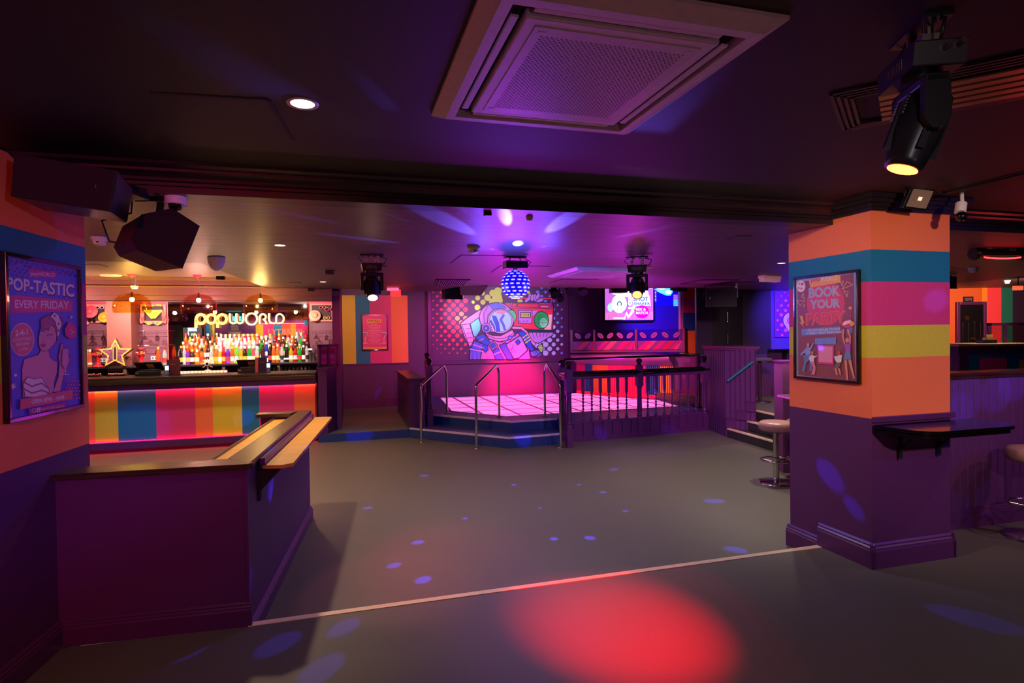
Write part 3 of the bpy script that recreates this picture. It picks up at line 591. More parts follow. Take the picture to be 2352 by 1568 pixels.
wl = [(pp(1895, 800, PLP.o, PLP.n), 1.2), (pp(1905, 1090, PLP.o, PLP.n), 3.6), (pp(1960, 1165, PLP.o, PLP.n), 2.2), (pp(640, 1115, W(-.45, 4.5, 0), W(1, 0, 0)), 2.2), (pp(60, 1370, LW.o, LW.n), 3.5), (pp(300, 990, W(0, 10.7, 0), W(0, 1, 0)), 8), (pp(560, 960, W(0, 10.7, 0), W(0, 1, 0)), 3), (pp(325, 388, W(0, 3.5, 0), W(0, 1, 0)), 3), (pp(2225, 512, W(0, 3.6, 0), W(0, 1, 0)), 3), (pp(2310, 530, W(0, 3.6, 0), W(0, 1, 0)), 3), (pp(1380, 995, W(0, 9.1, 0), W(0, 1, 0)), 3), (pp(1540, 990, W(0, 9.2, 0), W(0, 1, 0)), 3), (pp(1200, 1000, W(0, 8.9, 0), W(0, 1, 0)), 5), (pp(880, 905, W(0, 13.8, 0), W(0, 1, 0)), 3), (pp(830, 985, W(0, 10.4, 0), W(0, 1, 0)), 6)]
for tg, sz_ in wl: lamp('SPOT', 'ball_beam_lamp', BALLC + (tg - BALLC).normalized() * (BR_ + .03), 700, (.08, .06, 1), tg, sz_, .55, .012)
# near blue effect light at the right, out over the half wall
for q_, s_ in (((2215, 915), 7), ((2290, 900), 6), ((2200, 945), 5), ((2330, 870), 7)): lamp('SPOT', 'blue_effect_lamp', W(6.6, .8, 2.4), 260, (.12, .1, 1), pp(*q_, W(0, HW, 0), W(0, 1, 0)), s_, .4, .02)
lamp('SPOT', 'blue_effect_lamp', W(6.6, .8, 2.4), 200, (.12, .1, 1), pp(2150, 690, W(0, 3.3, 0), W(0, 1, 0)), 3, .4, .02)
lamp('SPOT', 'blue_effect_lamp', W(2.0, -2.2, 2.3), 330, (.34, .26, 1), LW.loc(-.45, 1.75), 26, .7, .05)
# ================================================================== FRAMED POSTERS AND SCREENS
def framed(name, label, cat, plane, x0, z0, x1, z1, fw, th, framem, art_fn, part='print', out=.002):
    o = plane.loc(x0, z0, out); t = thing(name, label, cat, o, plane.a); w_, h_ = x1 - x0, z1 - z0
    c = MB()
    for a in ((0, w_, 0, fw), (0, w_, h_ - fw, h_), (0, fw, fw, h_ - fw), (w_ - fw, w_, fw, h_ - fw)): c.box(a[0], a[1], -th, 0, a[2], a[3])
    c.build('frame', framem, t, .003)
    bk = MB(); bk.box(fw * .5, w_ - fw * .5, -th * .45, -th * .2, fw * .5, h_ - fw * .5); bk.build('backing', BLACKM, t)
    def tf_px(scale, ox, oy, pl=plane):
        def tf(zx, zy): a = pl.px(ox + zx / scale, oy + zy / scale); return (a[0] - x0, a[1] - z0)
        return tf
    A = art_fn(w_, h_, fw, tf_px); o2 = A.build(part, t); o2.location = (0, -th * .45 - .0008, 0)
    return t
MG = ink('magenta', (200, 40, 140)); LIL = ink('lilac', (176, 120, 210)); PBL = ink('poster_blue', (92, 92, 220)); CRM = ink('cream', (240, 225, 225)); DKO = ink('outline', (70, 20, 80)); HOT = ink('hot_pink', (224, 60, 130))
def star(cx, cz, r, a0=PI / 2, k=.42): return [(cx + (r if i % 2 == 0 else r * k) * math.cos(a0 + i * PI / 5), cz + (r if i % 2 == 0 else r * k) * math.sin(a0 + i * PI / 5)) for i in range(10)]
# ---- left wall poster
a0, b0 = LW.px(1, 780)[0], LW.px(178.5, 780)[0]
zt_, zb2 = LW.px(176, 613)[1], LW.px(181, 935)[1]
def art_left(w_, h_, fw, tfp):
    A = Art(); A.rect(fw * .6, fw * .6, w_ - fw * .6, h_ - fw * .6, PBL); A.tf = tfp(3.92, 0, 580)
    # artwork traced in the crop's own grid
    for i in range(5):
        for j in range(14):
            x = 30 + j * 46 + (i % 2) * 23; y = 60 + i * 32 + j * 9
            if x < 660 and (i < 2 or x < 240): A.ell(x, y, 17 - (i > 1) * 4, 15 - (i > 1) * 4, LIL if i < 2 else ink('coral', (214, 90, 130)), 12, 0, False)
    A.l += 1
    A.poly([(235, 145), (480, 172), (478, 235), (228, 212)], MG)
    A.text('popWORLD', 245, 215, 465, 168, CRM, .01, 16); A.text('POP-TASTIC', 28, 340, 645, 215, DKO, .05, 75); A.text('POP-TASTIC', 30, 332, 640, 218, CRM, .03, 70)
    A.poly([(42, 378), (628, 432), (622, 528), (62, 545)], HOT); A.text('EVERY FRIDAY', 100, 498, 592, 425, CRM, .02, 12)
    A.ell(164, 782, 110, 150, CRM); A.ell(164, 782, 104, 143, ink('salmon', (226, 104, 120)))
    A.text('2-4-1', 100, 755, 216, 700, CRM, .03, -15); A.text('COCKTAILS', 76, 805, 250, 775, CRM, .01, -18); A.text('BEFORE', 112, 842, 228, 815, CRM, .01, -12); A.text('11PM', 135, 890, 214, 858, CRM, .01, -10)
    SK1, SK2, HR = ink('poster_skin', (226, 150, 170)), ink('poster_shade', (190, 110, 160)), ink('auburn', (170, 80, 120))
    A.opoly([(165, 1310), (162, 1180), (160, 1050), (180, 960), (240, 940), (310, 920), (330, 880), (400, 850), (415, 940), (450, 970), (485, 985), (480, 1080), (455, 1160), (450, 1260), (300, 1300)], SK1, DKO, 5)
    A.opoly([(440, 1260), (490, 1120), (500, 1000), (490, 940), (515, 820), (535, 815), (540, 870), (590, 920), (600, 980), (565, 1040), (540, 1110), (510, 1250)], SK1, DKO, 5)
    A.opoly([(312, 760), (325, 690), (370, 640), (440, 640), (478, 720), (470, 800), (430, 850), (400, 880), (350, 890), (320, 860), (310, 810)], SK1, DKO, 5)
    A.opoly([(330, 690), (330, 600), (390, 565), (470, 560), (520, 590), (535, 650), (500, 700), (470, 730), (455, 670), (420, 655), (400, 700), (350, 690)], HR, DKO, 5)
    A.line([(345, 640), (375, 600), (420, 615), (415, 665), (375, 675), (370, 645), (395, 640)], 7, SK2)
    A.opoly([(415, 575), (450, 535), (490, 560), (520, 640), (490, 760), (475, 800), (478, 700), (460, 620)], CRM, DKO, 4)
    for p in ((455, 570), (490, 640), (490, 700), (482, 760)): A.ell(*p, 9, 12, HR)
    A.line([(325, 705), (345, 700), (358, 712)], 7, DKO); A.line([(385, 745), (410, 735), (432, 745)], 7, DKO)
    A.ell(340, 730, 13, 9, CRM); A.ell(408, 768, 15, 9, CRM); A.ell(342, 730, 6, 8, PBL); A.ell(410, 768, 7, 8, PBL); A.ell(349, 836, 22, 16, ink('lip', (190, 40, 110))); A.line([(352, 780), (345, 810), (355, 815)], 4, SK2)
    A.opoly([(160, 1190), (200, 1120), (260, 1140), (330, 1125), (400, 1230), (395, 1270), (320, 1300), (180, 1300)], CRM, DKO, 5)
    A.line([(165, 1165), (240, 1205), (330, 1175), (395, 1225)], 14, HR); A.line([(165, 1225), (240, 1265), (330, 1240), (390, 1262)], 14, HR)
    A.opoly([(520, 865), (578, 865), (575, 1000), (560, 1040), (530, 1040), (512, 1000)], ink('drink', (224, 150, 190)), DKO, 4); A.line([(548, 1040), (548, 1095)], 7, CRM); A.line([(515, 1098), (580, 1098)], 8, CRM)
    A.opoly([(540, 690), (575, 625), (610, 640), (645, 680), (640, 760), (590, 775), (550, 750)], HOT, MG, 5); A.line([(585, 690), (620, 720), (595, 735)], 6, CRM)
    A.poly(star(63, 1205, 36), CRM); A.poly(star(87, 1104, 20), CRM); A.poly(star(598, 580, 18), CRM)
    for i in range(6):
        for j in range(5): A.ell(555 + j * 26 + i % 2 * 13, 1160 + i * 30, 9, 10, ink('coral', (214, 90, 130)), 10, 0, False)
    A.l += 1
    A.poly([(130, 1322), (608, 1232), (608, 1318), (128, 1415)], ink('salmon', (226, 104, 120))); A.text('OPEN 8PM - 4AM', 232, 1365, 530, 1325, CRM, .03, -45)
    A.poly([(208, 1410), (548, 1345), (548, 1392), (205, 1455)], MG); A.poly([(280, 1400), (312, 1394), (312, 1436), (280, 1442)], CRM); A.text('f', 290, 1440, 304, 1404, MG, .03)
    A.oell(254, 1424, 16, 20, MG, CRM, 4); A.text('popworldsouthend', 318, 1425, 528, 1395, CRM, 0, -28)
    return A
framed('wall_poster', 'black framed blue and pink poster of a woman holding a cocktail, left wall', 'poster', LW, a0, zb2, b0, zt_, .022, .03, BLACKG, art_left, out=.001)
# ---- pillar poster
a0, b0 = PLP.px(1828.5, 760)[0], PLP.px(1979, 760)[0]; zt_, zb2 = PLP.px(1977, 618)[1], PLP.px(1979, 882)[1]
def art_pillar(w_, h_, fw, tfp):
    A = Art(); BRN = ink('poster_brown', (150, 82, 78)); A.rect(fw * .6, fw * .6, w_ - fw * .6, h_ - fw * .6, ink('poster_edge', (150, 170, 210))); A.tf = tfp(5.6, 1820, 610)
    A.poly([(88, 215), (812, 95), (838, 1490), (98, 1405)], BRN)
    RD, GR, NO, LB = ink('tomato', (222, 78, 84)), ink('silver_print', (176, 176, 196)), ink('neon_orange', (255, 140, 60)), ink('sky_print', (120, 150, 210))
    A.ell(450, 480, 245, 290, RD); A.poly([(235, 190), (640, 118), (642, 215), (250, 282)], ink('amber', (240, 170, 50)))
    A.text('pop', 260, 232, 385, 180, RD, .03, -25); A.text('WORLD', 388, 212, 606, 150, CRM, .0, -30)
    A.text('BOOK', 232, 422, 640, 285, GR, .05, -35); A.text('YOUR', 245, 560, 640, 440, GR, .05, -22)
    for ph in ('PARTY',): A.text(ph, 195, 770, 715, 612, NO, .05, -35); A.text(ph, 203, 764, 707, 619, RD, .025, -34); 
    A.line([(135, 578), (720, 548)], 4, RD); A.line([(165, 790), (700, 752)], 4, RD)
    A.poly([(142, 812), (640, 780), (640, 870), (142, 898)], LB); A.poly([(720, 800), (800, 790), (792, 870), (730, 872)], LB)
    A.text('OR ANY EXCUSE TO HAVE', 218, 848, 645, 820, CRM, .01, -25); A.text('A GREAT NIGHT RIGHT HERE', 200, 884, 662, 858, CRM, .01, -22)
    A.poly([(118, 645), (155, 640), (180, 740), (160, 745), (172, 790), (118, 730), (140, 722)], ink('amber', (240, 170, 50)))
    A.ell(134, 266, 58, 74, CRM); A.text('I', 112, 250, 122, 215, RD, .02); A.ell(152, 235, 20, 18, RD); A.text('Pop', 95, 310, 165, 275, RD, .03)
    for tr in ([(805, 245), (730, 205), (665, 300)], [(685, 320), (745, 335), (730, 400)], [(85, 450), (195, 450), (130, 515)], [(165, 350), (143, 400), (183, 425)], [(685, 195), (650, 215), (672, 260)], [(187, 490), (162, 530), (187, 530)]): A.line(tr, 6, ink('pale_orange', (255, 190, 150)), True)
    A.poly(star(774, 545, 32, -PI / 2), ink('amber', (240, 170, 50))); A.line([(778, 575), (778, 680)], 5, RD)
    A.opoly([(650, 770), (690, 705), (770, 680), (830, 730), (800, 790), (720, 808)], RD, DKO, 4); A.poly([(670, 755), (700, 715), (780, 700), (785, 730), (700, 765)], CRM); A.ell(800, 745, 32, 30, ink('amber', (240, 170, 50)))
    A.poly([(318, 935), (595, 920), (592, 1012), (320, 1008)], LB); A.poly([(352, 1018), (568, 1020), (562, 1275), (355, 1262)], HOT); A.poly([(366, 1035), (548, 1038), (545, 1245), (368, 1238)], ink('blush', (240, 150, 175)))
    JN, SKP, SHT = ink('denim', (110, 140, 180)), ink('tan_skin', (230, 150, 120)), ink('pale_shirt', (150, 170, 220))
    # dancers
    A.ell(232, 1020, 18, 26, SKP); A.poly([(195, 1070), (215, 1045), (255, 1050), (300, 985), (308, 1000), (265, 1090), (262, 1150), (200, 1150)], SHT); A.poly([(200, 1070), (135, 1130), (135, 1160), (205, 1110)], SHT); A.poly([(165, 1150), (262, 1140), (250, 1210), (205, 1260), (195, 1360), (150, 1355), (180, 1240)], JN); A.poly([(255, 1200), (290, 1290), (285, 1350), (250, 1350), (255, 1270)], JN)
    A.ell(286, 1120, 17, 24, SKP); A.poly([(262, 1150), (300, 1148), (318, 1165), (350, 1150), (352, 1165), (315, 1185), (310, 1240), (262, 1235), (240, 1190)], CRM); A.poly([(262, 1235), (310, 1230), (335, 1310), (318, 1400), (275, 1400), (300, 1310)], ink('rose_print', (235, 140, 150)))
    A.ell(632, 1125, 19, 27, ink('ginger', (214, 90, 60))); A.poly([(600, 1165), (630, 1150), (672, 1145), (665, 1240), (610, 1245), (585, 1215), (565, 1165), (580, 1160)], CRM); A.poly([(605, 1245), (660, 1240), (650, 1270), (630, 1330), (565, 1305)], ink('khaki', (130, 110, 80))); A.poly([(575, 1315), (600, 1320), (620, 1400), (600, 1410)], SKP); A.poly([(620, 1320), (645, 1318), (662, 1400), (645, 1405)], SKP)
    A.poly([(680, 815), (705, 815), (695, 900), (715, 1000), (700, 1010), (676, 920)], SKP); A.poly([(740, 815), (760, 815), (790, 910), (785, 1010), (765, 1010), (770, 920)], SKP); A.ell(740, 960, 24, 34, SKP); A.poly([(705, 1000), (785, 1000), (785, 1100), (722, 1100)], ink('violet_top', (170, 90, 190))); A.poly([(722, 1100), (782, 1100), (795, 1210), (690, 1205)], JN); A.poly([(705, 1210), (740, 1215), (745, 1330), (755, 1470), (735, 1470)], SKP); A.poly([(755, 1215), (795, 1212), (815, 1330), (845, 1450), (825, 1450)], SKP)
    return A
framed('wall_poster', 'black framed brown and red party booking poster with dancers, on the striped pillar', 'poster', PLP, a0, zb2, b0, zt_, .020, .03, BLACKG, art_pillar, out=.001)
# ---- cocktail menu on the back wall
MP = Plane(W(0, BW - .012)[:2], TB); a0, b0 = MP.px(830, 760)[0], MP.px(891, 760)[0]; zt_, zb2 = MP.px(860, 722)[1], MP.px(860, 804.5)[1]
def art_menu(w_, h_, fw, tfp):
    A = Art(); A.rect(fw * .6, fw * .6, w_ - fw * .6, h_ - fw * .6, HOT); A.tf = tfp(3.734, 760, 640)
    A.poly([(268, 316), (460, 316), (478, 350), (478, 322)], LIL); A.poly([(268, 585), (480, 585), (480, 602), (268, 602)], ink('amber', (240, 170, 50)))
    A.poly([(310, 348), (432, 346), (432, 375), (310, 382)], ink('amber', (240, 170, 50))); A.text('POPTAILS', 318, 372, 420, 354, DKO, .02)
    for k in range(18):
        y = 394 + k * 9.6; wd = (30, 58, 52, 44)[k % 4]; A.line([(375 - wd, y), (375 + wd, y)], 3.2, ink('blush', (240, 150, 175)))
    for x in (295, 455):
        A.line([(x - 24, 460), (x + 24, 460), (x, 505), (x, 550)], 4, CRM); A.poly([(x - 20, 465), (x + 20, 465), (x, 500)], ink('grey_print', (130, 120, 150))); A.line([(x - 20, 552), (x + 20, 552)], 4, CRM)
    return A
framed('menu_poster', 'small black framed pink cocktail list on the striped wall past the bar', 'poster', MP, a0, zb2, b0, zt_, .03, .035, BLACKG, art_menu)
# ---- astronaut mural panel
MU = Plane(W(0, BW)[:2], TB); x0, x1 = MU.px(990.5, 760)[0], MU.px(1303.5, 760)[0]; z0, z1 = MU.px(1150, 825)[1], 2.82
t = thing('mural_panel', 'large mural of an astronaut shouldering a red boombox among coloured dots, behind the stage', 'mural', MU.loc(x0, z0, .012), MU.a)
c = MB(); c.box(0, x1 - x0, -.045, 0, 0, z1 - z0); c.build('board', mat('mural_ground', (84, 12, 92), .5), t, .002)
MZ = lambda zx, zy: (lambda a: (a[0] - x0, a[1] - z0))(MU.px(980 + zx / 6.72, 660 + zy / 6.72))
A = Art(MZ); A.lw = 1.45; A.step = .00012; rnd = random.Random(3)
def dots(xa, xb, f, cols, fade=1):
    for i in range(int((xb - xa) / 62) + 2):
        for j in range(-2, 16):
            x = xa + i * 62; y = -60 + j * 134 + (i % 2) * 67
            if not (xa <= x <= xb and -30 < y < 1050): continue
            r = f(x, y)
            if r < 7: continue
            A.ell(x + 14, y + 26, r * .8, r * .8, ink('dot_shadow', (60, 8, 70)), 16, 0, False) if xa > 1000 or r < 30 else None
            A.l += .5; A.ell(x, y, r, r, cols(x, y), 18, 0, False); A.l -= .5
    A.l += 2
RDOT, LITDOT, YDOT, BDOT, WDOT = ink('dot_red', (255, 40, 96)), ink('dot_lit', (255, 150, 110)), ink('dot_lime', (196, 232, 70)), ink('dot_blue', (110, 130, 250)), ink('dot_pale_blue', (180, 190, 255))
dots(95, 640, lambda x, y: (11 + 26 * min(1, (x - 60) / 330)) * (1 - .85 * max(0, (y - 700) / 420)) * (1 if y > 60 else .6), lambda x, y: LITDOT if math.hypot(x - 520, y - 480) < 130 else RDOT)  # orange dots: the spotlight's glow is put into the red dots' colour
dots(1700, 2130, lambda x, y: max(12, (44 - (x - 1800) * .085) * (.45 + .55 * min(1, y / 700))), lambda x, y: WDOT if math.hypot(x - 1870, y - 820) < 240 else BDOT)
for x, y, r in ((855, 90, 36), (930, 160, 50), (1010, 90, 52), (780, 165, 38), (860, 228, 40), (775, 310, 44), (710, 228, 26), (1090, 60, 60), (1060, 175, 62), (1430, 215, 40), (1565, 85, 24)): A.ell(x, y, r, r, YDOT)
A.poly([(1000, 70), (1130, 66), (1165, 200), (1150, 260), (960, 250), (950, 200), (1010, 160)], YDOT)
K_, LL, PKL, BB, CYN = ink('mural_line', (40, 10, 90)), ink('suit_lilac', (196, 130, 240)), ink('suit_pink', (238, 140, 226)), ink('suit_blue', (48, 70, 232)), ink('visor_cyan', (170, 248, 244))
A.opoly([(510, 555), (600, 480), (830, 330), (840, 560), (800, 700), (720, 830), (660, 930), (640, 900), (570, 760)], PKL, K_, 12)
A.opoly([(535, 575), (655, 560), (720, 790), (690, 900), (645, 900)], PKL, K_, 7)
for k in range(4): A.line([(590 + k * 16, 640 + k * 70), (670 + k * 12, 632 + k * 70)], 5, K_)
A.opoly([(665, 560), (790, 470), (830, 560), (820, 660), (745, 780), (710, 740)], ink('strap_cyan', (110, 225, 236)), K_, 8)
A.opoly([(860, 800), (1000, 770), (1150, 840), (1400, 700), (1560, 900), (1590, 1105), (640, 1105), (660, 940), (760, 830)], ink('suit_magenta', (226, 104, 214)), K_, 8)
A.opoly([(1560, 690), (1950, 690), (1930, 740), (1720, 860), (1640, 850), (1570, 760)], LL, K_, 9)
for k in range(5): A.line([(1620 + k * 60, 700), (1650 + k * 45, 780 - k * 6)], 5, K_)
A.opoly([(1180, 235), (1925, 240), (1945, 330), (1930, 680), (1330, 625), (1330, 350), (1240, 320)], ink('boombox_red', (240, 34, 84)), K_, 12)
A.opoly([(1290, 235), (1920, 243), (1905, 325), (1250, 318)], ink('boombox_magenta', (206, 50, 190)), K_, 6)
for q in ([(1312, 246), (1385, 248), (1375, 300), (1300, 298)], [(1395, 250), (1725, 256), (1708, 308), (1385, 302)], [(1742, 262), (1892, 268), (1870, 320), (1728, 314)]): A.opoly(q, ink('boombox_red', (240, 34, 84)), K_, 6)
A.line([(1755, 300), (1860, 302)], 6, CRM)
A.opoly([(1400, 350), (1615, 355), (1610, 560), (1405, 550)], LL, K_, 7); A.opoly([(1436, 388), (1590, 388), (1588, 466), (1436, 462)], ink('cassette_lime', (214, 226, 70)), K_, 9)
A.line([(1455, 415), (1565, 415), (1565, 440), (1455, 440)], 5, K_, True); A.oell(1475, 428, 12, 12, CRM, K_, 4); A.oell(1548, 428, 12, 12, CRM, K_, 4)
for x in (1425, 1485, 1540): A.oell(x, 525, 13, 11, LL, K_, 5)
A.poly([(1620, 360), (1700, 360), (1640, 440), (1620, 440)], LL); A.poly([(1870, 420), (1925, 420), (1900, 660), (1800, 655)], ink('boombox_light', (250, 190, 200)))
A.oell(1757, 505, 112, 132, ink('speaker_green', (24, 190, 90)), K_, 12); A.ell(1790, 545, 62, 72, ink('speaker_mint', (150, 250, 200)))
for k in range(9): A.line([(1670 + k * 21, 420 + abs(4 - k) * 8), (1670 + k * 21, 590 - abs(4 - k) * 8)], 3, ink('speaker_line', (8, 110, 60)))
for k in range(8): A.line([(1675, 425 + k * 23), (1838, 425 + k * 23)], 3, ink('speaker_line', (8, 110, 60)))
A.poly([(1500, 640), (1930, 655), (1890, 695), (1500, 680)], ink('boombox_shadow', (10, 50, 60)))
A.opoly([(1400, 150), (1945, 158), (1920, 240), (1890, 240), (1905, 190), (1410, 182)], ink('boombox_red', (240, 34, 84)), K_, 8)
for x, y, a in ((1575, 150, .2), (1618, 160, .15), (1660, 158, 0), (1700, 140, .5), (1740, 200, 1.2), (1545, 190, .9)): A.oell(x, y, 26, 56, LL, K_, 7, a=a)
A.oell(1065, 465, 262, 232, LL, K_, 13); A.opoly([(950, 262), (1070, 237), (1190, 290), (1215, 320), (1080, 330), (1015, 345)], ink('helmet_blue', (90, 104, 240)), K_, 5)
A.line([(950, 262), (870, 400), (880, 560)], 6, K_); A.line([(1015, 345), (935, 430), (925, 560)], 6, K_)
A.oell(1290, 450, 82, 104, ink('speaker_mint2', (90, 226, 150)), K_, 9)
A.oell(1128, 520, 196, 186, ink('rim_lilac', (226, 180, 250)), K_, 9); A.oell(1130, 518, 174, 166, CYN, K_, 7)
A.poly([(1000, 430), (1060, 440), (1105, 540), (1125, 684), (1062, 684), (1050, 590), (1010, 500)], BB); A.poly([(960, 520), (985, 500), (1040, 600), (1050, 670), (1010, 640)], ink('visor_indigo', (70, 60, 210))); A.line([(965, 560), (1005, 610), (1020, 665)], 12, CRM)
A.line([(1175, 430), (1130, 500), (1170, 570), (1195, 650)], 26, ink('visor_mark', (96, 104, 226))); A.ell(1135, 388, 72, 26, ink('visor_pink', (255, 140, 200)))
A.oell(912, 625, 72, 76, LL, K_, 10); A.oell(908, 628, 46, 50, BB, K_, 8); A.oell(906, 630, 20, 22, LL, K_, 6)
A.opoly([(880, 690), (1000, 740), (1130, 745), (1310, 650), (1345, 720), (1280, 800), (1110, 838), (950, 790)], PKL, K_, 9); A.line([(930, 740), (1060, 790), (1200, 780), (1320, 710)], 6, K_)
A.line([(1320, 620), (1450, 625), (1530, 700), (1580, 800), (1650, 880)], 34, K_); A.line([(1320, 620), (1450, 625), (1530, 700), (1580, 800), (1650, 880)], 22, PKL)
A.opoly([(735, 765), (860, 715), (960, 810), (850, 880)], BB, K_, 9); A.opoly([(650, 1105), (662, 950), (720, 820), (880, 880), (840, 970), (815, 1105)], BB, K_, 10)
A.opoly([(860, 870), (930, 880), (940, 960), (900, 1000), (860, 960)], BB, K_, 7); A.opoly([(940, 870), (1020, 825), (1085, 900), (1000, 975)], LL, K_, 8); A.opoly([(965, 880), (1020, 850), (1060, 900), (1000, 945)], BB, K_, 5)
A.opoly([(1010, 975), (1090, 925), (1180, 1105), (1050, 1105)], BB, K_, 8); A.opoly([(800, 830), (880, 790), (985, 850), (920, 900)], BB, K_, 7)
for k in range(8): A.line([(672 + k * 20, 985), (668 + k * 20, 1105)], 3.5, LL)
for k in range(6): A.line([(735 + k * 22, 850 + k * 5), (715 + k * 22, 930 + k * 5)], 3.5, LL)
A.line([(660, 950), (850, 985)], 12, PKL); A.line([(705, 880), (870, 935)], 10, PKL); A.line([(1030, 1030), (1140, 985)], 12, PKL); A.line([(800, 820), (870, 790)], 8, PKL)
A.opoly([(1110, 890), (1200, 850), (1225, 870), (1320, 1105), (1230, 1105)], BB, K_, 9)
A.opoly([(1210, 880), (1430, 740), (1450, 750), (1545, 965), (1405, 1090), (1330, 1095)], LL, K_, 11); A.opoly([(1352, 842), (1400, 800), (1435, 848), (1390, 890)], BB, K_, 7)
A.line([(1200, 830), (1240, 800), (1260, 760), (1360, 740)], 14, BB)
A.oell(1300, 965, 34, 36, LL, K_, 6); A.line([(1300, 965), (1320, 890)], 6, K_); A.line([(1275, 965), (1325, 965)], 4, K_); A.line([(1300, 935), (1300, 998)], 4, K_)
for k in range(8): A.ell(1240 + k * 18, 905 - 22 * math.sin(k / 7 * PI) + max(0, k - 4) * 9, 5, 5, K_)
A.opoly([(1390, 690), (1480, 670), (1560, 760), (1480, 810)], BB, K_, 8); A.opoly([(1470, 810), (1560, 765), (1650, 960), (1600, 990), (1530, 900)], BB, K_, 8)
for k in range(3):
    for j in range(2): A.poly([(1462 + k * 22 + j * 45, 770 + k * 38 - j * 32), (1500 + k * 22 + j * 45, 745 + k * 38 - j * 32), (1506 + k * 22 + j * 45, 762 + k * 38 - j * 32), (1468 + k * 22 + j * 45, 790 + k * 38 - j * 32)], ink('amber_bar', (236, 220, 90)))
A.opoly([(1690, 910), (1755, 868), (1785, 930), (1765, 1005), (1725, 985)], ink('cuff_lime', (180, 236, 110)), K_, 8)
for k in range(3): A.line([(1695 + k * 8, 915 + k * 24), (1770 - k * 2, 905 + k * 28)], 4, K_)
A.opoly([(1580, 1000), (1640, 970), (1720, 965), (1745, 1000), (1700, 1040), (1640, 1070), (1600, 1050)], ink('glove_blue', (90, 110, 240)), K_, 9)
for k in range(3): A.line([(1625 + k * 26, 985), (1645 + k * 26, 1050 - k * 8)], 5, K_)
o_ = A.build('painting', t); o_.location = (0, -.046, 0)
# ---- wall screen
TV = Plane(W(0, BW - .12)[:2], TB); x0, x1 = TV.px(1388.5, 760)[0], TV.px(1505, 760)[0]; z0, z1 = TV.px(1440, 738)[1], TV.px(1440, 663)[1]
t = thing('wall_screen', 'bright wall-mounted screen showing a pink fairground drinks advert above the DJ booth', 'screen', TV.loc(x0, z0), TV.a)
c = MB(); c.box(0, x1 - x0, 0, .06, 0, z1 - z0); c.build('casing', BLACK, t, .006); c = MB(); c.box(.3, x1 - x0 - .3, .06, .12, .2, z1 - z0 - .2); c.build('wall_bracket', BLACK, t)
def sc(n, rgb, e=1.0): return mat('screen_' + n, rgb, .4, emit=e, ecol=rgb)
A = Art(lambda zx, zy: (lambda a: (a[0] - x0, a[1] - z0))(TV.px(1370 + zx / 9.408, 640 + zy / 9.408)))
A.poly([(180, 215), (1225, 215), (1225, 888), (186, 892)], sc('pink', (216, 110, 240))); A.poly([(188, 740), (420, 700), (700, 760), (1225, 720), (1225, 888), (186, 890)], sc('rose', (255, 130, 220)))
for k in range(8): A.line([(260 + k * 130, 780), (260 + k * 130, 886)], 5, sc('plum', (160, 60, 210)))
SW, SCN, STL = sc('white', (250, 255, 255), 1.3), sc('aqua', (150, 240, 250), 2.), sc('steel', (60, 110, 150), .8)
A.ell(300, 620, 60, 90, SCN); A.ell(490, 540, 165, 195, SW); A.oell(495, 545, 42, 50, SW, STL, 20); A.poly([(435, 740), (465, 560), (525, 560), (555, 740)], SW); A.line([(440, 740), (468, 570)], 5, STL); A.line([(552, 740), (522, 570)], 5, STL); A.rect(365, 835, 600, 865, SW)
A.poly([(300, 240), (640, 215), (1100, 230), (1150, 440), (900, 360), (660, 400), (340, 330)], SW)
A.text('8', 665, 600, 780, 375, STL, .06); A.text('8', 675, 588, 770, 380, SW, .04); A.poly([(770, 380), (1140, 360), (1170, 580), (780, 590)], SW)
A.text('SHOT', 795, 480, 1120, 390, STL, .03); A.text('SHARER', 795, 572, 1160, 505, STL, .02)
A.poly([(580, 888), (650, 705), (690, 800), (760, 655), (680, 655), (690, 610), (850, 590), (790, 700), (820, 700), (680, 860), (650, 770), (605, 888)], SW); A.ell(978, 715, 155, 142, sc('magenta', (255, 0, 240), 1.3)); A.text('MIX &', 850, 690, 1065, 630, SW, .03); A.text('MATCH', 850, 765, 1105, 708, SW, .03)
for k in range(5): A.line([(190, 520 + k * 12), (320, 545 + k * 14)], 3, sc('plum', (160, 60, 210)))
o_ = A.build('display', t); o_.location = (0, -.002, 0)
lamp('SPOT', 'screen_spill_lamp', TV.loc((x0 + x1) / 2, 2.2, .15), 12, (.85, .6, 1), TV.loc((x0 + x1) / 2, 1.0, 2.), 140, .9, .3)
# ---- emissive graphic wall panel right of the screen
LP = Plane(W(0, BW - .05)[:2], TB); x0, x1 = LP.px(1492, 760)[0], LP.px(1564, 760)[0]; z0, z1 = LP.px(1530, 705)[1], LP.px(1530, 655)[1]
t = thing('emissive_graphic', 'glowing cyan and pink equaliser graphic high on the wall right of the screen', 'light', LP.loc(x0, z0), LP.a)
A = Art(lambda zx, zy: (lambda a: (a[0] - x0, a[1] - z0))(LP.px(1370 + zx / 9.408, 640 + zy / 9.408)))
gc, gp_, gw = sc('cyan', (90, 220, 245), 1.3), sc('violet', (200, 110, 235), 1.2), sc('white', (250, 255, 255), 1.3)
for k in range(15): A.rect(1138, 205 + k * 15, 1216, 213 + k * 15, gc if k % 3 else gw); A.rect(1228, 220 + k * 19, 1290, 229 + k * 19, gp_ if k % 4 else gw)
A.poly([(1280, 180), (1400, 170), (1560, 190), (1640, 200), (1640, 300), (1600, 360), (1520, 366), (1400, 320), (1300, 270)], gc); A.ell(1400, 205, 80, 26, gw); A.ell(1550, 290, 60, 40, gw); A.line([(1330, 250), (1440, 300), (1560, 340)], 8, gp_); A.line([(1450, 230), (1540, 240), (1600, 300)], 8, gp_)
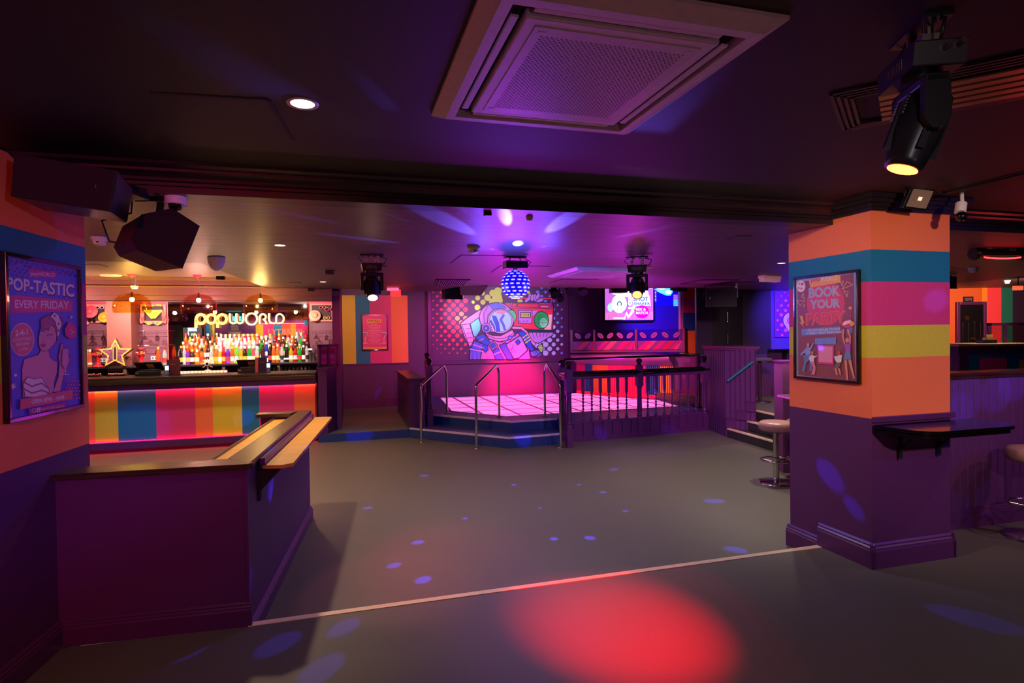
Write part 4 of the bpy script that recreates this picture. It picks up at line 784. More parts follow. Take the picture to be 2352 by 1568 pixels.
for k in range(13): A.rect(1660, 345 + k * 19, 1750, 356 + k * 19, gp_ if k < 6 else gc); A.rect(1762, 300 + k * 23, 1815, 312 + k * 23, gw if k % 3 == 0 else gp_)
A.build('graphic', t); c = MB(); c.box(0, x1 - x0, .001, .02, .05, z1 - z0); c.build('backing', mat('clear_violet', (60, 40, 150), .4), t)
# ---- pin artwork on the rear right wall
RP = Plane((0, YB), 0.); x0, x1 = RP.px(1778, 760)[0], RP.px(1900, 760)[0]; z0, z1 = RP.px(1800, 774)[1], RP.px(1800, 669)[1]
t = thing('dotted_wall_panel', 'purple panel with pink dots and a white pin emblem, beyond the stairs by the pillar', 'wall panel', RP.loc(x0, z0, .001), 0)
c = MB(); c.box(0, x1 - x0, -.03, 0, 0, z1 - z0); c.build('board', mat('violet_panel', (130, 40, 170), .5), t)
A = Art(lambda zx, zy: (lambda a: (a[0] - x0, a[1] - z0))(RP.px(1540 + zx / 7.84, 620 + zy / 7.84)))
for x, y, r in ((2048, 408, 13), (1985, 468, 14), (1915, 557, 9), (2062, 552, 26), (1985, 640, 24), (1915, 728, 22), (2120, 640, 30), (2058, 730, 30), (1982, 808, 32), (1915, 905, 22), (1990, 990, 34), (1915, 1078, 20), (2062, 1085, 36), (1995, 1172, 24), (2130, 460, 22)): A.ell(x + 3, y + 8, r, r, ink('dot_shadow', (60, 8, 70))); A.ell(x, y, r, r, ink('dot_rose', (250, 110, 190)))
A.oell(2150, 905, 140, 145, CRM, ink('navy', (20, 30, 90)), 10); A.poly([(2035, 985), (2265, 985), (2150, 1170)], CRM); A.line([(2035, 985), (2150, 1165), (2265, 985)], 9, ink('navy', (20, 30, 90))); A.oell(2150, 915, 62, 62, ink('dot_rose', (250, 110, 190)), ink('navy', (20, 30, 90)), 8)
o_ = A.build('print', t); o_.location = (0, -.031, 0)
# ================================================================== THE BAR
FV = 10.7
t = thing('bar_counter', 'long bar counter with colourful striped front, dark wood top and pink strip lighting', 'bar counter', W(-4.7, FV, G))
def bu(px): return pv(px, 950, FV)[0]
L_ = bu(729) - .01
c = MB(); bs = [(-4.7, 2), (bu(204), 0), (bu(218), 1), (bu(271), 3), (bu(358.6), 2), (bu(449), 0), (bu(489), 1), (bu(556), 3), (bu(596), 2), (bu(676), 0), (bu(724), 4), (L_, None)]
for (u0, k), (u1, _) in zip(bs[:-1], bs[1:]): c.box(u0 + 4.7, u1 + 4.7, 0, .06, .175, 1.02, k)
c.build('front_panel', [ORANGE, YEL, PINK, TEAL, mat('dark_red_paint', (150, 24, 40), .5)], t)
c = MB(); c.box(0, L_ + 4.7, .06, .6, 0, 1.13); c.build('carcass', PURPLE2, t)
c = MB(); c.box(0, L_ + 4.7, -.16, .62, 1.145, 1.185); c.box(0, L_ + 4.7, -.165, -.14, 1.075, 1.145); c.build('counter_top', DWOOD, t, .008)
c = MB(); c.box(0, L_ + 4.7, -.13, .0, .985, 1.08); c.build('fascia', PURPLE2, t)
c = MB(); c.box(0, L_ + 4.7, -.10, .0, .06, .17); c.build('plinth', PURPLE2, t, .004)
STRIP = mat('pink_led_strip', (255, 60, 90)); 
c = MB(); c.box(0, L_ + 4.7, -.025, -.01, .982, .985); s_ = c.build('light_strip', mat('bar_led', (255, 40, 80), emit=75, ecol=(255, 70, 85)), t)
c = MB(); c.box(0, L_ + 4.7, -.06, -.045, .056, .060); c.build('light_strip', mat('bar_led_low', (255, 10, 60), emit=16, ecol=(255, 10, 70)), t)
c = MB(); c.box(0, L_ + 4.7, -.02, -.008, .171, .174); c.build('light_strip', mat('bar_led_low', (255, 10, 60), emit=16, ecol=(255, 10, 70)), t)
BT = G + 1.185   # counter top height
# back counter and lit steps
def k2u(px, v=12.1, y=836): return pv(px, y, v)[0]
BZ = pv(500, 836, 11.95)[1]
t = thing('back_counter', 'dark back bar counter carrying the bottle display', 'counter', W(-4.7, 11.95, G))
c = MB(); c.box(0, 4.6, 0, .52, BZ - G - .035, BZ - G); c.build('worktop', mat('black_slate_top', (34, 28, 34), .3), t, .004)
c = MB(); c.box(0, 4.6, .3, .5, 0, BZ - G - .035); c.build('cabinet', BLACKM, t)
for x in (.95, 1.62, 2.55, 3.5): c = MB(); c.box(x, x + .05, .02, .3, .85, BZ - G - .035); c.build('divider', mat('worn_wood', (90, 64, 50), .5), t)
c = MB(); c.box(0, 4.6, -.02, .3, BZ - G - .24, BZ - G - .215); c.build('lower_shelf', mat('black_slate_top', (34, 28, 34), .3), t)
GLO = mat('white_step_glow', (255, 250, 235), emit=4, ecol=(255, 240, 225)); GLW = mat('amber_step_glow', (255, 200, 120), emit=2.6, ecol=(255, 200, 130))
wd = k2u(716) - k2u(416)
for k, nm in enumerate(('lowest', 'middle', 'top')):
    t = thing('bottle_step', f'long glowing display step for bottles on the back counter, {nm} of three', 'display step', W(k2u(416), 12.05, BZ), TB, 'lit bottle steps')
    c = MB(); c.box(0, wd, .101 + .1 * k, .099 + .1 * (k + 1), .0, .085 * (k + 1)); st = c.build('step', BLACK, t)
    c = MB(); c.box(wd * .0, wd * .25, .0995 + .1 * k, .101 + .1 * k, .012 + .085 * k, .08 + .085 * k, 1); c.box(wd * .25, wd * .68, .0995 + .1 * k, .101 + .1 * k, .012 + .085 * k, .08 + .085 * k, 0); c.box(wd * .68, wd, .0995 + .1 * k, .101 + .1 * k, .05 + .085 * k, .075 + .085 * k, 0); c.build('lit_riser', [GLO, GLW], st)
    if k == 2: c = MB(); c.box(wd * .28, wd * .66, .392, .398, .257, .42); c.build('lit_back_panel', GLO, t)
# mirror
m0, m1 = pv(387, 750, BV)[0], pv(708, 750, BV)[0]; zt_ = pv(500, 693, BV)[1]
t = thing('bar_mirror', 'wide mirror covering the wall behind the bottles', 'mirror', W(m0, BV - .02, 1.2))
c = MB(); c.box(0, m1 - m0, 0, .012, 0, zt_ - 1.2); gl_ = c.build('glass', mat('mirror_silver', (216, 206, 200), .015, 1.), t); gl_.rotation_euler[2] = math.radians(MROT); gl_.location = (0, -.004, 0)
for x_ in (-.012, m1 - m0): c = MB(); c.box(x_, x_ + .012, -.012, .012, 0, zt_ - 1.2); c.build('edge_trim', mat('coral_trim', (226, 110, 96), .5), t)
t = thing('strip_light', 'pink strip light along the top of the back bar wall', 'light', W(-4.7, BV - .06, zt_ + .012))
c = MB(); c.box(0, 4.5, 0, .03, .0, .012); c.build('diffuser', mat('pink_led_top', (255, 90, 110), emit=14, ecol=(255, 80, 100)), t)
# recess backs: pink glow boards above the picture frames
for a_0, a_1 in ((188, 245), (311, 387), (709, 762)):
    for q in (0,): pass
# popworld letters on the mirror
SG = Plane(W(0, BV - .13)[:2], TB); sx0, sz0 = SG.px(446, 762)
sc_ = (SG.px(546, 762)[0] - sx0) / 100
YS = mat('sign_yellow', (250, 196, 84), .45); CS = mat('sign_cream', (250, 214, 150), .45)
t = thing('wall_sign', 'cut-out yellow and cream lettering sign reading popWORLD mounted on the bar mirror', 'sign', SG.loc(sx0, sz0), SG.a)
def sgn(zx, zy): a = SG.px(440 + zx / 9.8, 640 + zy / 9.8); return (a[0] - sx0, a[1] - sz0)
def ribbon(pts, wd_, m, y0=-.02, y1=0., closed=False):
    """flat ribbon of constant width along pts in x/z, with real thickness"""
    c = MB(); P = [Vector((*p, 0)) for p in pts]; n = len(P); L = []; R = []
    for i in range(n):
        a = P[(i - 1) % n] if closed or i else P[0]; b = P[(i + 1) % n] if closed or i < n - 1 else P[-1]
        d = (b - a).normalized(); nn = Vector((-d.y, d.x, 0)); L.append(P[i] + nn * wd_ / 2); R.append(P[i] - nn * wd_ / 2)
    m_ = n if closed else n - 1
    vs = [(p.x, y0, p.y) for p in L] + [(p.x, y0, p.y) for p in R] + [(p.x, y1, p.y) for p in L] + [(p.x, y1, p.y) for p in R]
    fs = []
    for i in range(m_):
        j = (i + 1) % n; fs += [(i, j, n + j, n + i), (2 * n + i, 3 * n + i, 3 * n + j, 2 * n + j), (i, 2 * n + i, 2 * n + j, j), (n + i, n + j, 3 * n + j, 3 * n + i)]
    if not closed: fs += [(0, n, 3 * n, 2 * n), (n - 1, 3 * n - 1, 4 * n - 1, 2 * n - 1)]
    c.add(vs, fs); return c
def arc(cx_, cy_, r, a0, a1, n=18): return [(cx_ + r * math.cos(math.radians(a0 + (a1 - a0) * k / n)), cy_ + r * math.sin(math.radians(a0 + (a1 - a0) * k / n))) for k in range(n + 1)]
def letter(paths, wd_, m):
    c = MB()
    for pts, cl in paths:
        r = ribbon([sgn(*p) for p in pts], wd_ / 9.8 * sc_, m, closed=cl); c.add(r.v, r.f)
    c.build('letter', m, t)
ring = lambda x, y, r: arc(x, y, r, 0, 360, 32)[:-1]
letter([(ring(213, 905, 102), True), ([(105, 905), (105, 1108)], False)], 70, YS)
letter([(ring(450, 905, 98), True)], 66, YS)
letter([(ring(690, 905, 100), True), ([(590, 905), (590, 1105)], False)], 66, YS)
letter([([(862, 780), (862, 930)] + arc(937, 930, 75, 180, 0) [::1][1:] if False else [(862, 780), (862, 900), (866, 950), (885, 985), (920, 1003), (955, 1003), (990, 980), (1008, 940), (1012, 900), (1012, 780)], False), ([(1012, 900), (1016, 950), (1035, 985), (1070, 1003), (1105, 1003), (1140, 980), (1160, 940), (1165, 900), (1165, 780)], False)], 46, CS)
letter([(ring(1350, 905, 128), True)], 44, CS)
letter([([(1532, 1022), (1532, 870), (1545, 825), (1580, 797), (1620, 795), (1655, 812), (1672, 850), (1665, 890), (1630, 915), (1600, 918)], False), ([(1620, 915), (1655, 940), (1675, 980), (1700, 1022)], False)], 44, CS)
letter([([(1742, 775), (1742, 900), (1750, 950), (1775, 985), (1810, 1000), (1880, 1002)], False)], 44, CS)
letter([([(1905, 1000), (1905, 870), (1918, 825), (1955, 797), (2000, 795), (2045, 820), (2072, 865), (2075, 920), (2055, 970), (2010, 1000), (1960, 1003)], True)], 42, CS)
# neon drink sign, built as an object in place of its mirror reflection
t = thing('neon_sign', 'small black neon sign of a hand gripping a glass, standing in for its mirror reflection', 'neon sign', W(*[pv(421, 795, 12.45)[0], 12.45], pv(421, 795, 12.45)[1]))
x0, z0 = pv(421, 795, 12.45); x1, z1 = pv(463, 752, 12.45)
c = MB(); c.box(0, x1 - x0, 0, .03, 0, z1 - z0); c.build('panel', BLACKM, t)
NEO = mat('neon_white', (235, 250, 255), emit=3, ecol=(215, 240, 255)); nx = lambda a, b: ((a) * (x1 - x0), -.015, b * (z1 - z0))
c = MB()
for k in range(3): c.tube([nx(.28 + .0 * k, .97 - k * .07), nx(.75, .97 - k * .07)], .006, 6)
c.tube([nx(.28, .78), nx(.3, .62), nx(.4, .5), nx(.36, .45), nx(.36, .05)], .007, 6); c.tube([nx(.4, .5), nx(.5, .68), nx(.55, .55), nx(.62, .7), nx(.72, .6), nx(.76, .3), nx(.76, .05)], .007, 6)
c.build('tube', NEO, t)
# ---- bottles
def bottle_mb(shape, s=1.):
    P = {0: [(.034, 0), (.035, .01), (.035, .17), (.034, .19), (.019, .225), (.018, .285)], 1: [(.036, 0), (.037, .15), (.034, .175), (.02, .20), (.02, .25)],
         2: [(.032, 0), (.033, .02), (.035, .19), (.028, .23), (.019, .255), (.018, .30)], 3: [(.037, 0), (.038, .10), (.030, .15), (.020, .19), (.016, .24)], 4: [(.030, 0), (.031, .20), (.027, .225), (.016, .25), (.016, .31)]}[shape]
    c = MB(); P = [(r * s, z * s) for r, z in P]; c.lathe(P, n=12, mi=0)
    zt = P[-1][1]; c.lathe([(P[-1][0] * 1.15, zt - .03 * s), (P[-1][0] * 1.15, zt + .012 * s)], n=10, mi=1)
    rb = P[1][0] * 1.02; c.lathe([(rb, .045 * s), (rb, .12 * s)], n=12, mi=2, cap=False)
    return c, zt + .012 * s
BCOL = {'clear': (230, 236, 240), 'amber': (236, 150, 40), 'green': (40, 214, 70), 'red': (220, 40, 50), 'violet': (160, 60, 235), 'brown': (96, 44, 22), 'pink': (246, 110, 140), 'blue': (50, 90, 230), 'yellow': (240, 214, 60), 'dark': (34, 20, 24), 'orange': (250, 130, 50), 'lime': (150, 240, 60)}
LCOL = [('white', (236, 228, 220)), ('cream', (236, 210, 160)), ('black', (28, 24, 28)), ('red', (190, 40, 40)), ('gold', (206, 160, 70)), ('silver', (190, 190, 196))]
BM = {}
ORD = ['first', 'second', 'third', 'fourth', 'fifth', 'sixth', 'seventh', 'eighth', 'ninth', 'tenth', 'eleventh', 'twelfth', 'thirteenth', 'fourteenth', 'fifteenth', 'sixteenth', 'seventeenth', 'eighteenth', 'nineteenth', 'twentieth'] + ['twenty-' + s for s in ('first', 'second', 'third', 'fourth', 'fifth', 'sixth', 'seventh', 'eighth', 'ninth')] + ['thirtieth'] + ['thirty-' + s for s in ('first', 'second', 'third', 'fourth', 'fifth', 'sixth', 'seventh', 'eighth', 'ninth')] + ['fortieth'] + ['forty-' + s for s in ('first', 'second', 'third', 'fourth')]
def bottle(u, v, z, shape, col, li, ci, label, group, s=1.):
    k = (shape, col, li, ci, s)
    if k not in BM:
        c, _ = bottle_mb(shape, s); o = c.build('bottle', [liquidmat('liquid_' + col, BCOL[col]), mat('cap_' + LCOL[ci][0], LCOL[ci][1], .4), mat('label_' + LCOL[li][0], LCOL[li][1], .6)]); BM[k] = o.data
    else: o = bpy.data.objects.new('bottle', BM[k]); COL.objects.link(o)
    o.location = W(u, v, z); o.rotation_euler = (0, 0, TB); tag(o, label, 'bottle', group); return o
rb = random.Random(11)
front = [(432, 'violet', 1), (442, 'brown', 1), (453, 'amber', 3), (464, 'amber', 1), (486, 'clear', 0), (497, 'amber', 0), (506, 'yellow', 3), (514, 'red', 0), (524, 'violet', 0), (534, 'orange', 0), (544, 'lime', 4), (554, 'yellow', 0), (563, 'brown', 0), (573, 'green', 0), (582, 'pink', 0), (591, 'clear', 0), (604, 'brown', 2), (620, 'dark', 4), (629, 'orange', 0), (638, 'amber', 4), (648, 'clear', 4), (659, 'dark', 2), (669, 'yellow', 0), (679, 'red', 0), (689, 'green', 0), (698, 'brown', 0), (705, 'clear', 4), (424, 'clear', 4), (417, 'dark', 4), (379, 'clear', 0), (364, 'orange', 2), (380, 'red', 4)]
front = sorted(front[:-1])
for i, (px_, col, sh) in enumerate(front):
    u = k2u(px_, 12.12); bottle(u, 12.12, BZ, sh, col, rb.randrange(6), rb.randrange(6), f'{col} bottle on the back counter, {ORD[i]} from the left in the front row', 'front row of bottles', 1.08)
palette = {0: ['amber', 'orange', 'yellow', 'amber', 'clear', 'brown'], 1: ['clear', 'clear', 'pink', 'clear', 'yellow', 'clear'], 2: ['red', 'brown', 'green', 'dark', 'amber', 'clear', 'blue', 'pink']}
for row, (vv, zz_, nm) in enumerate([(12.20, .085, 'lowest step'), (12.30, .17, 'middle step'), (12.40, .255, 'top step')]):
    n_ = 30 - row; 
    for i in range(n_):
        px_ = 421 + row * 3 + i * (286 / n_); q = 0 if px_ < 505 else 1 if px_ < 592 else 2
        col = rb.choice(palette[q]);
        if row == 2 and q == 2: col = rb.choice(['red', 'amber', 'dark', 'clear', 'blue'])
        if abs(px_ - 604) < 5 and row == 0: col = 'green'
        if row == 1 and abs(px_ - 694) < 5: col = 'green'
        bottle(k2u(px_, vv, 800), vv, BZ + zz_, rb.choice([0, 1, 2, 3, 4] if q != 1 else [0, 2, 0]), col, rb.randrange(6) if q != 1 else rb.choice([0, 0, 1]), rb.randrange(6) if q != 1 else rb.choice([0, 1, 4]), f'{col} bottle on the {nm} of the display, {ORD[i]} from the left', f'bottles on the {nm}', 1.04 - .02 * row)
for i, (px_, col) in enumerate(((200, 'clear'), (207, 'orange'))): bottle(k2u(px_, 12.12), 12.12, BZ, 2, col, 0, 1, f'{col} bottle at the far left end of the back counter', 'bottles at the left end', 1.)
# shaker tins
for i, px_ in enumerate((713, 720)):
    c = MB(); c.lathe([(.034, 0), (.045, .17), (.047, .175)], n=18); o = c.build('shaker_tin', STEEL); o.location = W(k2u(px_, 12.15), 12.15 + .03 * i, BZ); tag(o, f'steel cocktail shaker tin, {"left" if i == 0 else "right"} one of the pair at the right end of the bottles', 'shaker', 'shaker tins')
# tumblers on the lower shelf
GLA = glassmat('clear_glass', (235, 225, 225), .45); FRO = mat('frosted_tumbler', (240, 196, 170), .3, trans=.3)
LSZ = BZ - .215; c = MB(); c.lathe([(.028, 0), (.036, .10), (.033, .10), (.026, .006)], n=14, cap=False); c.lathe([(.0, .001), (.028, .001)], n=14, cap=False); gm = None
for i in range(13):
    px_ = 417 + i * 8.4
    if i == 0: o = c.build('tumbler', FRO); gm = o.data
    else: o = bpy.data.objects.new('tumbler', gm); COL.objects.link(o)
    o.location = W(k2u(px_, 11.99, 855), 11.99, LSZ); tag(o, f'pale tumbler on the shelf under the bottles, {ORD[i]} from the left', 'glass', 'tumblers under the back counter')
c = MB(); c.lathe([(.03, 0), (.03, .13), (.027, .13), (.027, .006)], n=14, cap=False)
for i in range(10):
    px_ = 630 + i * 9
    if i == 0: o = c.build('pint_glass', GLA); gm = o.data
    else: o = bpy.data.objects.new('pint_glass', gm); COL.objects.link(o)
    o.location = W(k2u(px_, 11.99, 855), 11.99, LSZ); tag(o, f'clear tall glass on the right-hand lower shelf, {ORD[i]} from the left', 'glass', 'tall glasses under the back counter')
# hanging glasses on rails
def rail(px0, px1, py, nm):
    v = 12.42; u0, z = pv(px0, py, v); u1, _ = pv(px1, py, v); t = thing('glass_rail', f'thin metal rail for stemmed glasses, {nm}', 'glass rail', W(u0, v, z))
    c = MB(); c.tube([(0, -.09, 0), (u1 - u0, -.09, 0)], .004, 6); c.tube([(0, 0.08, 0), (u1 - u0, 0.08, 0)], .004, 6)
    for x in (.02, u1 - u0 - .02): c.tube([(x, -.09, 0), (x, .17, 0)], .004, 6)
    c.build('rods', CHROME, t); return z
GM2 = {}
def hang(px, py, z, kind, lab, grp):
    v = 12.42; u = pv(px, py, v)[0]
    if kind not in GM2:
        if kind == 'wine': P = [(.036, 0), (.036, -.003), (.005, -.008), (.004, -.075), (.012, -.085), (.034, -.115), (.038, -.15), (.031, -.19), (.030, -.19), (.036, -.15), (.030, -.118), (.0, -.09)]
        else: P = [(.036, 0), (.036, -.003), (.005, -.008), (.004, -.07), (.012, -.08), (.028, -.12), (.062, -.16), (.061, -.165), (.026, -.125), (0, -.088)]
        c = MB(); c.lathe(P, n=18, cap=False); o = c.build('stemmed_glass', glassmat('clear_glass', (235, 225, 225), .45)); GM2[kind] = o.data
    else: o = bpy.data.objects.new('stemmed_glass', GM2[kind]); COL.objects.link(o)
    o.location = W(u, v, z + .004); tag(o, lab, 'glass', grp)
for nm, p0, p1, cols in (('left alcove', 196, 245, (212, 237)), ('middle alcove', 320, 386, (332, 361)), ('right alcove', 714, 760, (726, 750))):
    for ry, rn in ((760, 'upper'), (793, 'lower')):
        z = rail(p0, p1, ry, f'{rn} one in the {nm} of the back bar')
        for k, px_ in enumerate(cols):
            if rn == 'lower' and k == (1 if nm != 'middle alcove' else 0): continue
            hang(px_, ry, z, 'wine' if k else 'coupe', f'upside-down stemmed glass on the {rn} rail of the {nm}, {"right" if k else "left"} one', 'hanging stemmed glasses')
# star marquee sign
def cnt(pxs, pys, v): return pv(pxs, pys, v)
v = 12.0; (su, sz_c) = pv(268, 808, v); R_ = (pv(308, 808, v)[0] - pv(229, 808, v)[0]) / 2 * 1.05
t = thing('star_light', 'large gold-edged star marquee sign with carnival rays leaning on the back bar', 'star sign', W(su, v, BZ), TB, rx=-.08)
zc = R_ * math.cos(PI / 5) * .98
def st_(r, k=.45): return [(x, z + zc) for x, z in star(0, 0, r, PI / 2, k)]
c = MB(); c.prism(st_(R_), 0, .09, T=Matrix.Rotation(PI / 2, 4, 'X')); 
c.build('case', mat('antique_gold', (120, 88, 40), .45, .5), t, .003)
A = Art(); A.step = .002; A.l = 1; A.poly(st_(R_ * .97), mat('gold_face', (230, 160, 70), .4)); A.poly(st_(R_ * .74), mat('star_ground', (80, 30, 90), .5))
for k in range(40):
    a = k * PI / 20; q = [(0, zc), (R_ * .62 * math.cos(a), zc + R_ * .62 * math.sin(a)), (R_ * .62 * math.cos(a + .06), zc + R_ * .62 * math.sin(a + .06))]
    rr = R_ * (.33 + .30 * max(0, math.cos(5 * (a - PI / 2)))); q = [(0, zc), (rr * math.cos(a), zc + rr * math.sin(a)), (rr * math.cos(a + .07), zc + rr * math.sin(a + .07))]; A.poly(q, mat('ray_coral', (240, 120, 110), .5), False)
A.l += 1; A.poly([(-.035, zc - .12), (.035, zc - .12), (.035, zc + .1), (.0, zc + .17), (-.035, zc + .1)], mat('gold_face', (230, 160, 70), .4)); A.poly([(-.022, zc - .10), (.022, zc - .10), (.022, zc + .09), (.0, zc + .14), (-.022, zc + .09)], mat('star_slot', (36, 12, 26), .5))
o = A.build('face', t); o.location = (0, -.09, 0)
c = MB(); pts = st_(R_ * .855, .52)
for i in range(10):
    a, b = pts[i], pts[(i + 1) % 10]
    for k in range(3): c = MB(); c.sph((a[0] + (b[0] - a[0]) * k / 3, -.098, a[1] + (b[1] - a[1]) * k / 3), .009, 8); c.build('bulb', mat('bulb_warm', (255, 190, 110), emit=.7, ecol=(255, 160, 80)), t)
c = MB(); c.tube([(.2, -.05, zc - .02), (.27, -.05, zc - .05), (.24, -.05, zc - .11), (.17, -.05, zc - .08)], .004, 6); c.build('handle', CHROME, t)
# gumball machines
GR_ = mat('gumball_red', (232, 40, 50), .25)
for px_, nm in ((226, 'left of the star sign'), (325, 'right of the star sign')):
    v = 12.15; u = pv(px_, 830, v)[0]; t = thing('gumball_machine', f'red gumball machine with clear globe on a flared stand, {nm}', 'gumball machine', W(u, v, BZ))
    c = MB(); c.lathe([(.085, 0), (.08, .012), (.04, .04), (.028, .08), (.03, .14), (.055, .18), (.062, .185)], n=24); c.build('stand', GR_, t)
    c = MB(); c.sph((0, 0, .25), .078, 20); c.build('globe', glassmat('globe_glass', (250, 225, 225), .4), t)
    c = MB(); c.lathe([(.055, .30), (.05, .318), (.03, .333), (.0, .337)], n=20); c.build('lid', GR_, t)
    c = MB(); c.box(-.07, -.02, -.09, -.05, .19, .25); c.cyl((-.045, -.095, .22), (-.045, -.11, .22), .012); c.build('dispenser', GR_, t, .01)
    c = MB(); rg = random.Random(5)
    for _ in range(46):
        a, r_, z_ = rg.random() * 6.28, rg.random() ** .5 * .055, rg.random() * .05; c.sph((r_ * math.cos(a), r_ * math.sin(a), .20 + z_), .011, 6, mi=rg.randrange(4))
    g_ = c.build('gumballs', [GR_, mat('gum_white', (240, 230, 220)), mat('gum_yellow', (240, 200, 60)), mat('gum_pink', (240, 130, 150))], t); g_['kind'] = 'stuff'
# display frames with beach props
FRM = mat('pink_frame', (246, 130, 120), .5)
def shadow_frame(lab, p0, p1, y0, y1):
    v = BV - .03; u0, z1 = pv(p0, y0, v); u1, z0 = pv(p1, y1, v); t = thing('display_frame', lab, 'display frame', W(u0, v, z0)); w_, h_ = u1 - u0, z1 - z0
    c = MB()
    for a in ((0, w_, 0, .035), (0, w_, h_ - .035, h_), (0, .035, .035, h_ - .035), (w_ - .035, w_, .035, h_ - .035)): c.box(a[0], a[1], -.03, 0, a[2], a[3])
    c.build('frame', FRM, t, .004)
    c = MB(); c.box(.035, w_ - .035, -.006, 0, .035, h_ - .035); 
    for i in range(10): c.box(.035 + i * (w_ - .07) / 10, .038 + i * (w_ - .07) / 10, -.014, -.008, .035, h_ - .035)
    for i in range(8): c.box(.035, w_ - .035, -.016, -.010, .035 + i * (h_ - .07) / 8, .038 + i * (h_ - .07) / 8)
    c.build('netting', mat('dark_net', (70, 24, 40), .6), t); return t, w_, h_, u0, z0
def hatp(px_, py_, r_, colr, lab, tilt=1.3):
    v = BV - .15; u, z = pv(px_, py_, v); t = thing('straw_hat', lab, 'hat', W(u, v, z), TB, rx=tilt)
    c = MB(); c.lathe([(r_, -.01), (r_ * .75, .012), (r_ * .48, .004), (r_ * .46, r_ * .35), (r_ * .36, r_ * .48), (0, r_ * .52)], n=26); c.lathe([(r_, -.01), (r_ * .7, -.004), (0, -.004)], n=26); c.build('straw', mat('straw_' + lab.split()[0], colr, .6, grain=.3, gscale=(120, 120, 30)), t)
    c = MB(); c.lathe([(r_ * .49, .012), (r_ * .485, r_ * .12)], n=26, cap=False); c.build('band', mat('hat_band', (170, 40, 60), .5), t)
def shades(px_, py_, lab, colr, s=1.):
    v = BV - .1; u, z = pv(px_, py_, v); t = thing('sunglasses', lab, 'sunglasses', W(u, v, z))
    c = MB()
    for x in (-.035 * s, .035 * s): c.tube([(x + .028 * s * math.cos(a * PI / 8), 0, .024 * s * math.sin(a * PI / 8)) for a in range(16)], .005, 6, closed=True)
    c.tube([(-.01 * s, 0, .008), (.01 * s, 0, .008)], .004, 6); c.build('frame', mat('shades_' + colr[0], colr[1], .3), t)
    c = MB()
    for x in (-.035 * s, .035 * s): c.lathe([(0, 0), (.024 * s, 0)], n=14, cap=False, T=Matrix.Translation((x, 0, 0)) @ Matrix.Rotation(PI / 2, 4, 'X'))
    c.build('lens', mat('dark_lens', (26, 14, 20), .15), t)
def lei(pts, lab, colr):
    v = BV - .085; P = [pv(*p, v) for p in pts]; t = thing('flower_garland', lab, 'garland', W(P[0][0], v, P[0][1]))
    c = MB(); rg = random.Random(2)
    for (a, b) in zip(P[:-1], P[1:]):
        for k in range(4):
            x, z = a[0] + (b[0] - a[0]) * k / 4 - P[0][0], a[1] + (b[1] - a[1]) * k / 4 - P[0][1]; c.sph((x, rg.uniform(-.01, .01), z), .022, 6, mi=rg.randrange(len(colr)))
    o = c.build('flowers', [mat('petal_' + n, rgb, .6) for n, rgb in colr], t)
CO = [('coral', (250, 90, 90)), ('yellow', (240, 190, 50)), ('green', (110, 190, 60)), ('pink', (250, 120, 160))]
shadow_frame('pink display frame in the left alcove with straw hats', 190, 247, 699, 741)
hatp(207, 715, .12, (236, 70, 90), 'red straw hat pinned to the left alcove frame'); hatp(239, 728, .10, (240, 176, 50), 'yellow straw hat at the lower right of the left alcove frame'); shades(229, 706, 'white-rimmed dark sunglasses above the red straw hat', ('white', (240, 220, 220))); shades(211, 736, 'black sunglasses below the red straw hat', ('black', (20, 16, 20)))
lei([(192, 700), (192, 720), (194, 738), (203, 745)], 'bright flower garland down the left edge of the left alcove frame', CO)
tt, w_, h_, u0, z0 = shadow_frame('pink display frame in the middle alcove with green swim briefs', 322, 382, 699, 741)
v = BV - .075; u, z = pv(330, 742, v)
t = thing('swim_briefs', 'lime green swim briefs pinned to the middle alcove frame', 'swim briefs', W(*(pv(331, 711, v)[0], v), pv(331, 711, v)[1])); X = pv(373, 711, v)[0] - pv(331, 711, v)[0]
zq = lambda fx, fz: (fx * X, fz * X)
q = [zq(0, 0), zq(.5, -.02), zq(1, 0), zq(.97, -.12), zq(.62, -.55), zq(.38, -.55), zq(.03, -.12)]
c = MB(); c.prism([(a, b) for a, b in q], -.0, .02, T=Matrix.Rotation(PI / 2, 4, 'X')); c.build('fabric', mat('lime_fabric', (186, 214, 40), .6), t, .006)
c = MB(); c.tube([(*[zq(.03, -.1)[0]], -.022, zq(0, -.12)[1]), (zq(.25, 0)[0], -.022, zq(0, -.28)[1]), (zq(.38, 0)[0], -.022, zq(0, -.53)[1])], .004, 6); c.tube([(zq(.97, 0)[0], -.022, zq(0, -.12)[1]), (zq(.75, 0)[0], -.022, zq(0, -.28)[1]), (zq(.62, 0)[0], -.022, zq(0, -.53)[1])], .004, 6); c.tube([(0, -.022, -.01), (X, -.022, -.01)], .004, 6); c.build('piping', mat('pale_lime_piping', (230, 240, 130), .6), t)
for px_, sg, nm in ((327, 1, 'left'), (377, -1, 'right')):
    v = BV - .08; u, z = pv(px_, 728, v); t = thing('flip_flop', f'coral flip-flop sandal hanging on the {nm} side of the green swim briefs', 'sandal', W(u, v, z))
    c = MB(); pts = [(.035 * math.cos(a) * (1.15 if math.sin(a) < 0 else .9), .125 * math.sin(a)) for a in [2 * PI * k / 24 for k in range(24)]]
    c.prism(pts, 0, .018, T=Matrix.Rotation(sg * .15, 4, 'Y') @ Matrix.Rotation(PI / 2, 4, 'X')); c.build('sole', mat('coral_rubber', (246, 74, 74), .5), t, .004)
    c = MB(); c.tube([(-.03, -.02, .02), (-.01, -.05, -.03), (0, -.02, -.07)], .006, 6); c.tube([(.03, -.02, .02), (.01, -.05, -.03), (0, -.02, -.07)], .006, 6); c.build('strap', mat('coral_rubber', (246, 74, 74), .5), t)
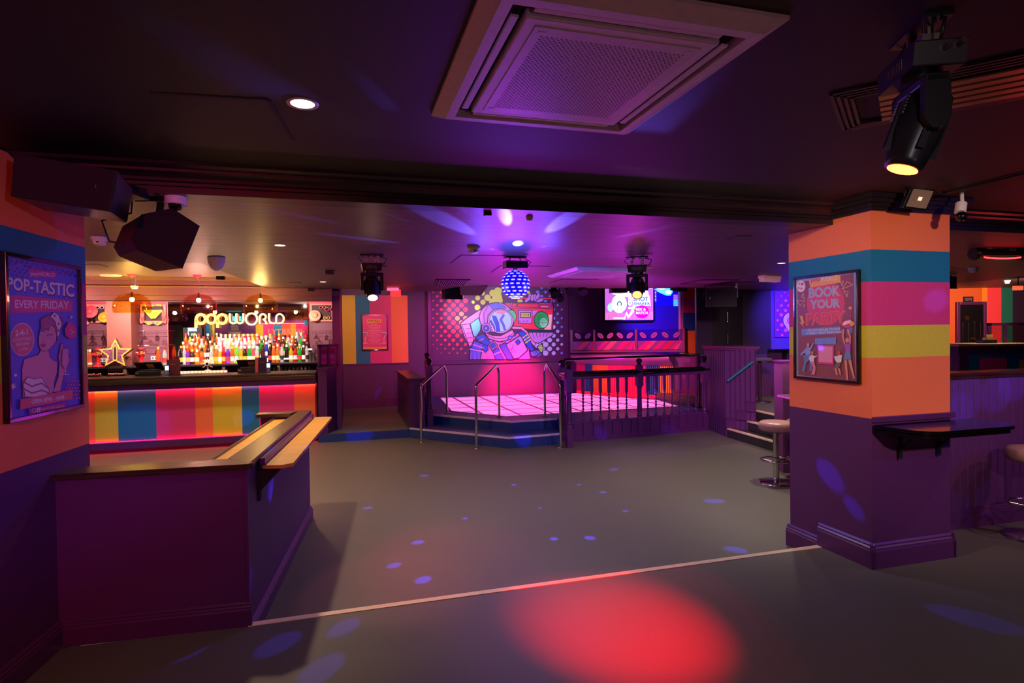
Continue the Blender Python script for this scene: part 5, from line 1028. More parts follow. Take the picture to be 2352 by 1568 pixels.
lei([(324, 703), (333, 699), (345, 703), (360, 700), (372, 701)], 'orange and red flower garland along the top of the middle alcove frame', CO); lei([(333, 738), (342, 744), (352, 741), (362, 745), (372, 740)], 'multicoloured flower garland under the green swim briefs', CO)
shadow_frame('pink display frame in the right alcove with a pale straw hat', 712, 766, 697, 738)
hatp(723, 724, .115, (250, 170, 140), 'pale pink straw hat pinned to the right alcove frame'); shades(741, 706, 'round dark sunglasses above the pale straw hat', ('pink', (240, 120, 130)), 1.); shades(750, 730, 'yellow-rimmed sunglasses at the lower right of the right alcove frame', ('yellow', (230, 200, 70))); shades(757, 710, 'large round pink-rimmed sunglasses at the right edge of the right alcove', ('pink', (240, 120, 130)), 1.5)
# small wall sockets and warning plate in the alcoves
for px_, py_, nm in ((236, 827, 'left'), (355, 822, 'middle')):
    v = BV - .005; u, z = pv(px_, py_, v); o = MB().box(-.06, .06, -.01, 0, -.035, .035).box(-.045, -.01, -.012, -.01, -.02, .02, 1).box(.01, .045, -.012, -.01, -.02, .02, 1).build('wall_socket', [WHITE, mat('socket_grey', (120, 110, 110))], None, .002, W(u, v, z), TB); tag(o, f'white double socket low in the {nm} alcove of the back bar', 'socket')
# ---- things on the counter
def till(px_, lab, v=11.15):
    u = pv(px_, 860, v)[0]; t = thing('till_terminal', lab, 'till', W(u, v, BT))
    c = MB(); c.box(-.19, .19, -.1, .12, 0, .07); c.box(-.15, .15, -.05, .08, .07, .10); c.build('base', BLACK, t, .008)
    c = MB(); c.box(-.2, .2, -.008, .008, -.14, .14, T=Matrix.Translation((0, .0, .15)) @ Matrix.Rotation(1.05, 4, 'X')); c.build('monitor', mat('till_case', (52, 40, 30), .35), t, .005)
    c = MB(); c.box(-.03, .07, -.013, -.009, -.07, .09, T=Matrix.Translation((0, .0, .15)) @ Matrix.Rotation(1.05, 4, 'X')); c.build('paper_note', mat('buff_paper', (226, 176, 90), .7), t)
    c = MB(); c.box(-.18, -.13, -.103, -.1, .03, .05); c.build('slot', STEEL, t)
    return t
till(344, 'black till terminal with buff note on its screen, near the star sign on the bar'); till(575, 'black till terminal on the bar, right one below the cream lettering sign')
def reader(px_, lab, v=10.95):
    u = pv(px_, 860, v)[0]; t = thing('card_reader', lab, 'card reader', W(u, v, BT), TB, rx=0)
    c = MB(); c.box(-.035, .035, -.01, .015, 0, .17); c.build('body', mat('slate_plastic', (70, 70, 100), .4), t, .008)
    c = MB(); c.box(-.027, .027, -.012, -.010, .085, .155); c.build('screen', mat('reader_screen', (190, 225, 255), emit=2.5, ecol=(170, 215, 255)), t)
    c = MB()
    for i in range(3):
        for j in range(4): c.box(-.024 + i * .018, -.012 + i * .018, -.012, -.010, .015 + j * .016, .025 + j * .016)
    c.build('keypad', mat('key_grey', (150, 150, 170)), t)
reader(384, 'card reader with bright screen beside the left till'); reader(617, 'card reader seen edge-on beside the right menu holder')
def menu(px_, lab, colr, v=11.0, w_=.2, h_=.255, ang=0):
    u = pv(px_, 860, v)[0]; t = thing('menu_holder', lab, 'menu', W(u, v, BT), TB + ang)
    c = MB(); c.box(-w_ / 2, w_ / 2, 0, .012, 0, h_); c.build('cover', mat('menu_' + colr[0], colr[1], .45), t, .003)
    c = MB(); c.box(-.05, .03, -.0015, 0, h_ - .08, h_ - .072); c.build('title', mat('menu_foil', (170, 90, 90), .4), t)
    return t
menu(399, 'dark maroon menu standing on the bar beside the left card reader', ('maroon', (84, 26, 44))); t = menu(604, 'black and navy menu standing on the bar right of the right till', ('navy', (30, 18, 50)), w_=.14)
c = MB(); c.box(-.12, -.072, -.02, .0, 0, .26); c.build('spine', mat('menu_rose', (190, 80, 90), .5), t)
# espresso-style camera ornament hanging in front of the bottles
v = 11.5; u, z = pv(477, 835, v); 
t = thing('camera_dome', 'clear bubble security camera with petal bracket in front of the bottles, centre of the bar', 'camera', W(u, v, BT + .02))
hz = z - BT - .02
c = MB(); c.cyl((0, 0, 0), (0, 0, hz), .012); c.lathe([(.06, 0), (.05, .02), (.012, .03)], n=18)
for k in range(8):
    a = k * PI / 4; c.tube([(.03 * math.cos(a), -.02, hz + .03 * math.sin(a)), (.075 * math.cos(a), -.01, hz + .075 * math.sin(a)), (.11 * math.cos(a), .0, hz + .09 * math.sin(a))], .008, 6)
c.build('bracket', mat('peach_plastic', (240, 190, 160), .35), t)
c = MB(); c.cyl((0, -.05, hz), (0, 0, hz), .034, .045); c.build('body', WHITE, t); c = MB(); c.cyl((0, -.056, hz), (0, -.049, hz), .022); c.build('lens', BLACKG, t)
# bar mats, napkins and fruit tray on the counter's inner side
for px_, lab, colr in ((212, 'pile of red straws and napkins at the left end of the bar', (230, 80, 80)), (268, 'tray of red garnish on the bar in front of the star sign', (226, 90, 70))):
    u = pv(px_, 866, 11.2)[0]; t = thing('garnish_tray', lab, 'tray', W(u, 11.2, BT)); c = MB(); c.box(-.13, .13, -.06, .06, 0, .02); c.build('tray', BLACK, t, .004)
    c = MB(); rg = random.Random(px_)
    for _ in range(40): c.sph((rg.uniform(-.12, .12), rg.uniform(-.05, .05), .028 + rg.random() * .012), .012, 6, mi=rg.randrange(2))
    g_ = c.build('garnish', [mat('garnish_%d' % px_, colr, .4), mat('garnish_pale', (250, 190, 170), .4)], t); g_['kind'] = 'stuff'
# ---- pendant lamps over the bar
def pendant(px_, cpx, cpy, topy, boty, colr, glow, lab, v=10.05):
    u, zt2 = pv(px_, topy, v); _, zb3 = pv(px_, boty, v); ch = zt2 - zb3; cu, cz = pv(cpx, cpy, v)
    cz = RC if cpx < 560 else RC
    t = thing('pendant_lamp', lab, 'pendant lamp', W(u, v, RC), TB, 'pendant lamps over the bar'); dx = cu - u; z0_ = zb3 - RC
    c = MB(); c.lathe([(.0, -.055), (.022, -.05), (.05, -.025), (.06, 0)], c=(dx, 0, 0), n=20); c.build('ceiling_cup', mat('cup_' + glow[3], glow[4], .2), t)
    zt3 = zt2 - RC
    c = MB(); c.tube([(dx, 0, -.05), (dx * .8 + .02, 0, zt3 * .35), (dx * .3 + .015, 0, zt3 * .7), (0, 0, zt3 + .02)], .004, 6); c.build('cord', mat('clear_cord', (210, 170, 140), .3), t)
    R1 = .255; P = []
    for k in range(13):
        a = PI / 2 - k / 12 * (PI / 2 + .32); P.append((max(R1 * math.cos(a), .012), z0_ + ch * .30 + (ch * .70) * max(-1, math.sin(a)) if math.sin(a) >= 0 else z0_ + ch * .30 + ch * .95 * math.sin(a)))
    P = [(r_, z_) for r_, z_ in P]
    c = MB(); c.lathe(P, n=36, cap=False); c.lathe([(r_ - .006 if r_ > .02 else r_, z_ - .003) for r_, z_ in P], n=36, cap=False); c.lathe([(P[-1][0] - .006, P[-1][1]), (P[-1][0], P[-1][1])], n=36, cap=False); c.build('shade', glassmat('shade_' + glow[3], colr, -.08, .08), t)
    zb4 = z0_ + ch * .66
    c = MB(); c.cyl((0, 0, zb4 + .03), (0, 0, zt3 + .01), .018, .014); c.build('lamp_holder', CHROME, t)
    c = MB(); c.sph((0, 0, zb4), .034, 14); c.build('bulb', mat('bulb_' + glow[3], glow[0], emit=60, ecol=glow[0]), t)
    lamp('POINT', 'pendant_bulb_lamp', W(u, v, zb4 + RC), glow[1], glow[2], radius=.036)
AMB = ((255, 190, 90), 150, (1, .74, .42), 'amber', (236, 110, 120)); PK = ((255, 214, 200), 150, (1, .78, .62), 'pink', (236, 90, 130))
pendant(303, 303, 629, 672, 718, (255, 238, 190), AMB, 'clear amber dome pendant lamp at the left end of the bar')
pendant(456, 453, 630, 674, 719, (255, 226, 226), PK, 'clear pink dome pendant lamp above the bar, middle one of the three')
pendant(598, 597, 645, 675, 718, (255, 240, 205), ((255, 196, 100), 150, (1, .76, .46), 'honey', (236, 150, 90)), 'clear honey dome pendant lamp at the right end of the bar')
pendant(150, 150, 629, 674, 719, (255, 226, 226), PK, 'clear pink dome pendant lamp beyond the left wall, seen in the bar mirror')
for u_ in (-3.9, -2.9, -1.9, -.9): lamp('SPOT', 'bar_fill_lamp', W(u_, 11.0, 2.36), 170, (1, .78, .66), W(u_, 12.5, 1.5), 120, 1, .02)  # unseen lamps added to brighten the bottles, no fixture modelled
# ================================================================== STAGE WITH LIT FLOOR
SZ = G + .33
BLUER = mat('blue_riser_vinyl', (38, 62, 128), .4); NOS = mat('satin_nosing', (232, 206, 222), .4, .1)
t = thing('dance_stage', 'raised dance stage with two dark blue steps and a glowing pink tiled floor', 'stage', W(0, 0, G))
def toL(p): return (p[0], p[1])
low = [(1.1, 10.42), (2.48, 8.89), (3.36, 8.97), (3.5, 9.53), (2.7, 9.49), (1.6, 10.78), (1.40, 10.98), (1.40, 13.0), (1.12, 13.0)]
up = [(1.40, 10.99), (1.6, 10.79), (2.70, 9.50), (3.52, 9.54), (3.60, 9.14), (4.9, 9.21), (6.30, 9.40), (6.40, 9.62), (7.0, 9.68), (7.3, 10.6), (7.3, 13.85), (1.41, 13.85)]
c = MB(); c.prism(low, 0, .17); c.build('step', BLUER, t)
c = MB(); c.prism(up, 0, .328); pf = c.build('platform', BLUER, t)
def strip(pts, z, w_, h_):
    c = MB()
    for a, b in zip(pts[:-1], pts[1:]):
        a, b = Vector((*a, 0)), Vector((*b, 0)); d = (b - a).normalized(); n = Vector((d.y, -d.x, 0)); q = [a + n * .004, b + n * .004, b - n * w_, a - n * w_]; c.prism([(p.x, p.y) for p in q], z - h_, z + .004)
    return c
strip([(1.1, 10.42), (2.48, 8.89), (3.36, 8.97)], .17, .045, .022).build('step_nosing', NOS, t)
strip([(1.42, 10.98), (1.6, 10.79), (2.70, 9.50), (3.52, 9.54)], .33, .045, .025).build('step_nosing', NOS, t)
# tile floor: emissive glass tiles
LQ = [uvz(*p, SZ) for p in ((1012, 914), (1038.5, 944), (1163, 956), (1556, 933), (1510, 919), (1400, 911), (1325, 903), (1242, 905))]
m = bpy.data.materials.new('lit_dance_tiles'); m.use_nodes = True; nt = m.node_tree; b = nt.nodes['Principled BSDF']; b.inputs['Roughness'].default_value = .25; b.inputs['Base Color'].default_value = (.1, .02, .08, 1)
tc = nt.nodes.new('ShaderNodeTexCoord'); br = nt.nodes.new('ShaderNodeTexBrick'); br.offset = 0; br.inputs['Scale'].default_value = 1; br.inputs['Brick Width'].default_value = .61; br.inputs['Row Height'].default_value = .61
br.inputs['Mortar Size'].default_value = .03; br.inputs['Mortar Smooth'].default_value = .2; br.inputs['Color1'].default_value = (1, .20, .76, 1); br.inputs['Color2'].default_value = (1, .26, .82, 1); br.inputs['Mortar'].default_value = (.32, .002, .08, 1)
nt.links.new(tc.outputs['Object'], br.inputs['Vector']); nt.links.new(br.outputs['Color'], b.inputs['Emission Color']); b.inputs['Emission Strength'].default_value = 1.0
c = MB(); c.prism(LQ, .328, .333); c.build('lit_floor', m, t)
c = strip(LQ + LQ[:1], .334, -.03, .002)
c.build('floor_edging', STEEL, t)
# low wall at the left of the steps
lw0, lw1 = 1.105, 1.42
t = thing('stair_side_wall', 'purple low wall with dark wood cap at the left of the stage steps', 'low wall', W(1.115, 10.45, G + .17))
c = MB(); c.prism([(0, 0), (.265, 0), (.275, 2.5), (.01, 2.5)], 0, .83); c.build('panel', PURPLE2, t)
c = MB(); c.prism([(-.03, -.03), (.285, -.03), (.285, 2.5), (-.02, 2.5)], .83, .865); c.build('capping', DWOOD, t, .006)
# turned newels, balusters
def newel_mb(h=1.235, s=1.):
    a = .052 * s; c = MB()
    c.box(-a, a, -a, a, 0, .30); c.lathe([(a * .98, .30), (a * 1.02, .33), (a * .7, .345), (a * .92, .37), (a * .66, .40), (a * .86, .45), (a * .8, .60), (a * .72, .80), (a * .9, .815), (a * .68, .83), (a * .95, .85), (a * .98, .87)], n=16)
    c.box(-a, a, -a, a, .87, h - .13); c.lathe([(a * 1.3, h - .13), (a * .8, h - .11), (a * .5, h - .10)], n=4, T=Matrix.Rotation(PI / 4, 4, 'Z'), sm=False); return c
def finial_mb(h, s=1.): a = .052 * s; c = MB(); c.lathe([(a * .5, h - .115), (a * .85, h - .10), (a * .55, h - .085), (a * .95, h - .06), (a * 1.02, h - .035), (a * .8, h - .01), (a * .3, h + .005), (0, h + .006)], n=8, sm=False); return c
def newel(parent, x, y, z=0, h=1.345):
    e = newel_mb(h).build('newel_post', PURPLE2, parent, .003, (x, y, z)); f_ = finial_mb(h).build('finial', BLACKG, e); return e
t = thing('balustrade', 'purple and black turned balustrade with barley-twist balusters along the stage edge', 'balustrade', W(3.40, 8.66, G))
B0 = (3.40, 8.66); rr_ = lambda u, v: (u - B0[0], v - B0[1])
A0, A1, A2 = rr_(3.62, 9.10), rr_(4.895, 9.16), rr_(6.30, 9.34)
newel(t, 0, 0); newel(t, *rr_(3.52, 9.28)); newel(t, *A1); newel(t, *A2)
def baluster_mb():
    c = MB(); a = .021; c.box(-a, a, -a, a, .78, 1.05)
    n, K = 8, 34; vs = []; fs = []
    for i in range(K + 1):
        z = .42 + .36 * i / K; tw = 2 * PI * 3.2 * i / K
        for k in range(n):
            an = 2 * PI * k / n; r_ = .013 + .0065 * math.cos(2 * an); vs.append((r_ * math.cos(an + tw), r_ * math.sin(an + tw), z))
    for i in range(K):
        for k in range(n): fs.append((i * n + k, i * n + (k + 1) % n, (i + 1) * n + (k + 1) % n, (i + 1) * n + k))
    c.add(vs, fs, 0, True); c.lathe([(.02, .36), (.022, .40), (.014, .42)], n=8); c.lathe([(.014, .775), (.022, .785)], n=8); c.box(-a, a, -a, a, .30, .37); return c
bme = None
def balus(x, y):
    global bme
    if bme is None: o = baluster_mb().build('baluster', PURPLE2, t); bme = o.data
    else: o = bpy.data.objects.new('baluster', bme); COL.objects.link(o); o.parent = t
    o.location = (x, y, 0)
def upx(px, a, b):
    """point on the local segment a-b seen at column px"""
    pa, pb = np.array([a[0] + B0[0], a[1] + B0[1]]), np.array([b[0] + B0[0], b[1] + B0[1]]); q0 = pa[0] * U + pa[1] * V; q1 = pb[0] * U + pb[1] * V; n = q1 - q0; n = np.array([-n[1], n[0], 0])
    p = onp(px, 900, [*q0, 0], n); return float(p[:2] @ U) - B0[0], float(p[:2] @ V) - B0[1]
for px_ in (1339, 1359, 1379, 1398.6, 1418.7, 1438.8): balus(*upx(px_, A0, A1))
for px_ in (1487.5, 1506.3, 1525.6, 1543.8, 1562.5, 1580, 1598): balus(*upx(px_, A1, A2))
for y in (.17, .31, .45): balus(.03 + y * .2, y)
def rail_seg(a, b, z0, w_, h_, m, nm, ext=0.):
    a, b = Vector((*a, 0)), Vector((*b, 0)); d = b - a; an = math.atan2(d.y, d.x); T = Matrix.Translation(a) @ Matrix.Rotation(an, 4, 'Z'); c = MB()
    pr = [(-w_, 0), (-w_ * 1.1, h_ * .3), (-w_, h_ * .7), (-w_ * .5, h_), (w_ * .5, h_), (w_, h_ * .7), (w_ * 1.1, h_ * .3), (w_, 0)]
    c.profx([(y, z0 + z) for y, z in pr], -ext, d.length + ext, T=T); return c.build(nm, m, t)
for a, b, e in ((A0, A1, .06), (A1, A2, .0), ((0, .0), rr_(3.52, 9.28), 0.)):
    rail_seg(a, b, 1.085, .05, .075, BLACKG, 'handrail', e); rail_seg(a, b, 1.03, .032, .055, PURPLE2, 'rail_fillet', e)
rail_seg(A2, (A2[0] + .42, A2[1] - .05), 1.085, .05, .05, BLACKG, 'handrail')
c = MB()
for a, b in ((A0, A1), (A1, A2)):
    d = Vector((*b, 0)) - Vector((*a, 0)); an = math.atan2(d.y, d.x); T = Matrix.Translation((*a, 0)) @ Matrix.Rotation(an, 4, 'Z'); n = 7; p = d.length / n
    c.box(-.05, d.length, 0.0, .02, .02, .30, T=T); c.box(-.05, d.length, -.035, .02, 0, .075, T=T); c.box(-.05, d.length, -.012, .03, .29, .335, T=T)
    for i in range(n): c.box(i * p + .02, i * p + p * .72, -.022, .0, .075, .30, T=T)
c.build('base_panel', PURPLE2, t, .002)
# far newel and short rail on the left low wall
t = thing('newel_post', 'purple newel post with black faceted finial beside the left stage handrail', 'newel post', W(uvz(988, 982, G + .17)[0] * 1.02, uvz(988, 982, G + .17)[1] * 1.02, G + .17))
newel_mb(1.2).build('post', PURPLE2, t, .003); finial_mb(1.2).build('finial', BLACKG, t)
t = thing('newel_post', 'dark newel post with black finial behind the low wall left of the stage steps', 'newel post', W(1.55, 11.3, G + .33))
newel_mb(1.12).build('post', PURPLE2, t, .003); finial_mb(1.12).build('finial', BLACKG, t)
# thin dark rail across the back of the stage
t = thing('back_rail', 'thin black rail running across behind the balustrade, in front of the DJ booth', 'rail', W(*uvz(1293, 828, G + 1.3), G + 1.3))
p0, p1 = Vector(W(*uvz(1290, 826, G + 1.3), 0)), Vector(Zp(1632, 814, G + 1.3)); p1.z = 0
# rail sits at constant height; run it between the two sight points at the balustrade's depth
q0 = W(3.75, 9.75, 0); q1 = W(6.6, 9.95, 0); c = MB(); d = q1 - q0; t.location = q0 + Vector((0, 0, SZ)); t.rotation_euler[2] = math.atan2(d.y, d.x)
L = d.length; hz = (H - (826 - 762) / F_ * 10.2) - SZ
c.tube([(0, 0, hz), (L, 0, hz + .02)], .022, 10); c.build('handrail', BLACKG, t)
for x in (.0, L): c = MB(); c.cyl((x, 0, 0), (x, 0, hz), .016); c.lathe([(.04, 0), (.04, .012), (.018, .02)], c=(x, 0, 0), n=14); c.build('upright', BLACKG, t)
# ---- stainless stair rails
def hoop(b, mid, top, top2, foot, lab):
    """all points as photo columns and rows; foot heights known"""
    B = Vector(Zp(*b, G)); Ft = Vector(Zp(*foot, SZ)); n = (Ft - B); pn = [-n.y, n.x, 0]
    P = lambda p: Vector(onp(*p, [B.x, B.y, 0], pn))
    t = thing('stair_rail', lab, 'handrail', B, 0, 'steel stair hoops'); a, k1, k2 = P(mid), P(top), P(top2); a.x, a.y = B.x, B.y; k2.x, k2.y = Ft.x, Ft.y
    pts = [B, Vector((B.x, B.y, a.z - .06))]
    def bez(p, q, r, n=6): return [(p * (1 - s) ** 2 + q * 2 * s * (1 - s) + r * s * s) for s in [i / n for i in range(1, n + 1)]]
    d = (k1 - a).normalized(); pts += bez(pts[-1], a, a + d * .08); pts += bez(k1 - d * .10, k1, k2 - Vector((0, 0, .05)), 8); pts += [Ft]
    c = MB(); c.tube([p - B for p in pts], .021, 12); c.build('tube', CHROME, t)
    for q in (Vector((0, 0, 0)), Ft - B): c = MB(); c.lathe([(.05, 0), (.05, .008), (.024, .018)], c=q, n=18); c.build('floor_flange', CHROME, t)
hoop((968, 1015.5), (966, 885), (1021, 836), (1026, 850), (1027, 949), 'polished steel stair rail at the left end of the stage steps')
hoop((1095, 1030), (1093, 885), (1143, 835), (1146, 850), (1147, 957), 'polished steel stair rail in the middle of the stage steps')
hoop((1288, 1028), (1286, 880), (1254, 833), (1251, 848), (1252, 956), 'polished steel stair rail at the right end of the stage steps')
# ================================================================== DJ BOOTH
DJ = [uvz(*p, SZ) for p in ((1325, 902), (1400, 908), (1480, 912), (1548, 915))]
t = thing('dj_booth', 'curved DJ booth with ribbed striped front and flared lilac counter, right of the stage', 'DJ booth', W(*DJ[0], SZ)); o0 = DJ[0]
pl = [(p[0] - o0[0], p[1] - o0[1]) for p in DJ]
def resample(pl, n):
    P = [Vector((*p, 0)) for p in pl]; L = [0]
    for a, b in zip(P[:-1], P[1:]): L.append(L[-1] + (b - a).length)
    out = []
    for i in range(n + 1):
        s = L[-1] * i / n; k = max(j for j in range(len(L)) if L[j] <= s + 1e-9); k = min(k, len(P) - 2); out.append(P[k].lerp(P[k + 1], (s - L[k]) / (L[k + 1] - L[k])))
    return out
R = resample(pl, 56); hs = .70
cols = [(0, 'magenta'), (.09, 'teal'), (.19, 'amber'), (.36, 'magenta'), (.66, 'pink'), (.74, 'teal'), (.86, 'yellow')]
DM = {'magenta': mat('booth_magenta', (226, 50, 110), .5), 'teal': mat('booth_blue', (30, 110, 150), .5), 'amber': mat('booth_amber', (220, 130, 60), .5), 'pink': mat('booth_pink', (230, 60, 140), .5), 'yellow': mat('booth_yellow', (200, 160, 50), .5)}
mk = list(DM)
c = MB()
for i in range(len(R) - 1):
    a, b = R[i], R[i + 1]; d = (b - a); n = Vector((d.y, -d.x, 0)).normalized(); 
    if n.x * (-.5) + n.y * (-.8) < 0: n = -n
    col = [k for s, k in cols if s <= i / 56][-1]; q = [a + d * .12, a + d * .3 + n * .022, a + d * .7 + n * .022, a + d * .88]; c.prism([(p.x, p.y) for p in q] + [((b - n * .03).x, (b - n * .03).y), ((a - n * .03).x, (a - n * .03).y)], .06, hs, mk.index(col))
c.build('ribbed_front', list(DM.values()), t)
nn = Vector((-.80, -.60, 0))
c = MB(); ft = [(p + nn * .015) for p in R]; c.prism([(p.x, p.y) for p in ft] + [((p - nn * .04).x, (p - nn * .04).y) for p in ft[::-1]], 0, .06); c.build('kick_strip', mat('red_kick_glow', (255, 20, 50), emit=1.2, ecol=(255, 10, 40)), t)
lil = mat('lilac_counter', (150, 92, 150), .35); c = MB(); K = R[::4]; vs = []; prof = [(0, hs), (.05, hs + .04), (.16, hs + .10), (.26, hs + .18), (.28, hs + .235), (.2, hs + .25), (-.5, hs + .25), (-.5, hs)]
for p in K:
    for o_, z in prof: q = p + nn * o_; vs.append((q.x, q.y, z))
npf = len(prof); fs = [(i * npf + j, i * npf + (j + 1) % npf, (i + 1) * npf + (j + 1) % npf, (i + 1) * npf + j) for i in range(len(K) - 1) for j in range(npf)]
c.add(vs, fs, 0, True); c.add(vs[:npf], [list(range(npf))]); c.add(vs[-npf:], [list(range(npf))[::-1]]); c.build('flared_counter', lil, t)
c = MB(); e = R[-1]; c.prism([(e.x + .02, e.y), (e.x + .45, e.y - .3), (e.x + .62, e.y + .1), (e.x + .3, e.y + .4)], 0, hs + .2); c.build('side_body', PURPLE, t)
c = MB(); e0_ = R[0]; c.prism([(p.x + .05, p.y + .08) for p in (R[0], R[-1])] + [(R[-1].x + .5, R[-1].y + 2.0), (R[0].x, min(R[0].y + .6, .45))], 0, hs + .24); c.build('body', PURPLE, t)
# perspex screens on the booth
q0 = W(*pv(1313, 800, 13.05)[:1], 13.05, 0) if False else None
PE = Plane(W(5.2, 13.0)[:2], TB - math.radians(26)); X = [PE.px(p, 780)[0] for p in (1313, 1365, 1461, 1570)]; zb3 = PE.px(1440, 804)[1]; zt3 = PE.px(1440, 757)[1]; zm = PE.px(1440, 783)[1]
t = thing('booth_screen', 'clear perspex screen with lip motifs above a band of diagonal stripes, on the DJ booth', 'screen', PE.loc(X[0], zb3), PE.a)
def lx(i): return X[i] - X[0]
for i in range(3):
    c = MB(); c.box(lx(i) + .03, lx(i + 1) - .03, -.004, .004, 0, zt3 - zb3); pn = c.build('pane', glassmat('perspex_clear', (226, 216, 240), .12, .05), t)
    A = Art(); x0_, x1_ = lx(i) + .03, lx(i + 1) - .03; hb_ = zm - zb3; rg = random.Random(i + 4); x = x0_; A.rect(x0_, .01, x1_, hb_, mat('decal_violet', (150, 96, 176), .5)); A.l += 1; ci = 0
    dc = [mat('decal_magenta', (236, 20, 150), .5), mat('decal_peach', (250, 130, 130), .5), mat('decal_grey', (150, 110, 160), .5), mat('decal_magenta', (236, 20, 150), .5), mat('decal_red', (230, 30, 90), .5)]
    while x < x1_:
        wq = rg.uniform(.05, .16); s = hb_ * .9; q = [(max(x0_, min(x1_, a)), b) for a, b in ((x, .01), (x + wq, .01), (x + wq + s, hb_), (x + s, hb_))]
        if q[1][0] > q[0][0] + .005: A.poly(q, dc[ci % 5], False)
        ci += 1; x += wq + rg.choice([0, .05])
    A.build('stripe_decal', pn)
    nl = (2, 4, 4)[i]
    for k in range(nl):
        A = Art(); cx_ = x0_ + (x1_ - x0_) * (k + .5) / nl; sg = 1 if k % 2 else -1; A.ell(cx_, hb_ + (zt3 - zm) * .5, .085, .05, mat('lip_lilac', (196, 140, 200), .5), 16, sg * .7); A.line([(cx_ - .04, hb_ + (zt3 - zm) * .5 - sg * .03), (cx_ + .04, hb_ + (zt3 - zm) * .5 + sg * .03)], .012, mat('lip_dark', (90, 40, 110), .5)); A.build('lip_decal', pn)
for i in range(4): c = MB(); c.box(lx(i) - .028, lx(i) + .028, -.03, .03, -.03, zt3 - zb3 + (.01 if i != 3 else .02)); c.build('post', mat('plum_post', (104, 40, 96), .45), t, .003)
c = MB(); c.box(-.03, lx(3) + .03, -.04, .04, -.05, 0); c.build('sill', mat('plum_post', (104, 40, 96), .45), t, .003)
# bead-boarded tower and stairs
tv = [(6.229, 8.615), (6.50, 8.20), (6.92, 9.1), (6.44, 9.55)]
t = thing('boarded_wall_end', 'tall purple boarded wall end with moulded cap between the balustrade and the stairs', 'low wall', W(6.229, 8.615, G)); tl = [(a - 6.229, b - 8.615) for a, b in tv]; hh = 1.50
c = MB(); c.prism([(x * .97 + .01, y * .97 + .02) for x, y in tl], 0, hh); c.build('core', PURPLE, t)
def board_seg(a, b, nm='boarding'):
    a, b = Vector((*a, 0)), Vector((*b, 0)); d = b - a; T = Matrix.Translation(a) @ Matrix.Rotation(math.atan2(d.y, d.x), 4, 'Z'); c = MB(); c.bead(0, d.length, 0, hh, 0, .082, T=T, back=.015); return c.build(nm, PURPLE, t)
board_seg(tl[0], tl[1]); board_seg(tl[3], tl[0])
c = MB(); c.prism([(x + dx, y + dy) for (x, y), (dx, dy) in zip(tl, ((-.045, -.04), (.05, -.045), (.05, .0), (-.05, .0)))], hh, hh + .035); c.prism([(x + dx * .5, y + dy * .5) for (x, y), (dx, dy) in zip(tl, ((-.045, -.04), (.05, -.045), (.05, .0), (-.05, .0)))], hh - .03, hh); c.build('cap', mat('plum_gloss', (96, 36, 84), .3), t, .006)
pR = lambda px, py: (lambda p: Vector((float(p[:2] @ U) - 6.229, float(p[:2] @ V) - 8.615, float(p[2]) - G)))(onp(px, py, W(6.229, 8.615, 0), Vector(W(.415, .271, 0)).normalized()[:]))
aR, bR = pR(1674, 874), pR(1732, 830)
c = MB(); dv = Vector((-.042, -.027, 0)); c.tube([aR + dv, bR + dv], .021, 8); h_ = c.build('handrail', mat('turquoise_paint', (40, 130, 140), .45), t); h_['label'] = 'turquoise handrail'
for f_ in (.15, .85): p = aR.lerp(bR, f_); c = MB(); c.tube([p + dv, p + Vector((0, 0, -.03)), p + Vector((.01, .01, -.03))], .008, 6); c.build('bracket', BLACKM, h_)
c = MB(); TS = Matrix.Rotation(math.atan2(-.415, .271), 4, 'Z')
for k, (xa, xb_) in enumerate(((0.0, .17), (.165, .34), (.335, .50))):
    z1 = SR * (k + 1) + .17; c.box(xa, xb_, -.022, -.002, z1 - .16, z1, T=TS); c.box(xa - .008, xb_, -.030, -.002, z1 - .02, z1, T=TS); c.box(xa, xa + .02, -.03, -.002, z1 - SR, z1, T=TS)
c.build('stringer_moulding', PURPLE2, t)
s1, s2, s3 = S1, S2, S3
t = thing('stairs', 'three dark carpeted stairs with pale metal nosings up to the right-hand raised floor', 'stairs', W(s1[0], s1[1], G))
DK = mat('dark_stair_vinyl', (44, 44, 46), .6)
dirs = np.array(uvz(1800, 1020, G + SR)) - np.array(S1); dirs = dirs / np.linalg.norm(dirs); Ls = 3.6
for k, s in enumerate((s1, s2, s3)):
    a = np.array(s) - np.array(s1) - dirs * .02; b_ = a + dirs * Ls; ex = np.array([1.2, 0]) if k == 2 else np.array([.2, 0])
    c = MB(); c.prism([tuple(a), tuple(b_), tuple(b_ + ex), tuple(a + ex)], 0 if k == 0 else SR * k, SR * (k + 1) - .001); st = c.build('step', DK, t)
    nrm = np.array([dirs[1], -dirs[0]]); nrm = nrm if nrm[0] < 0 else -nrm
    c = MB(); c.prism([tuple(a + nrm * .006), tuple(b_ + nrm * .006), tuple(b_ - nrm * .05), tuple(a - nrm * .05)], SR * (k + 1) - .018, SR * (k + 1) + .004); c.build('nosing', mat('pale_nosing', (244, 214, 176), .4, .1), st)
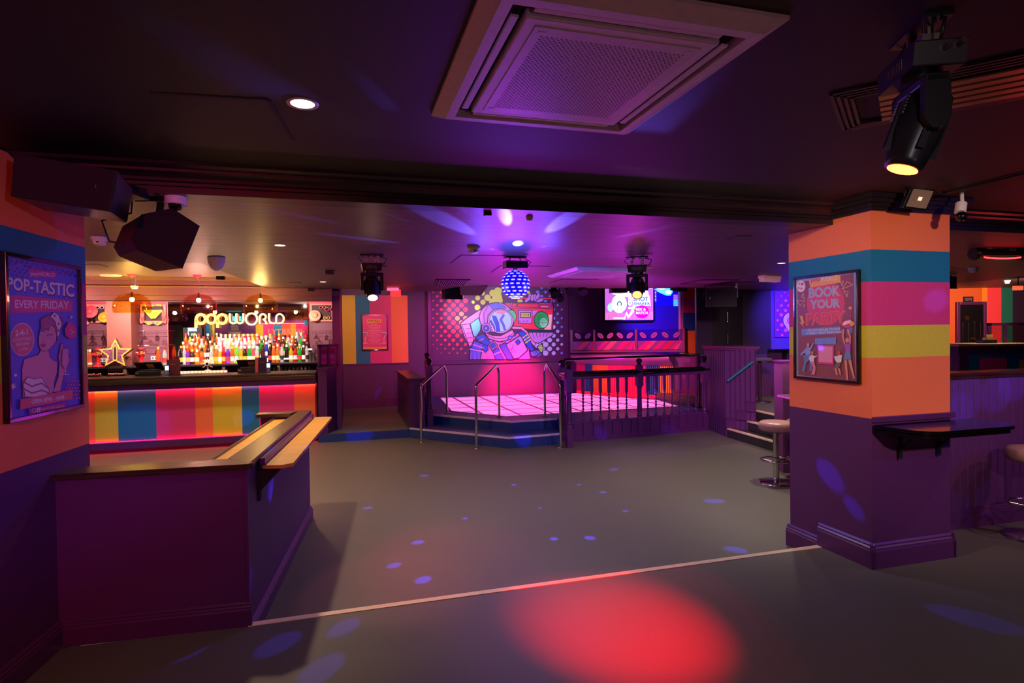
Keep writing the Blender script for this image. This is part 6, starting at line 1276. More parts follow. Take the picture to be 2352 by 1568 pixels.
# raised-floor shelves and plinth beyond
def zp_(px, py, Y): p = onp(px, py, [0, Y, 0], [0, 1, 0]); return float(p[0]), float(p[2])
x0, z0 = zp_(1770, 806, YB - .15); x1, _ = zp_(1850, 806, YB - .15)
t = thing('wall_shelf', 'narrow dark shelf under the dotted wall panel beyond the stairs', 'shelf', (x0, YB, z0), 0); c = MB(); c.box(0, x1 - x0, -.28, 0, 0, .04); c.build('board', BLACKG, t, .005); c = MB(); c.box(.3, .33, -.2, 0, -.2, 0); c.build('bracket', BLACKM, t)
t = thing('pedestal_table', 'small dark high table seen past the right edge of the boarded wall end', 'table', W(*(np.array([7.55, 9.1])), RF), 0)
p = onp(1745, 822, W(7.75, 9.3, 0), [0, 1, 0]); t.location = (p[0] - .12, p[1], RF); hz = float(p[2]) - RF
c = MB(); c.box(-.3, .27, -.2, .2, hz - .05, hz); c.build('top', mat('grey_table_edge', (84, 72, 92), .4), t, .01); c = MB(); c.cyl((.12, 0, .02), (.12, 0, hz - .05), .03); c.lathe([(.2, 0), (.2, .015), (.05, .03)], c=(.12, 0, 0), n=20); c.build('pedestal', mat('aubergine_metal', (60, 26, 56), .4), t)
# plum partition post and table by the pillar
u_, v_ = uvz(1806, 1085, G)
t = thing('table_pier', 'plum painted pier carrying a small table top, half hidden behind the striped pillar', 'pier', W(4.85, 6.35, G)); p = onp(1798, 900, W(4.85, 6.35, 0), [0, 1, 0]); t.location = (p[0], p[1], G); t.rotation_euler[2] = 0
Yp = float(p[1]); zt4 = float(zp_(1800, 832, Yp)[1]) - G; c = MB(); c.box(0, .5, 0, .25, 0, zt4); c.build('pier', mat('plum_wall', (110, 50, 100), .5), t, .004); c = MB(); c.box(-.01, .51, -.01, .26, zt4, zt4 + .02); c.build('cap', mat('plum_gloss', (96, 36, 84), .3), t)
zt5 = float(zp_(1800, 905, Yp - .1)[1]); xl = zp_(1785, 905, Yp - .1)[0]
t = thing('bar_table', 'square metal-edged high table top beside the plum pier, left of the pillar', 'table', (xl, Yp - .1, G), 0); c = MB(); c.box(0, .6, -.45, 0, zt5 - G - .03, zt5 - G); c.build('top', STEEL, t, .003); c = MB(); c.cyl((.35, -.2, .02), (.35, -.2, zt5 - G - .03), .03); c.lathe([(.22, 0), (.22, .012), (.05, .03)], c=(.35, -.2, 0), n=22); c.build('pedestal', CHROME, t)
t2 = MB(); t2.box(.08, .3, -.35, -.15, 0, .012); o = t2.build('drink_menu', mat('menu_black', (30, 26, 34), .4), None, .002, (xl, Yp - .1, zt5), 0); tag(o, 'dark flat menu lying on the square high table beside the plum pier', 'menu')
# ---- bar stools
def stool(loc, lab, seat=(176, 130, 126), sh=.62, grp='round bar stools'):
    t = thing('bar_stool', lab, 'bar stool', loc, 0, grp)
    c = MB(); c.lathe([(.0, sh), (.165, sh), (.19, sh + .02), (.195, sh + .05), (.19, sh + .085), (.165, sh + .105), (.10, sh + .113), (0, sh + .115)], n=36); c.build('seat', mat('seat_vinyl', seat, .35, bump=.1), t)
    c = MB(); c.cyl((0, 0, .02), (0, 0, sh), .034, .034, 20); c.lathe([(.05, .0), (.05, .03), (.034, .06)], n=18); c.lathe([(.1, sh - .02), (.1, sh), (0, sh)], n=18); c.build('column', CHROME, t)
    c = MB(); c.lathe([(.205, 0), (.205, .01), (.19, .02), (.08, .035), (.03, .045)], n=36); c.build('base', CHROME, t)
    c = MB(); c.tube([(.17 * math.cos(a), .17 * math.sin(a) - .0, .27) for a in [2 * PI * k / 28 for k in range(28)]], .011, 8, closed=True)
    for a in (.5, 2.6, 4.7): c.tube([(.03 * math.cos(a), .03 * math.sin(a), .25), (.17 * math.cos(a), .17 * math.sin(a), .27)], .009, 6)
    c.build('footrest', CHROME, t); return t
q = Zp(1783, 1108, G); st0 = stool(Vector((q[0], q[1], G)), 'chrome bar stool with pale pink round seat, left of the striped pillar')
q2 = Zp(1846, 1102, G); dup(st0, Vector((q2[0], q2[1], G)), 0, 'chrome bar stool mostly hidden behind the striped pillar, beyond the pale pink one')
st2 = stool(W(-.98, 5.15, G), 'round blush bar stool just showing over the left partition', (230, 180, 160)); st2.location = W(-1.06, 5.0, G)
q = Zp(2376, 1235, 0); dup(st0, Vector((q[0], q[1], 0)), 0, 'bar stool cut by the right edge of the view in front of the half wall')
# ================================================================== CEILING FITTINGS
def place(px, py, z): return Vector(Zp(px, py, z))
def downlight(px, py, z, lab, r=.045, e=30, col=(255, 200, 140)):
    t = thing('downlight', lab, 'ceiling light', place(px, py, z)); c = MB(); c.lathe([(r, -.001), (r * 1.35, -.004), (r * 1.4, 0)], n=22, cap=False); c.build('bezel', WHITE, t)
    c = MB(); c.lathe([(0, -.002), (r, -.002)], n=22, cap=False); c.build('lens', mat('downlight_glow_%d' % e, col, emit=e, ecol=col), t)
downlight(695, 238, UC, 'lit warm downlight in the near dark ceiling', .045, 60); downlight(643, 563, LC, 'small lit downlight in the lower ceiling, between the bar and the left moving head', .04, 20)
downlight(1795, 604, LC, 'small lit downlight just left of the striped pillar top', .04, 12); downlight(742, 647, LC, 'small lit downlight at the right end of the bar ceiling', .04, 10)
for px_, py_, z_, lab, s in ((1088, 566, LC, 'white smoke detector left of the mirror ball', 1.1), (229, 545, LC, 'white smoke detector beside the wedge speaker on the left', 1.1), (309, 655, 2.45, 'white smoke detector above the left pendant lamp', 1.), (2235, 615, LC, 'white smoke detector under the patio-style heater on the right', 1.1), (2312, 644, LC, 'small white smoke detector at the far right of the rear ceiling', 1.)):
    loc = place(px_, py_, z_); 
    if 'left pendant' in lab: loc = Vector(W(pv(309, 655, 10.15)[0], 10.15, RC)); 
    t = thing('smoke_detector', lab, 'smoke detector', loc); c = MB(); c.lathe([(.05 * s, -.02 * s), (.055 * s, -.008), (.055 * s, 0)], n=22); c.build('base', WHITE, t)
    c = MB(); c.lathe([(.0, -.055 * s), (.03 * s, -.055 * s), (.043 * s, -.045 * s), (.045 * s, -.022 * s), (.05 * s, -.02 * s)], n=22)
    for a in range(0, 8, 2): c.box(-.008, .008, .043 * s, .046 * s, -.042 * s, -.034 * s, 1, T=Matrix.Rotation(a * PI / 4 + PI, 4, 'Z'))
    c.build('head', [WHITE, BLACKM], t)
    if 'left pendant' in lab: c = MB(); c.cyl((0, 0, 0), (0, 0, -.001), .02); t.location.z = RC - .16; c2 = MB(); c2.cyl((0, 0, 0), (0, 0, .16), .02); c2.build('stem', WHITE, t)
# recessed oval panel lights and disc in the bar recess
t = thing('ceiling_disc', 'pale flat disc light on the recess ceiling, left of the first pendant lamp', 'ceiling light', W(-3.33, 10.2, RC)); c = MB(); c.lathe([(.13, -.02), (.14, -.01), (.14, 0)], n=28); c.build('diffuser', mat('opal_diffuser', (240, 220, 190), .4, emit=.35, ecol=(255, 220, 170)), t)
# dome cameras
t = thing('dome_camera', 'white dome security camera on the beam at the top left', 'camera', Vector(onp(403, 452, W(0, 3.72, 0), [*V, 0]))); s = 1.
c = MB(); c.lathe([(.052, -.045), (.056, -.04), (.056, 0)], n=28); c.build('housing', WHITE, t); c = MB(); c.lathe([(0, -.083), (.02, -.08), (.034, -.066), (.038, -.045)], n=24); c.build('dome', BLACKG, t); t.location.z = LC
t = thing('dome_camera', 'white pear-shaped dome camera in front of the bar recess', 'camera', place(497, 592, LC)); c = MB(); c.lathe([(.0, -.135), (.02, -.13), (.055, -.10), (.078, -.05), (.082, 0)], n=26); c.build('shell', WHITE, t)
t = thing('bullet_camera', 'white camera with dark glass nose beside the top right of the striped pillar', 'camera', Vector(onp(2203, 482, W(0, 3.06, 0), [*V, 0]))); c = MB(); c.cyl((.02, 0, .045), (-.005, -.01, -.02), .034, .034); c.build('housing', WHITE, t); c = MB(); c.sph((-.02, -.03, -.05), .034, 16); c.build('nose', BLACKG, t); c = MB(); c.cyl((.03, 0, .04), (.05, .02, UC - t.location.z), .012); c.build('stem', WHITE, t)
# access hatches: thin dark shadow gaps let into plaster beading
for k, (pts, z_, lab) in enumerate([([(345, 213), (617, 229), (672, 320)], UC, 'thin square outline of a flush access hatch in the near ceiling'), ([(1035, 604), (1060, 585), (1165, 587)], LC, 'thin outline of a flush access hatch left of the mirror ball'), ([(1128, 625), (1150, 610), (1265, 611)], LC, 'thin outline of a flush access hatch behind the mirror ball'), ([(1262, 650), (1290, 641), (1375, 641)], LC, 'thin outline of a flush access hatch left of the second moving head'), ([(1671, 549), (1693, 541), (1727, 541)], LC, 'short dark hatch outline in the lower ceiling near the pillar'), ([(190, 606), (225, 606), (248, 612)], RC, 'thin hatch outline in the recess ceiling above the bar'), ([(664, 648), (688, 648), (691, 650)], LC, 'short dark hatch outline at the right end of the bar ceiling')]):
    P = [place(*p, z_) for p in pts]; t = thing('access_hatch', lab, 'hatch', P[1] + Vector((0, 0, 0)), 0); Q = [p - P[1] for p in P]; c = MB()
    for a, b in ((0, 1), (1, 2)):
        d = (Q[b] - Q[a]).normalized(); n = Vector((-d.y, d.x, 0)) * .008
        c.prism([((Q[a] + n).x, (Q[a] + n).y), ((Q[b] + n).x, (Q[b] + n).y), ((Q[b] - n).x, (Q[b] - n).y), ((Q[a] - n).x, (Q[a] - n).y)], -.004, 0)
    c.build('edge', BLACKM, t)
# slatted vents
def vent(corners, z_, lab, n, slat, frame, pattern='slat', dz=0):
    P = [place(*p, z_) for p in corners]; o = (P[0] + P[1] + P[2] + P[3]) / 4; ux = (P[1] - P[0]); uy = (P[3] - P[0]); t = thing('ceiling_vent', lab, 'vent', o, math.atan2(ux.y, ux.x)); a, b = ux.length / 2, uy.length / 2; c = MB()
    for q in ((-a, a, -b, -b + .04), (-a, a, b - .04, b), (-a, -a + .04, -b, b), (a - .04, a, -b, b)): c.box(*q, -.012, 0)
    c.build('frame', frame, t, .003); c = MB(); c.box(-a + .03, a - .03, -b + .03, b - .03, -.002, 0); c.build('duct', BLACKM, t); c = MB()
    if pattern == 'slat':
        for i in range(n): x = -a + .05 + (2 * a - .1) * (i + .5) / n; c.box(x - .006, x + .006, -b + .04, b - .04, -.014, -.003, T=None)
    else:
        for i in range(n):
            for j in range(n): x = -a + .05 + (2 * a - .1) * (i + .5) / n; y = -b + .05 + (2 * b - .1) * (j + .5) / n; c.box(x - .012, x + .012, y - .012, y + .012, -.006, -.003)
    c.build('slats', slat, t)
vent([(993, 654), (1065, 654), (1076, 641), (1012, 641)], LC, 'small slatted ceiling vent above the mural, left of the mirror ball', 12, mat('dusty_lilac_metal', (150, 120, 150), .5), DTRIM)
vent([(1570, 651), (1650, 651), (1680, 643), (1612, 641)], LC, 'perforated square ceiling vent above the right-hand speaker', 16, mat('rosy_metal', (150, 90, 110), .5), DTRIM, 'p')
# big gold-slatted vent at the top right
P = [place(*p, UC) for p in ((1925, 284), (2352, 205), (2352, 175), (2060, 165))]
t = thing('ceiling_vent', 'large black framed ceiling vent with gold louvres beside the large moving head', 'vent', place(2175, 215, UC), math.atan2((P[1] - P[0]).y, (P[1] - P[0]).x) ); L0 = place(2175, 215, UC); an = t.rotation_euler[2]
def lv(px, py): p = place(px, py, UC) - L0; return Vector((p.x * math.cos(-an) - p.y * math.sin(-an), p.x * math.sin(-an) + p.y * math.cos(-an), 0))
fa = lv(1930, 283); fb = lv(2390, 198); fc = lv(2390, 165); fd = lv(2085, 170); wd_ = .52
yq = (fa.y + fb.y) / 2 - wd_ + .1
c = MB()
for k in range(4): m_ = .022 * k; c.box(fa.x + m_, fb.x + .4, yq + m_, yq + m_ + .012, -.010 - .002 * k, 0); c.box(fa.x + m_, fa.x + m_ + .012, yq + m_, yq + wd_ - m_, -.010 - .002 * k, 0); c.box(fa.x + m_, fb.x + .4, yq + wd_ - m_ - .012, yq + wd_ - m_, -.010 - .002 * k, 0)
c.build('frame', DTRIM, t)
c = MB(); c.box(fa.x + .1, fb.x + .35, yq + .1, yq + wd_ - .1, -.003, -.001); c.build('duct', BLACKM, t)
GOLD = mat('gold_louvre', (178, 136, 60), .35, .3)
for k in range(5):
    y = yq + .12 + k * .07; c = MB(); x0_ = fa.x + .16; c.box(x0_, fb.x + .3, y, y + .045, -.018, -.012, T=None); c.build('louvre', GOLD, t)
# emergency light, exit signs
t = thing('emergency_light', 'pinkish bulkhead emergency light on the ceiling just left of the striped pillar', 'light', place(1768, 634, LC), TB + .25); c = MB(); c.prism([(-.2, -.055), (.2, -.055), (.2, .055), (-.2, .055)], -.04, 0); c.prism([(-.19, -.05), (.19, -.05), (.19, .05), (-.19, .05)], -.085, -.04); c.build('diffuser', mat('opal_pink', (250, 190, 200), .35, emit=.12, ecol=(255, 170, 200)), t, .015)
def box_speaker(lab, loc, rz, w_, h_, d_, tilt=0., taper=.75, name='loudspeaker', dr=0.):
    t = thing(name, lab, 'speaker', loc, rz); dr = LC + .17 - 2.49 if loc[2] > 2.7 else 0; dr = .18 if loc[2] > 2.7 else 0; R = Matrix.Translation((0, 0, -h_ / 2 - .08 - dr)) @ Matrix.Rotation(tilt, 4, 'X')
    c = MB(); c.prism([(-w_ / 2, -d_ / 2), (w_ / 2, -d_ / 2), (w_ / 2 * taper, d_ / 2), (-w_ / 2 * taper, d_ / 2)], -h_ / 2, h_ / 2, T=R); c.build('cabinet', BLACK, t, .008)
    c = MB(); c.box(-w_ * .47, w_ * .47, -d_ / 2 - .006, -d_ / 2 - .001, -h_ * .46, h_ * .46, T=R); g_ = c.build('grille', mat('speaker_grille', (20, 16, 22), .7, bump=.6, gscale=(300, 300, 300)), t)
    c = MB(); c.box(-w_ * .38, -w_ * .35, -d_ / 2 - .009, -d_ / 2 - .006, -.015, .015, T=R); c.build('badge', STEEL, g_)
    c = MB()
    for s in (-1, 1): c.tube([(s * (w_ / 2 + .012), 0, -h_ / 2 - .08 - dr), (s * (w_ / 2 + .012), 0, -.03 - dr), (0, 0, -.02 - dr)], .008, 6)
    c.cyl((0, 0, -.03 - dr), (0, 0, 0), .02); c.build('bracket', BLACK, t); return t
def at_(px, py, Y, z): p = onp(px, py, [0, Y, 0], [0, 1, 0]); return Vector((float(p[0]), Y, z))
t = box_speaker('black loudspeaker on a pale bracket at the right, below the perforated vent', at_(1655, 690, 10.0, LC), TB - .5, .50, .30, .26, .15)
c = MB(); c.prism([(-.13, -.25), (.13, -.20), (.1, .02), (-.1, .02)], .255, .262, T=Matrix(((0, 0, 1, 0), (1, 0, 0, 0), (0, 1, 0, 0), (0, 0, 0, 1)))); c.build('side_plate', mat('pale_blue_metal', (130, 150, 170), .4), t)
box_speaker('black loudspeaker hanging over the left corner of the astronaut mural', at_(1037, 688, 10.9, 2.84), TB + .25, .36, .24, .25, .1); box_speaker('black wedge speaker hanging above the mural beside the left speaker', at_(1084, 664, 10.4, 2.84), TB, .5, .14, .3, -.5)
box_speaker('small black speaker in front of the top left corner of the wall screen', at_(1418, 668, 11.0, 2.84), TB, .33, .16, .2, 0); box_speaker('small black speaker hanging in front of the glowing graphic', at_(1558, 668, 11.0, 2.84), TB + .3, .28, .14, .2, .2)
# near-left speaker: explicit corners at real depth
def hull(name, lab, front, back, Yf, off, mats, cat='speaker'):
    F = [Vector(onp(*p, [0, Yf, 0], [0, 1, 0])) for p in front]; ctr = sum(F, Vector()) / len(F); B = [f + Vector(off) + (ctr - f) * back for f in F]; t = thing(name, lab, cat, ctr, 0); n = len(F)
    c = MB(); c.add([p - ctr for p in F + B], [list(range(n, 2 * n))] + [(i, (i + 1) % n, n + (i + 1) % n, n + i) for i in range(n)]); c.build('cabinet', mats[0], t, .008)
    c = MB(); N = (F[1] - F[0]).cross(F[2] - F[0]).normalized(); N = N if N.y < 0 else -N; c.add([p - ctr + N * .0 for p in F] + [(p - ctr) * .97 + N * .012 for p in F], [list(range(n, 2 * n))] + [(i, (i + 1) % n, n + (i + 1) % n, n + i) for i in range(n)]); g_ = c.build('grille', mats[1], t)
    return t, ctr, g_
SG_ = mat('speaker_grille', (20, 16, 22), .7, bump=.6, gscale=(300, 300, 300))
t, ctr, g_ = hull('loudspeaker', 'dark wood-sided wedge loudspeaker hanging over the left of the bar', [(326, 492), (395, 478), (459, 519), (419, 617), (316, 575), (301, 550)], .05, (-.31, .3, .0), 3.25, None, None) if False else hull('loudspeaker', 'large dark wedge loudspeaker hanging at the left in front of the bar', [(326, 492), (395, 478), (459, 519), (419, 617), (316, 575), (301, 550)], .08, 3.25, (-.30, .28, .0), [mat('walnut_cabinet', (92, 66, 58), .55, grain=.2, gscale=(20, 20, 4)), SG_])
c = MB(); c.cyl((-.1, .15, .1), (-.1, .18, LC - ctr.z), .02); c.box(-.2, 0, .1, .26, LC - ctr.z - .02, LC - ctr.z); c.tube([(-.3, .25, -.03), (-.42, .2, 0), (-.46, .2, .12), (-.3, .22, LC - ctr.z - .06), (-.28, .2, LC - ctr.z)], .006, 6); c.build('bracket', BLACK, t)
t, ctr, g_ = hull('loudspeaker', 'large black loudspeaker mounted high on the left wall', [(34, 352), (272, 392), (256, 487), (26, 451)], .06, 2.80, (-.12, .32, 0), [BLACK, SG_])
c = MB(); c.box(-.1, .1, .15, .5, .03, .08); c.build('bracket', BLACK, t); c = MB(); c.box(.17, .175, -.0, .004, -.03, -.015); c.build('badge', STEEL, g_).location = (-.01, -.02, 0)
# LED wall-washer cluster above the stage
PARL = mat('par_lens', (255, 150, 150), emit=14, ecol=(255, 110, 110))
for px_, py_, w_, lab in ((1273, 672, .16, 'left one of the row of small black spotlights above the stage, pink lens'), (1285, 682, .13, 'round black spotlight hanging lowest in the row above the stage'), (1309, 664, .19, 'middle box spotlight in the row above the stage, pink lens'), (1337, 666, .15, 'right round spotlight of the row above the stage, glowing red')):
    YY = 11.0 if px_ == 1285 else 10.6; loc = at_(px_, py_, YY, 2.85); p = onp(px_, py_, [0, YY, 0], [0, 1, 0]); z = float(p[2]) - 2.85
    t = thing('stage_spotlight', lab, 'stage light', loc, TB); c = MB(); R = Matrix.Translation((0, 0, z)) @ Matrix.Rotation(-.9, 4, 'X')
    c.lathe([(w_ * .3, .10), (w_ * .45, .07), (w_ * .5, -.06), (w_ * .52, -.08)], n=20, T=R); c.build('can', BLACK, t); c = MB(); c.lathe([(0, -.075), (w_ * .30, -.075)], n=16, cap=False, T=R); c.build('lens', PARL, t)
    c = MB(); c.tube([(-w_ * .56, 0, z), (-w_ * .56, 0, z + .1), (w_ * .56, 0, z + .1), (w_ * .56, 0, z)], .007, 6); c.cyl((0, 0, z + .1), (0, 0, .0), .01); c.build('yoke', BLACK, t)
t = thing('light_bar', 'thin black bar carrying the small spotlights above the stage', 'light bar', at_(1300, 660, 10.8, 2.66), 0); c = MB(); c.cyl((-.4, 0, 0), (.5, 0, 0), .022); 
for x in (-.3, .4): c.cyl((x, 0, 0), (x, 0, .19), .012)
c.build('tube', BLACK, t)
# stage colour: magenta and red washes
lamp('SPOT', 'stage_wash_lamp', W(3.6, 12.0, 2.6), 4600, (1, .005, .12), W(pv(1185, 880, BW)[0], 13.85, .15), 44, .9, .06)
lamp('SPOT', 'stage_wash_lamp', W(2.7, 10.3, 2.5), 240, MAG, W(3.2, 13.8, .9), 80, .9, .06)
lamp('SPOT', 'stage_wash_lamp', W(4.4, 10.4, 2.5), 900, (1, .1, .25), W(6.6, 12.0, .9), 60, .9, .06)
lamp('SPOT', 'mural_spot_lamp', W(1.9, 11.6, 2.6), 300, (1, .8, .8), W(2.75, 13.85, 2.15), 26, .9, .05)
lamp('SPOT', 'mural_wash_lamp', W(4.2, 10.6, 2.6), 260, (.8, .75, 1), W(3.7, 13.8, 1.9), 80, .9, .08)
lamp('SPOT', 'mural_green_lamp', W(4.3, 11.6, 2.6), 50, (.3, 1, .7), W(5.0, 13.85, 2.0), 14, .9, .04)
lamp('SPOT', 'booth_blue_lamp', W(7.6, 12.5, 2.4), 500, (.03, .02, 1), W(7.9, 13.85, 2.1), 90, .9, .06)
lamp('SPOT', 'stairs_blue_lamp', W(8.0, 8.6, 2.4), 420, (.12, .05, 1), Vector((5.9, YB, 1.9)), 80, .9, .06)
lamp('SPOT', 'corridor_red_lamp', W(1.0, 8.8, 2.4), 200, (1, .05, .12), W(.6, 13.8, .8), 60, .6, .03)
lamp('SPOT', 'corridor_wash_lamp', W(.5, 11.4, 2.7), 110, (1, .5, .4), W(.7, 13.85, 1.8), 80, .9, .06)
# ================================================================== RIGHT-HAND SIDE
t = thing('floodlight', 'black square floodlight on the cornice above the striped pillar', 'floodlight', Vector(onp(2112, 456, W(0, 3.10, 0), [*V, 0])), TB - .05, rx=.45, ry=.06)
c = MB(); c.box(-.1, .1, 0, .035, -.075, .075); 
for k in range(7): c.box(-.07 + k * .022, -.064 + k * .022, .035, .055, -.06, .06)
c.build('housing', BLACK, t, .006)
c = MB(); c.box(-.082, .082, -.004, 0, -.06, .06); c.build('glass', mat('flood_glass', (170, 150, 130), .3, .2), t); c = MB(); c.box(-.014, .014, -.007, -.004, -.012, .012); c.build('led_chip', mat('led_chip', (250, 200, 170), emit=1.2, ecol=(255, 200, 170)), t)
c = MB(); c.tube([(-.11, .02, 0), (-.11, .03, .085), (.11, .03, .085), (.11, .02, 0)], .006, 6); c.build('bracket', BLACK, t)
p0 = Vector(onp(2150, 440, W(0, 3.12, 0), [*V, 0])); p1 = place(2352, 395, UC); t = thing('ceiling_cable', 'black cable running along the near ceiling from the floodlight to the right', 'cable', p0, 0); c = MB(); c.tube([(0, 0, 0), Vector((0.05, -.02, UC - p0.z - .012)), p1 - p0 + Vector((0, 0, -.012)), (p1 - p0) * 1.6 * Vector((1, 1, 0)) + Vector((0, 0, UC - p0.z - .012))], .009, 6); c.build('cable', BLACK, t)
# heater with glowing bars
ph = onp(2292, 582, [0, 6.0, 0], [0, 1, 0]); t = thing('ceiling_heater', 'black ceiling unit with glowing red curved elements and white lettering, at the right edge', 'heater', Vector((ph[0], 6.0, ph[2])), .12); w2 = 58 / F_ * 6.0
c = MB(); c.box(-w2, w2, -.06, .06, -.03, .07); c.cyl((-w2, 0, .0), (-w2 - .03, 0, 0), .07, .06); c.cyl((w2, 0, 0), (w2 + .03, 0, 0), .07, .06); c.build('casing', BLACK, t, .012)
A = Art(); A.rect(-w2 * .72, .035, -w2 * .48, .055, mat('ink_white', (230, 230, 240))); A.text('LIGHTING', -w2 * .46, .037, 0, .052, mat('ink_white', (230, 230, 240))); A.rect(w2 * .25, .022, w2 * .55, .06, mat('ink_lilac2', (190, 180, 220))); A.text('USAM', w2 * .28, .028, w2 * .52, .054, BLACKM, .02); A.build('marking', t).location = (0, -.06, 0)
c = MB()
for k in range(5):
    x0_ = -w2 * .8 + k * w2 * .33; c.tube([(x0_ + w2 * .28 * s, -.05, -.045 - .012 * math.sin((k + s) / 5 * PI)) for s in (0, .25, .5, .75, 1)], .008, 6)
c.build('element', mat('red_hot', (255, 60, 50), emit=7, ecol=(255, 40, 40)), t); c = MB()
for x in (-w2 * .6, w2 * .6): c.cyl((x, 0, .06), (x, 0, LC - t.location.z), .012)
c.build('drop_rod', BLACK, t)
# far right bar counter, screen and lamps
Yc = 8.5; a = onp(2197, 790, [0, Yc, 0], [0, 1, 0]); xl, zc_ = float(a[0]), float(a[2])
t = thing('rear_bar_counter', 'far right bar counter with lit wooden top and teal and pink panelled front', 'bar counter', (xl, Yc, 0), .02); c = MB(); c.box(-.02, 4, -.06, .6, zc_ - .035, zc_); c.build('top', mat('pale_lit_wood', (200, 160, 120), .3, grain=.15), t, .006)
c = MB(); c.box(.04, 4, 0, .5, 0, zc_ - .035); c.box(.0, 4, -.03, .0, zc_ - .14, zc_ - .035); c.build('body', PURPLE, t, .004)
def cq(px, py): p = onp(px, py, [0, Yc - .01, 0], [0, 1, 0]); return float(p[0]) - xl, float(p[2])
A = Art(); q = cq(2227, 812); A.rect(q[0], .3, 4, q[1], TEAL); q1 = cq(2252, 822); q2 = cq(2316, 835); A.rect(q1[0], q2[1] - .3, q2[0], q1[1], PINK); q3 = cq(2345, 826); A.rect(q3[0], q3[1] - .3, q3[0] + .6, q3[1], YEL); A.build('painted_panel', t)
lamp('SPOT', 'rear_bar_lamp', Vector((xl + .7, Yc + .2, 2.4)), 60, WARM, Vector((xl + .7, Yc + .25, 1)), 70, .8, .04)
q = cq(2300, 780); t = thing('card_box', 'dark box with cream cards standing on the far right bar counter', 'box', (xl + cq(2286, 786)[0], Yc + .2, zc_), 0); c = MB(); c.box(0, .2, 0, .14, 0, .05); c.build('box', BLACK, t); c = MB(); c.box(.08, .17, .04, .05, .05, .13); c.box(.03, .08, .05, .06, .05, .08); c.build('card', mat('cream_card', (250, 214, 150), .6), t)
t = thing('glazed_screen', 'purple framed glazed screen standing on the far right bar counter', 'screen', (xl + cq(2310, 786)[0], Yc + .3, zc_), 0); c = MB()
for b_ in ((0, .6, .26, .30), (0, .05, 0, .3), (.25, .28, 0, .26)): c.box(b_[0], b_[1], 0, .03, b_[2], b_[3])
c.build('frame', PURPLE, t); c = MB(); c.box(.05, .6, .012, .016, 0, .26); c.build('pane', glassmat('clear_glass', (235, 225, 225), .45), t)
t = thing('wall_monitor', 'small dark wall monitor with pale edge just right of the striped pillar', 'monitor', Vector(onp(2186, 648, [0, 9.0, 0], [0, 1, 0])), 0); c = MB(); c.box(-.14, .08, 0, .05, -.09, .09); c.build('screen', mat('dim_screen', (24, 22, 60), .25), t, .004); c = MB(); c.box(-.14, .09, -.004, .0, -.1, -.088); c.box(-.14, .08, -.004, 0, .086, .094); c.build('edge', STEEL, t)
c = MB(); c.cyl((0, .02, .09), (0, .02, LC - t.location.z), .012); c.build('drop_pole', BLACK, t)
x_, z_ = zp_(2225, 687, YB - .02); t = thing('door_sign', 'small dark sign with pale lettering above the far right door', 'sign', (x_, YB - .002, z_), 0); c = MB(); c.box(-.10, .10, -.015, 0, -.055, .055); c.build('plate', BLACKM, t); A = Art(); A.text('GENTS', -.07, -.025, .07, .025, mat('sign_grey', (150, 140, 140)), .01); A.build('lettering', t).location = (0, -.015, 0)
t = thing('exit_light', 'small orange-lit sign box near the ceiling at the far right edge', 'light', Vector(onp(2341, 661, [0, 9.5, 0], [0, 1, 0])), 0); c = MB(); c.box(-.07, .07, 0, .05, -.035, .035); c.build('box', mat('orange_box', (255, 140, 90), emit=.9, ecol=(255, 110, 70)), t, .004); c = MB(); c.cyl((0, .02, .03), (0, .02, LC - t.location.z), .008); c.build('stem', BLACK, t)
lamp('SPOT', 'right_room_lamp', Vector((8.6, 9.2, 2.4)), 420, (1, .5, .35), Vector((9.1, YB, 1.6)), 90, .8, .06)
lamp('SPOT', 'right_red_lamp', Vector((5.6, 6.2, 1.2)), 16, (1, .05, .05), Vector((5.2, 5.4, 2.5)), 140, .9, .1)
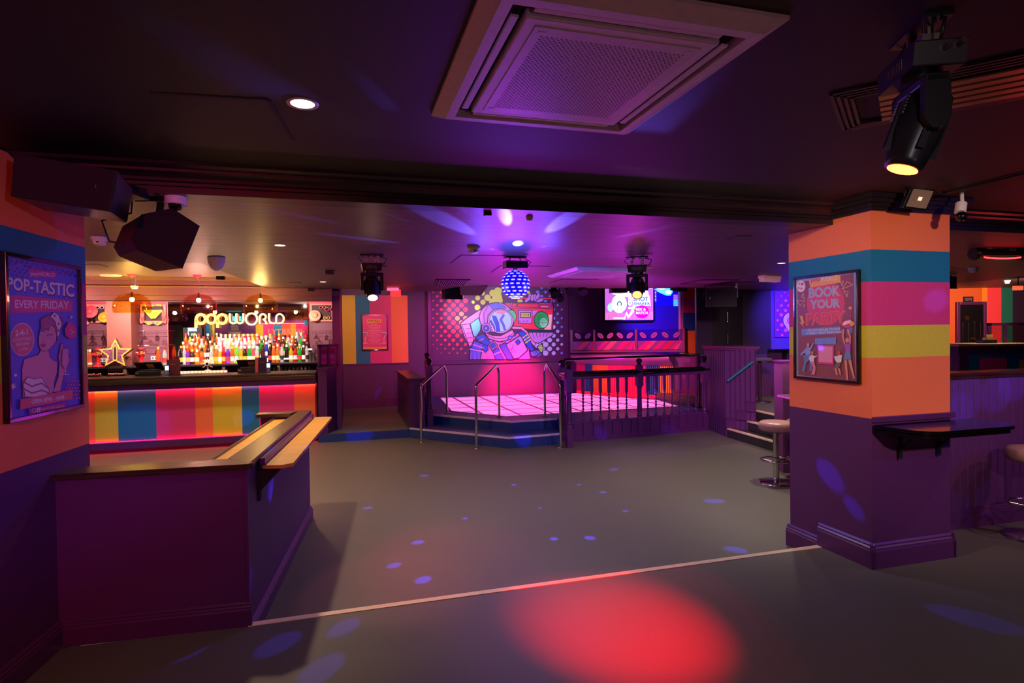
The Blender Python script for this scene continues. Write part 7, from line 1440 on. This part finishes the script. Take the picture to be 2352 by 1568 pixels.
# small yellow sign beside the left moving head, black wall sensors
x_, z_ = pv(905, 674, 10.2); t = thing('hanging_sign', 'small yellow sign plate hanging under a pale light fitting, right of the left moving head', 'sign', W(x_, 10.2, LC)); c = MB(); c.box(-.12, .08, -.04, .04, -.05, 0); c.build('fitting', mat('opal_pink', (250, 190, 200), .35, emit=.12, ecol=(255, 170, 200)), t, .006); c = MB(); c.box(-.06, .12, .045, .05, z_ - LC - .05, -.02); c.build('plate', mat('olive_yellow', (150, 120, 20), .5), t)
for px_, py_, lab in ((757, 621, 'small black sensor box on the lower ceiling, right of the bar recess'), (715, 660, 'small black camera box where the bulkhead meets the ceiling, right end of the bar'), (507, 634, 'small black sensor at the edge of the bar recess'), (1216, 497, 'small pale round sensor on the lower ceiling near the beam'), (1120, 480, 'small dark fitting at the lower edge of the beam'), (1638, 449, 'small black sensor box on the beam cornice')):
    loc = place(px_, py_, LC) if py_ > 485 else Vector(onp(px_, py_, W(0, 3.55, 0), [*V, 0]))
    if px_ == 715: loc = W(pv(715, 664, 10.4)[0], 10.4, LC)
    if px_ == 1120: loc = place(1120, 487, LC)
    t = thing('ceiling_sensor', lab, 'sensor', loc); s = .5 if px_ in (1216, 1120) else 1; c = MB()
    if px_ == 1216: c.lathe([(.0, -.03), (.02, -.025), (.025, 0)], n=14); c.build('body', WHITE, t)
    elif px_ == 1638: c.box(-.035, .035, -.05, .06, -.02, .03); c.build('body', BLACK, t, .004)
    else: c.box(-.05 * s, .05 * s, -.04 * s, .04 * s, -.05 * s, 0); c.build('body', BLACK, t, .006)
# framed glazing on the low wall at the end of the bar
t = thing('glazed_screen', 'purple framed screen with mirrored panes on the low wall at the bar end', 'screen', W(-.40, 10.5, 1.16), TB + math.radians(52)); w_, h_ = .50, .385
c = MB()
for b_ in ((0, w_, 0, .05), (0, w_, h_ - .05, h_), (0, .06, 0, h_), (w_ - .06, w_, 0, h_), (.22, .28, 0, h_)): c.box(b_[0], b_[1], -.02, .02, b_[2], b_[3])
c.build('frame', PURPLE2, t, .003)
for xa, xb_ in ((.06, .22), (.28, w_ - .06)):
    c = MB(); c.box(xa, xb_, -.004, .004, .05, h_ - .05); pn = c.build('pane', mat('dim_mirror', (120, 100, 130), .08, 1.), t); c = MB()
    for b_ in ((xa, xb_, .05, .06), (xa, xb_, h_ - .06, h_ - .05), (xa, xa + .01, .05, h_ - .05), (xb_ - .01, xb_, .05, h_ - .05)): c.box(b_[0], b_[1], -.008, -.003, b_[2], b_[3])
    c.build('gilt_bead', mat('gilt', (190, 150, 100), .35, .6), pn)
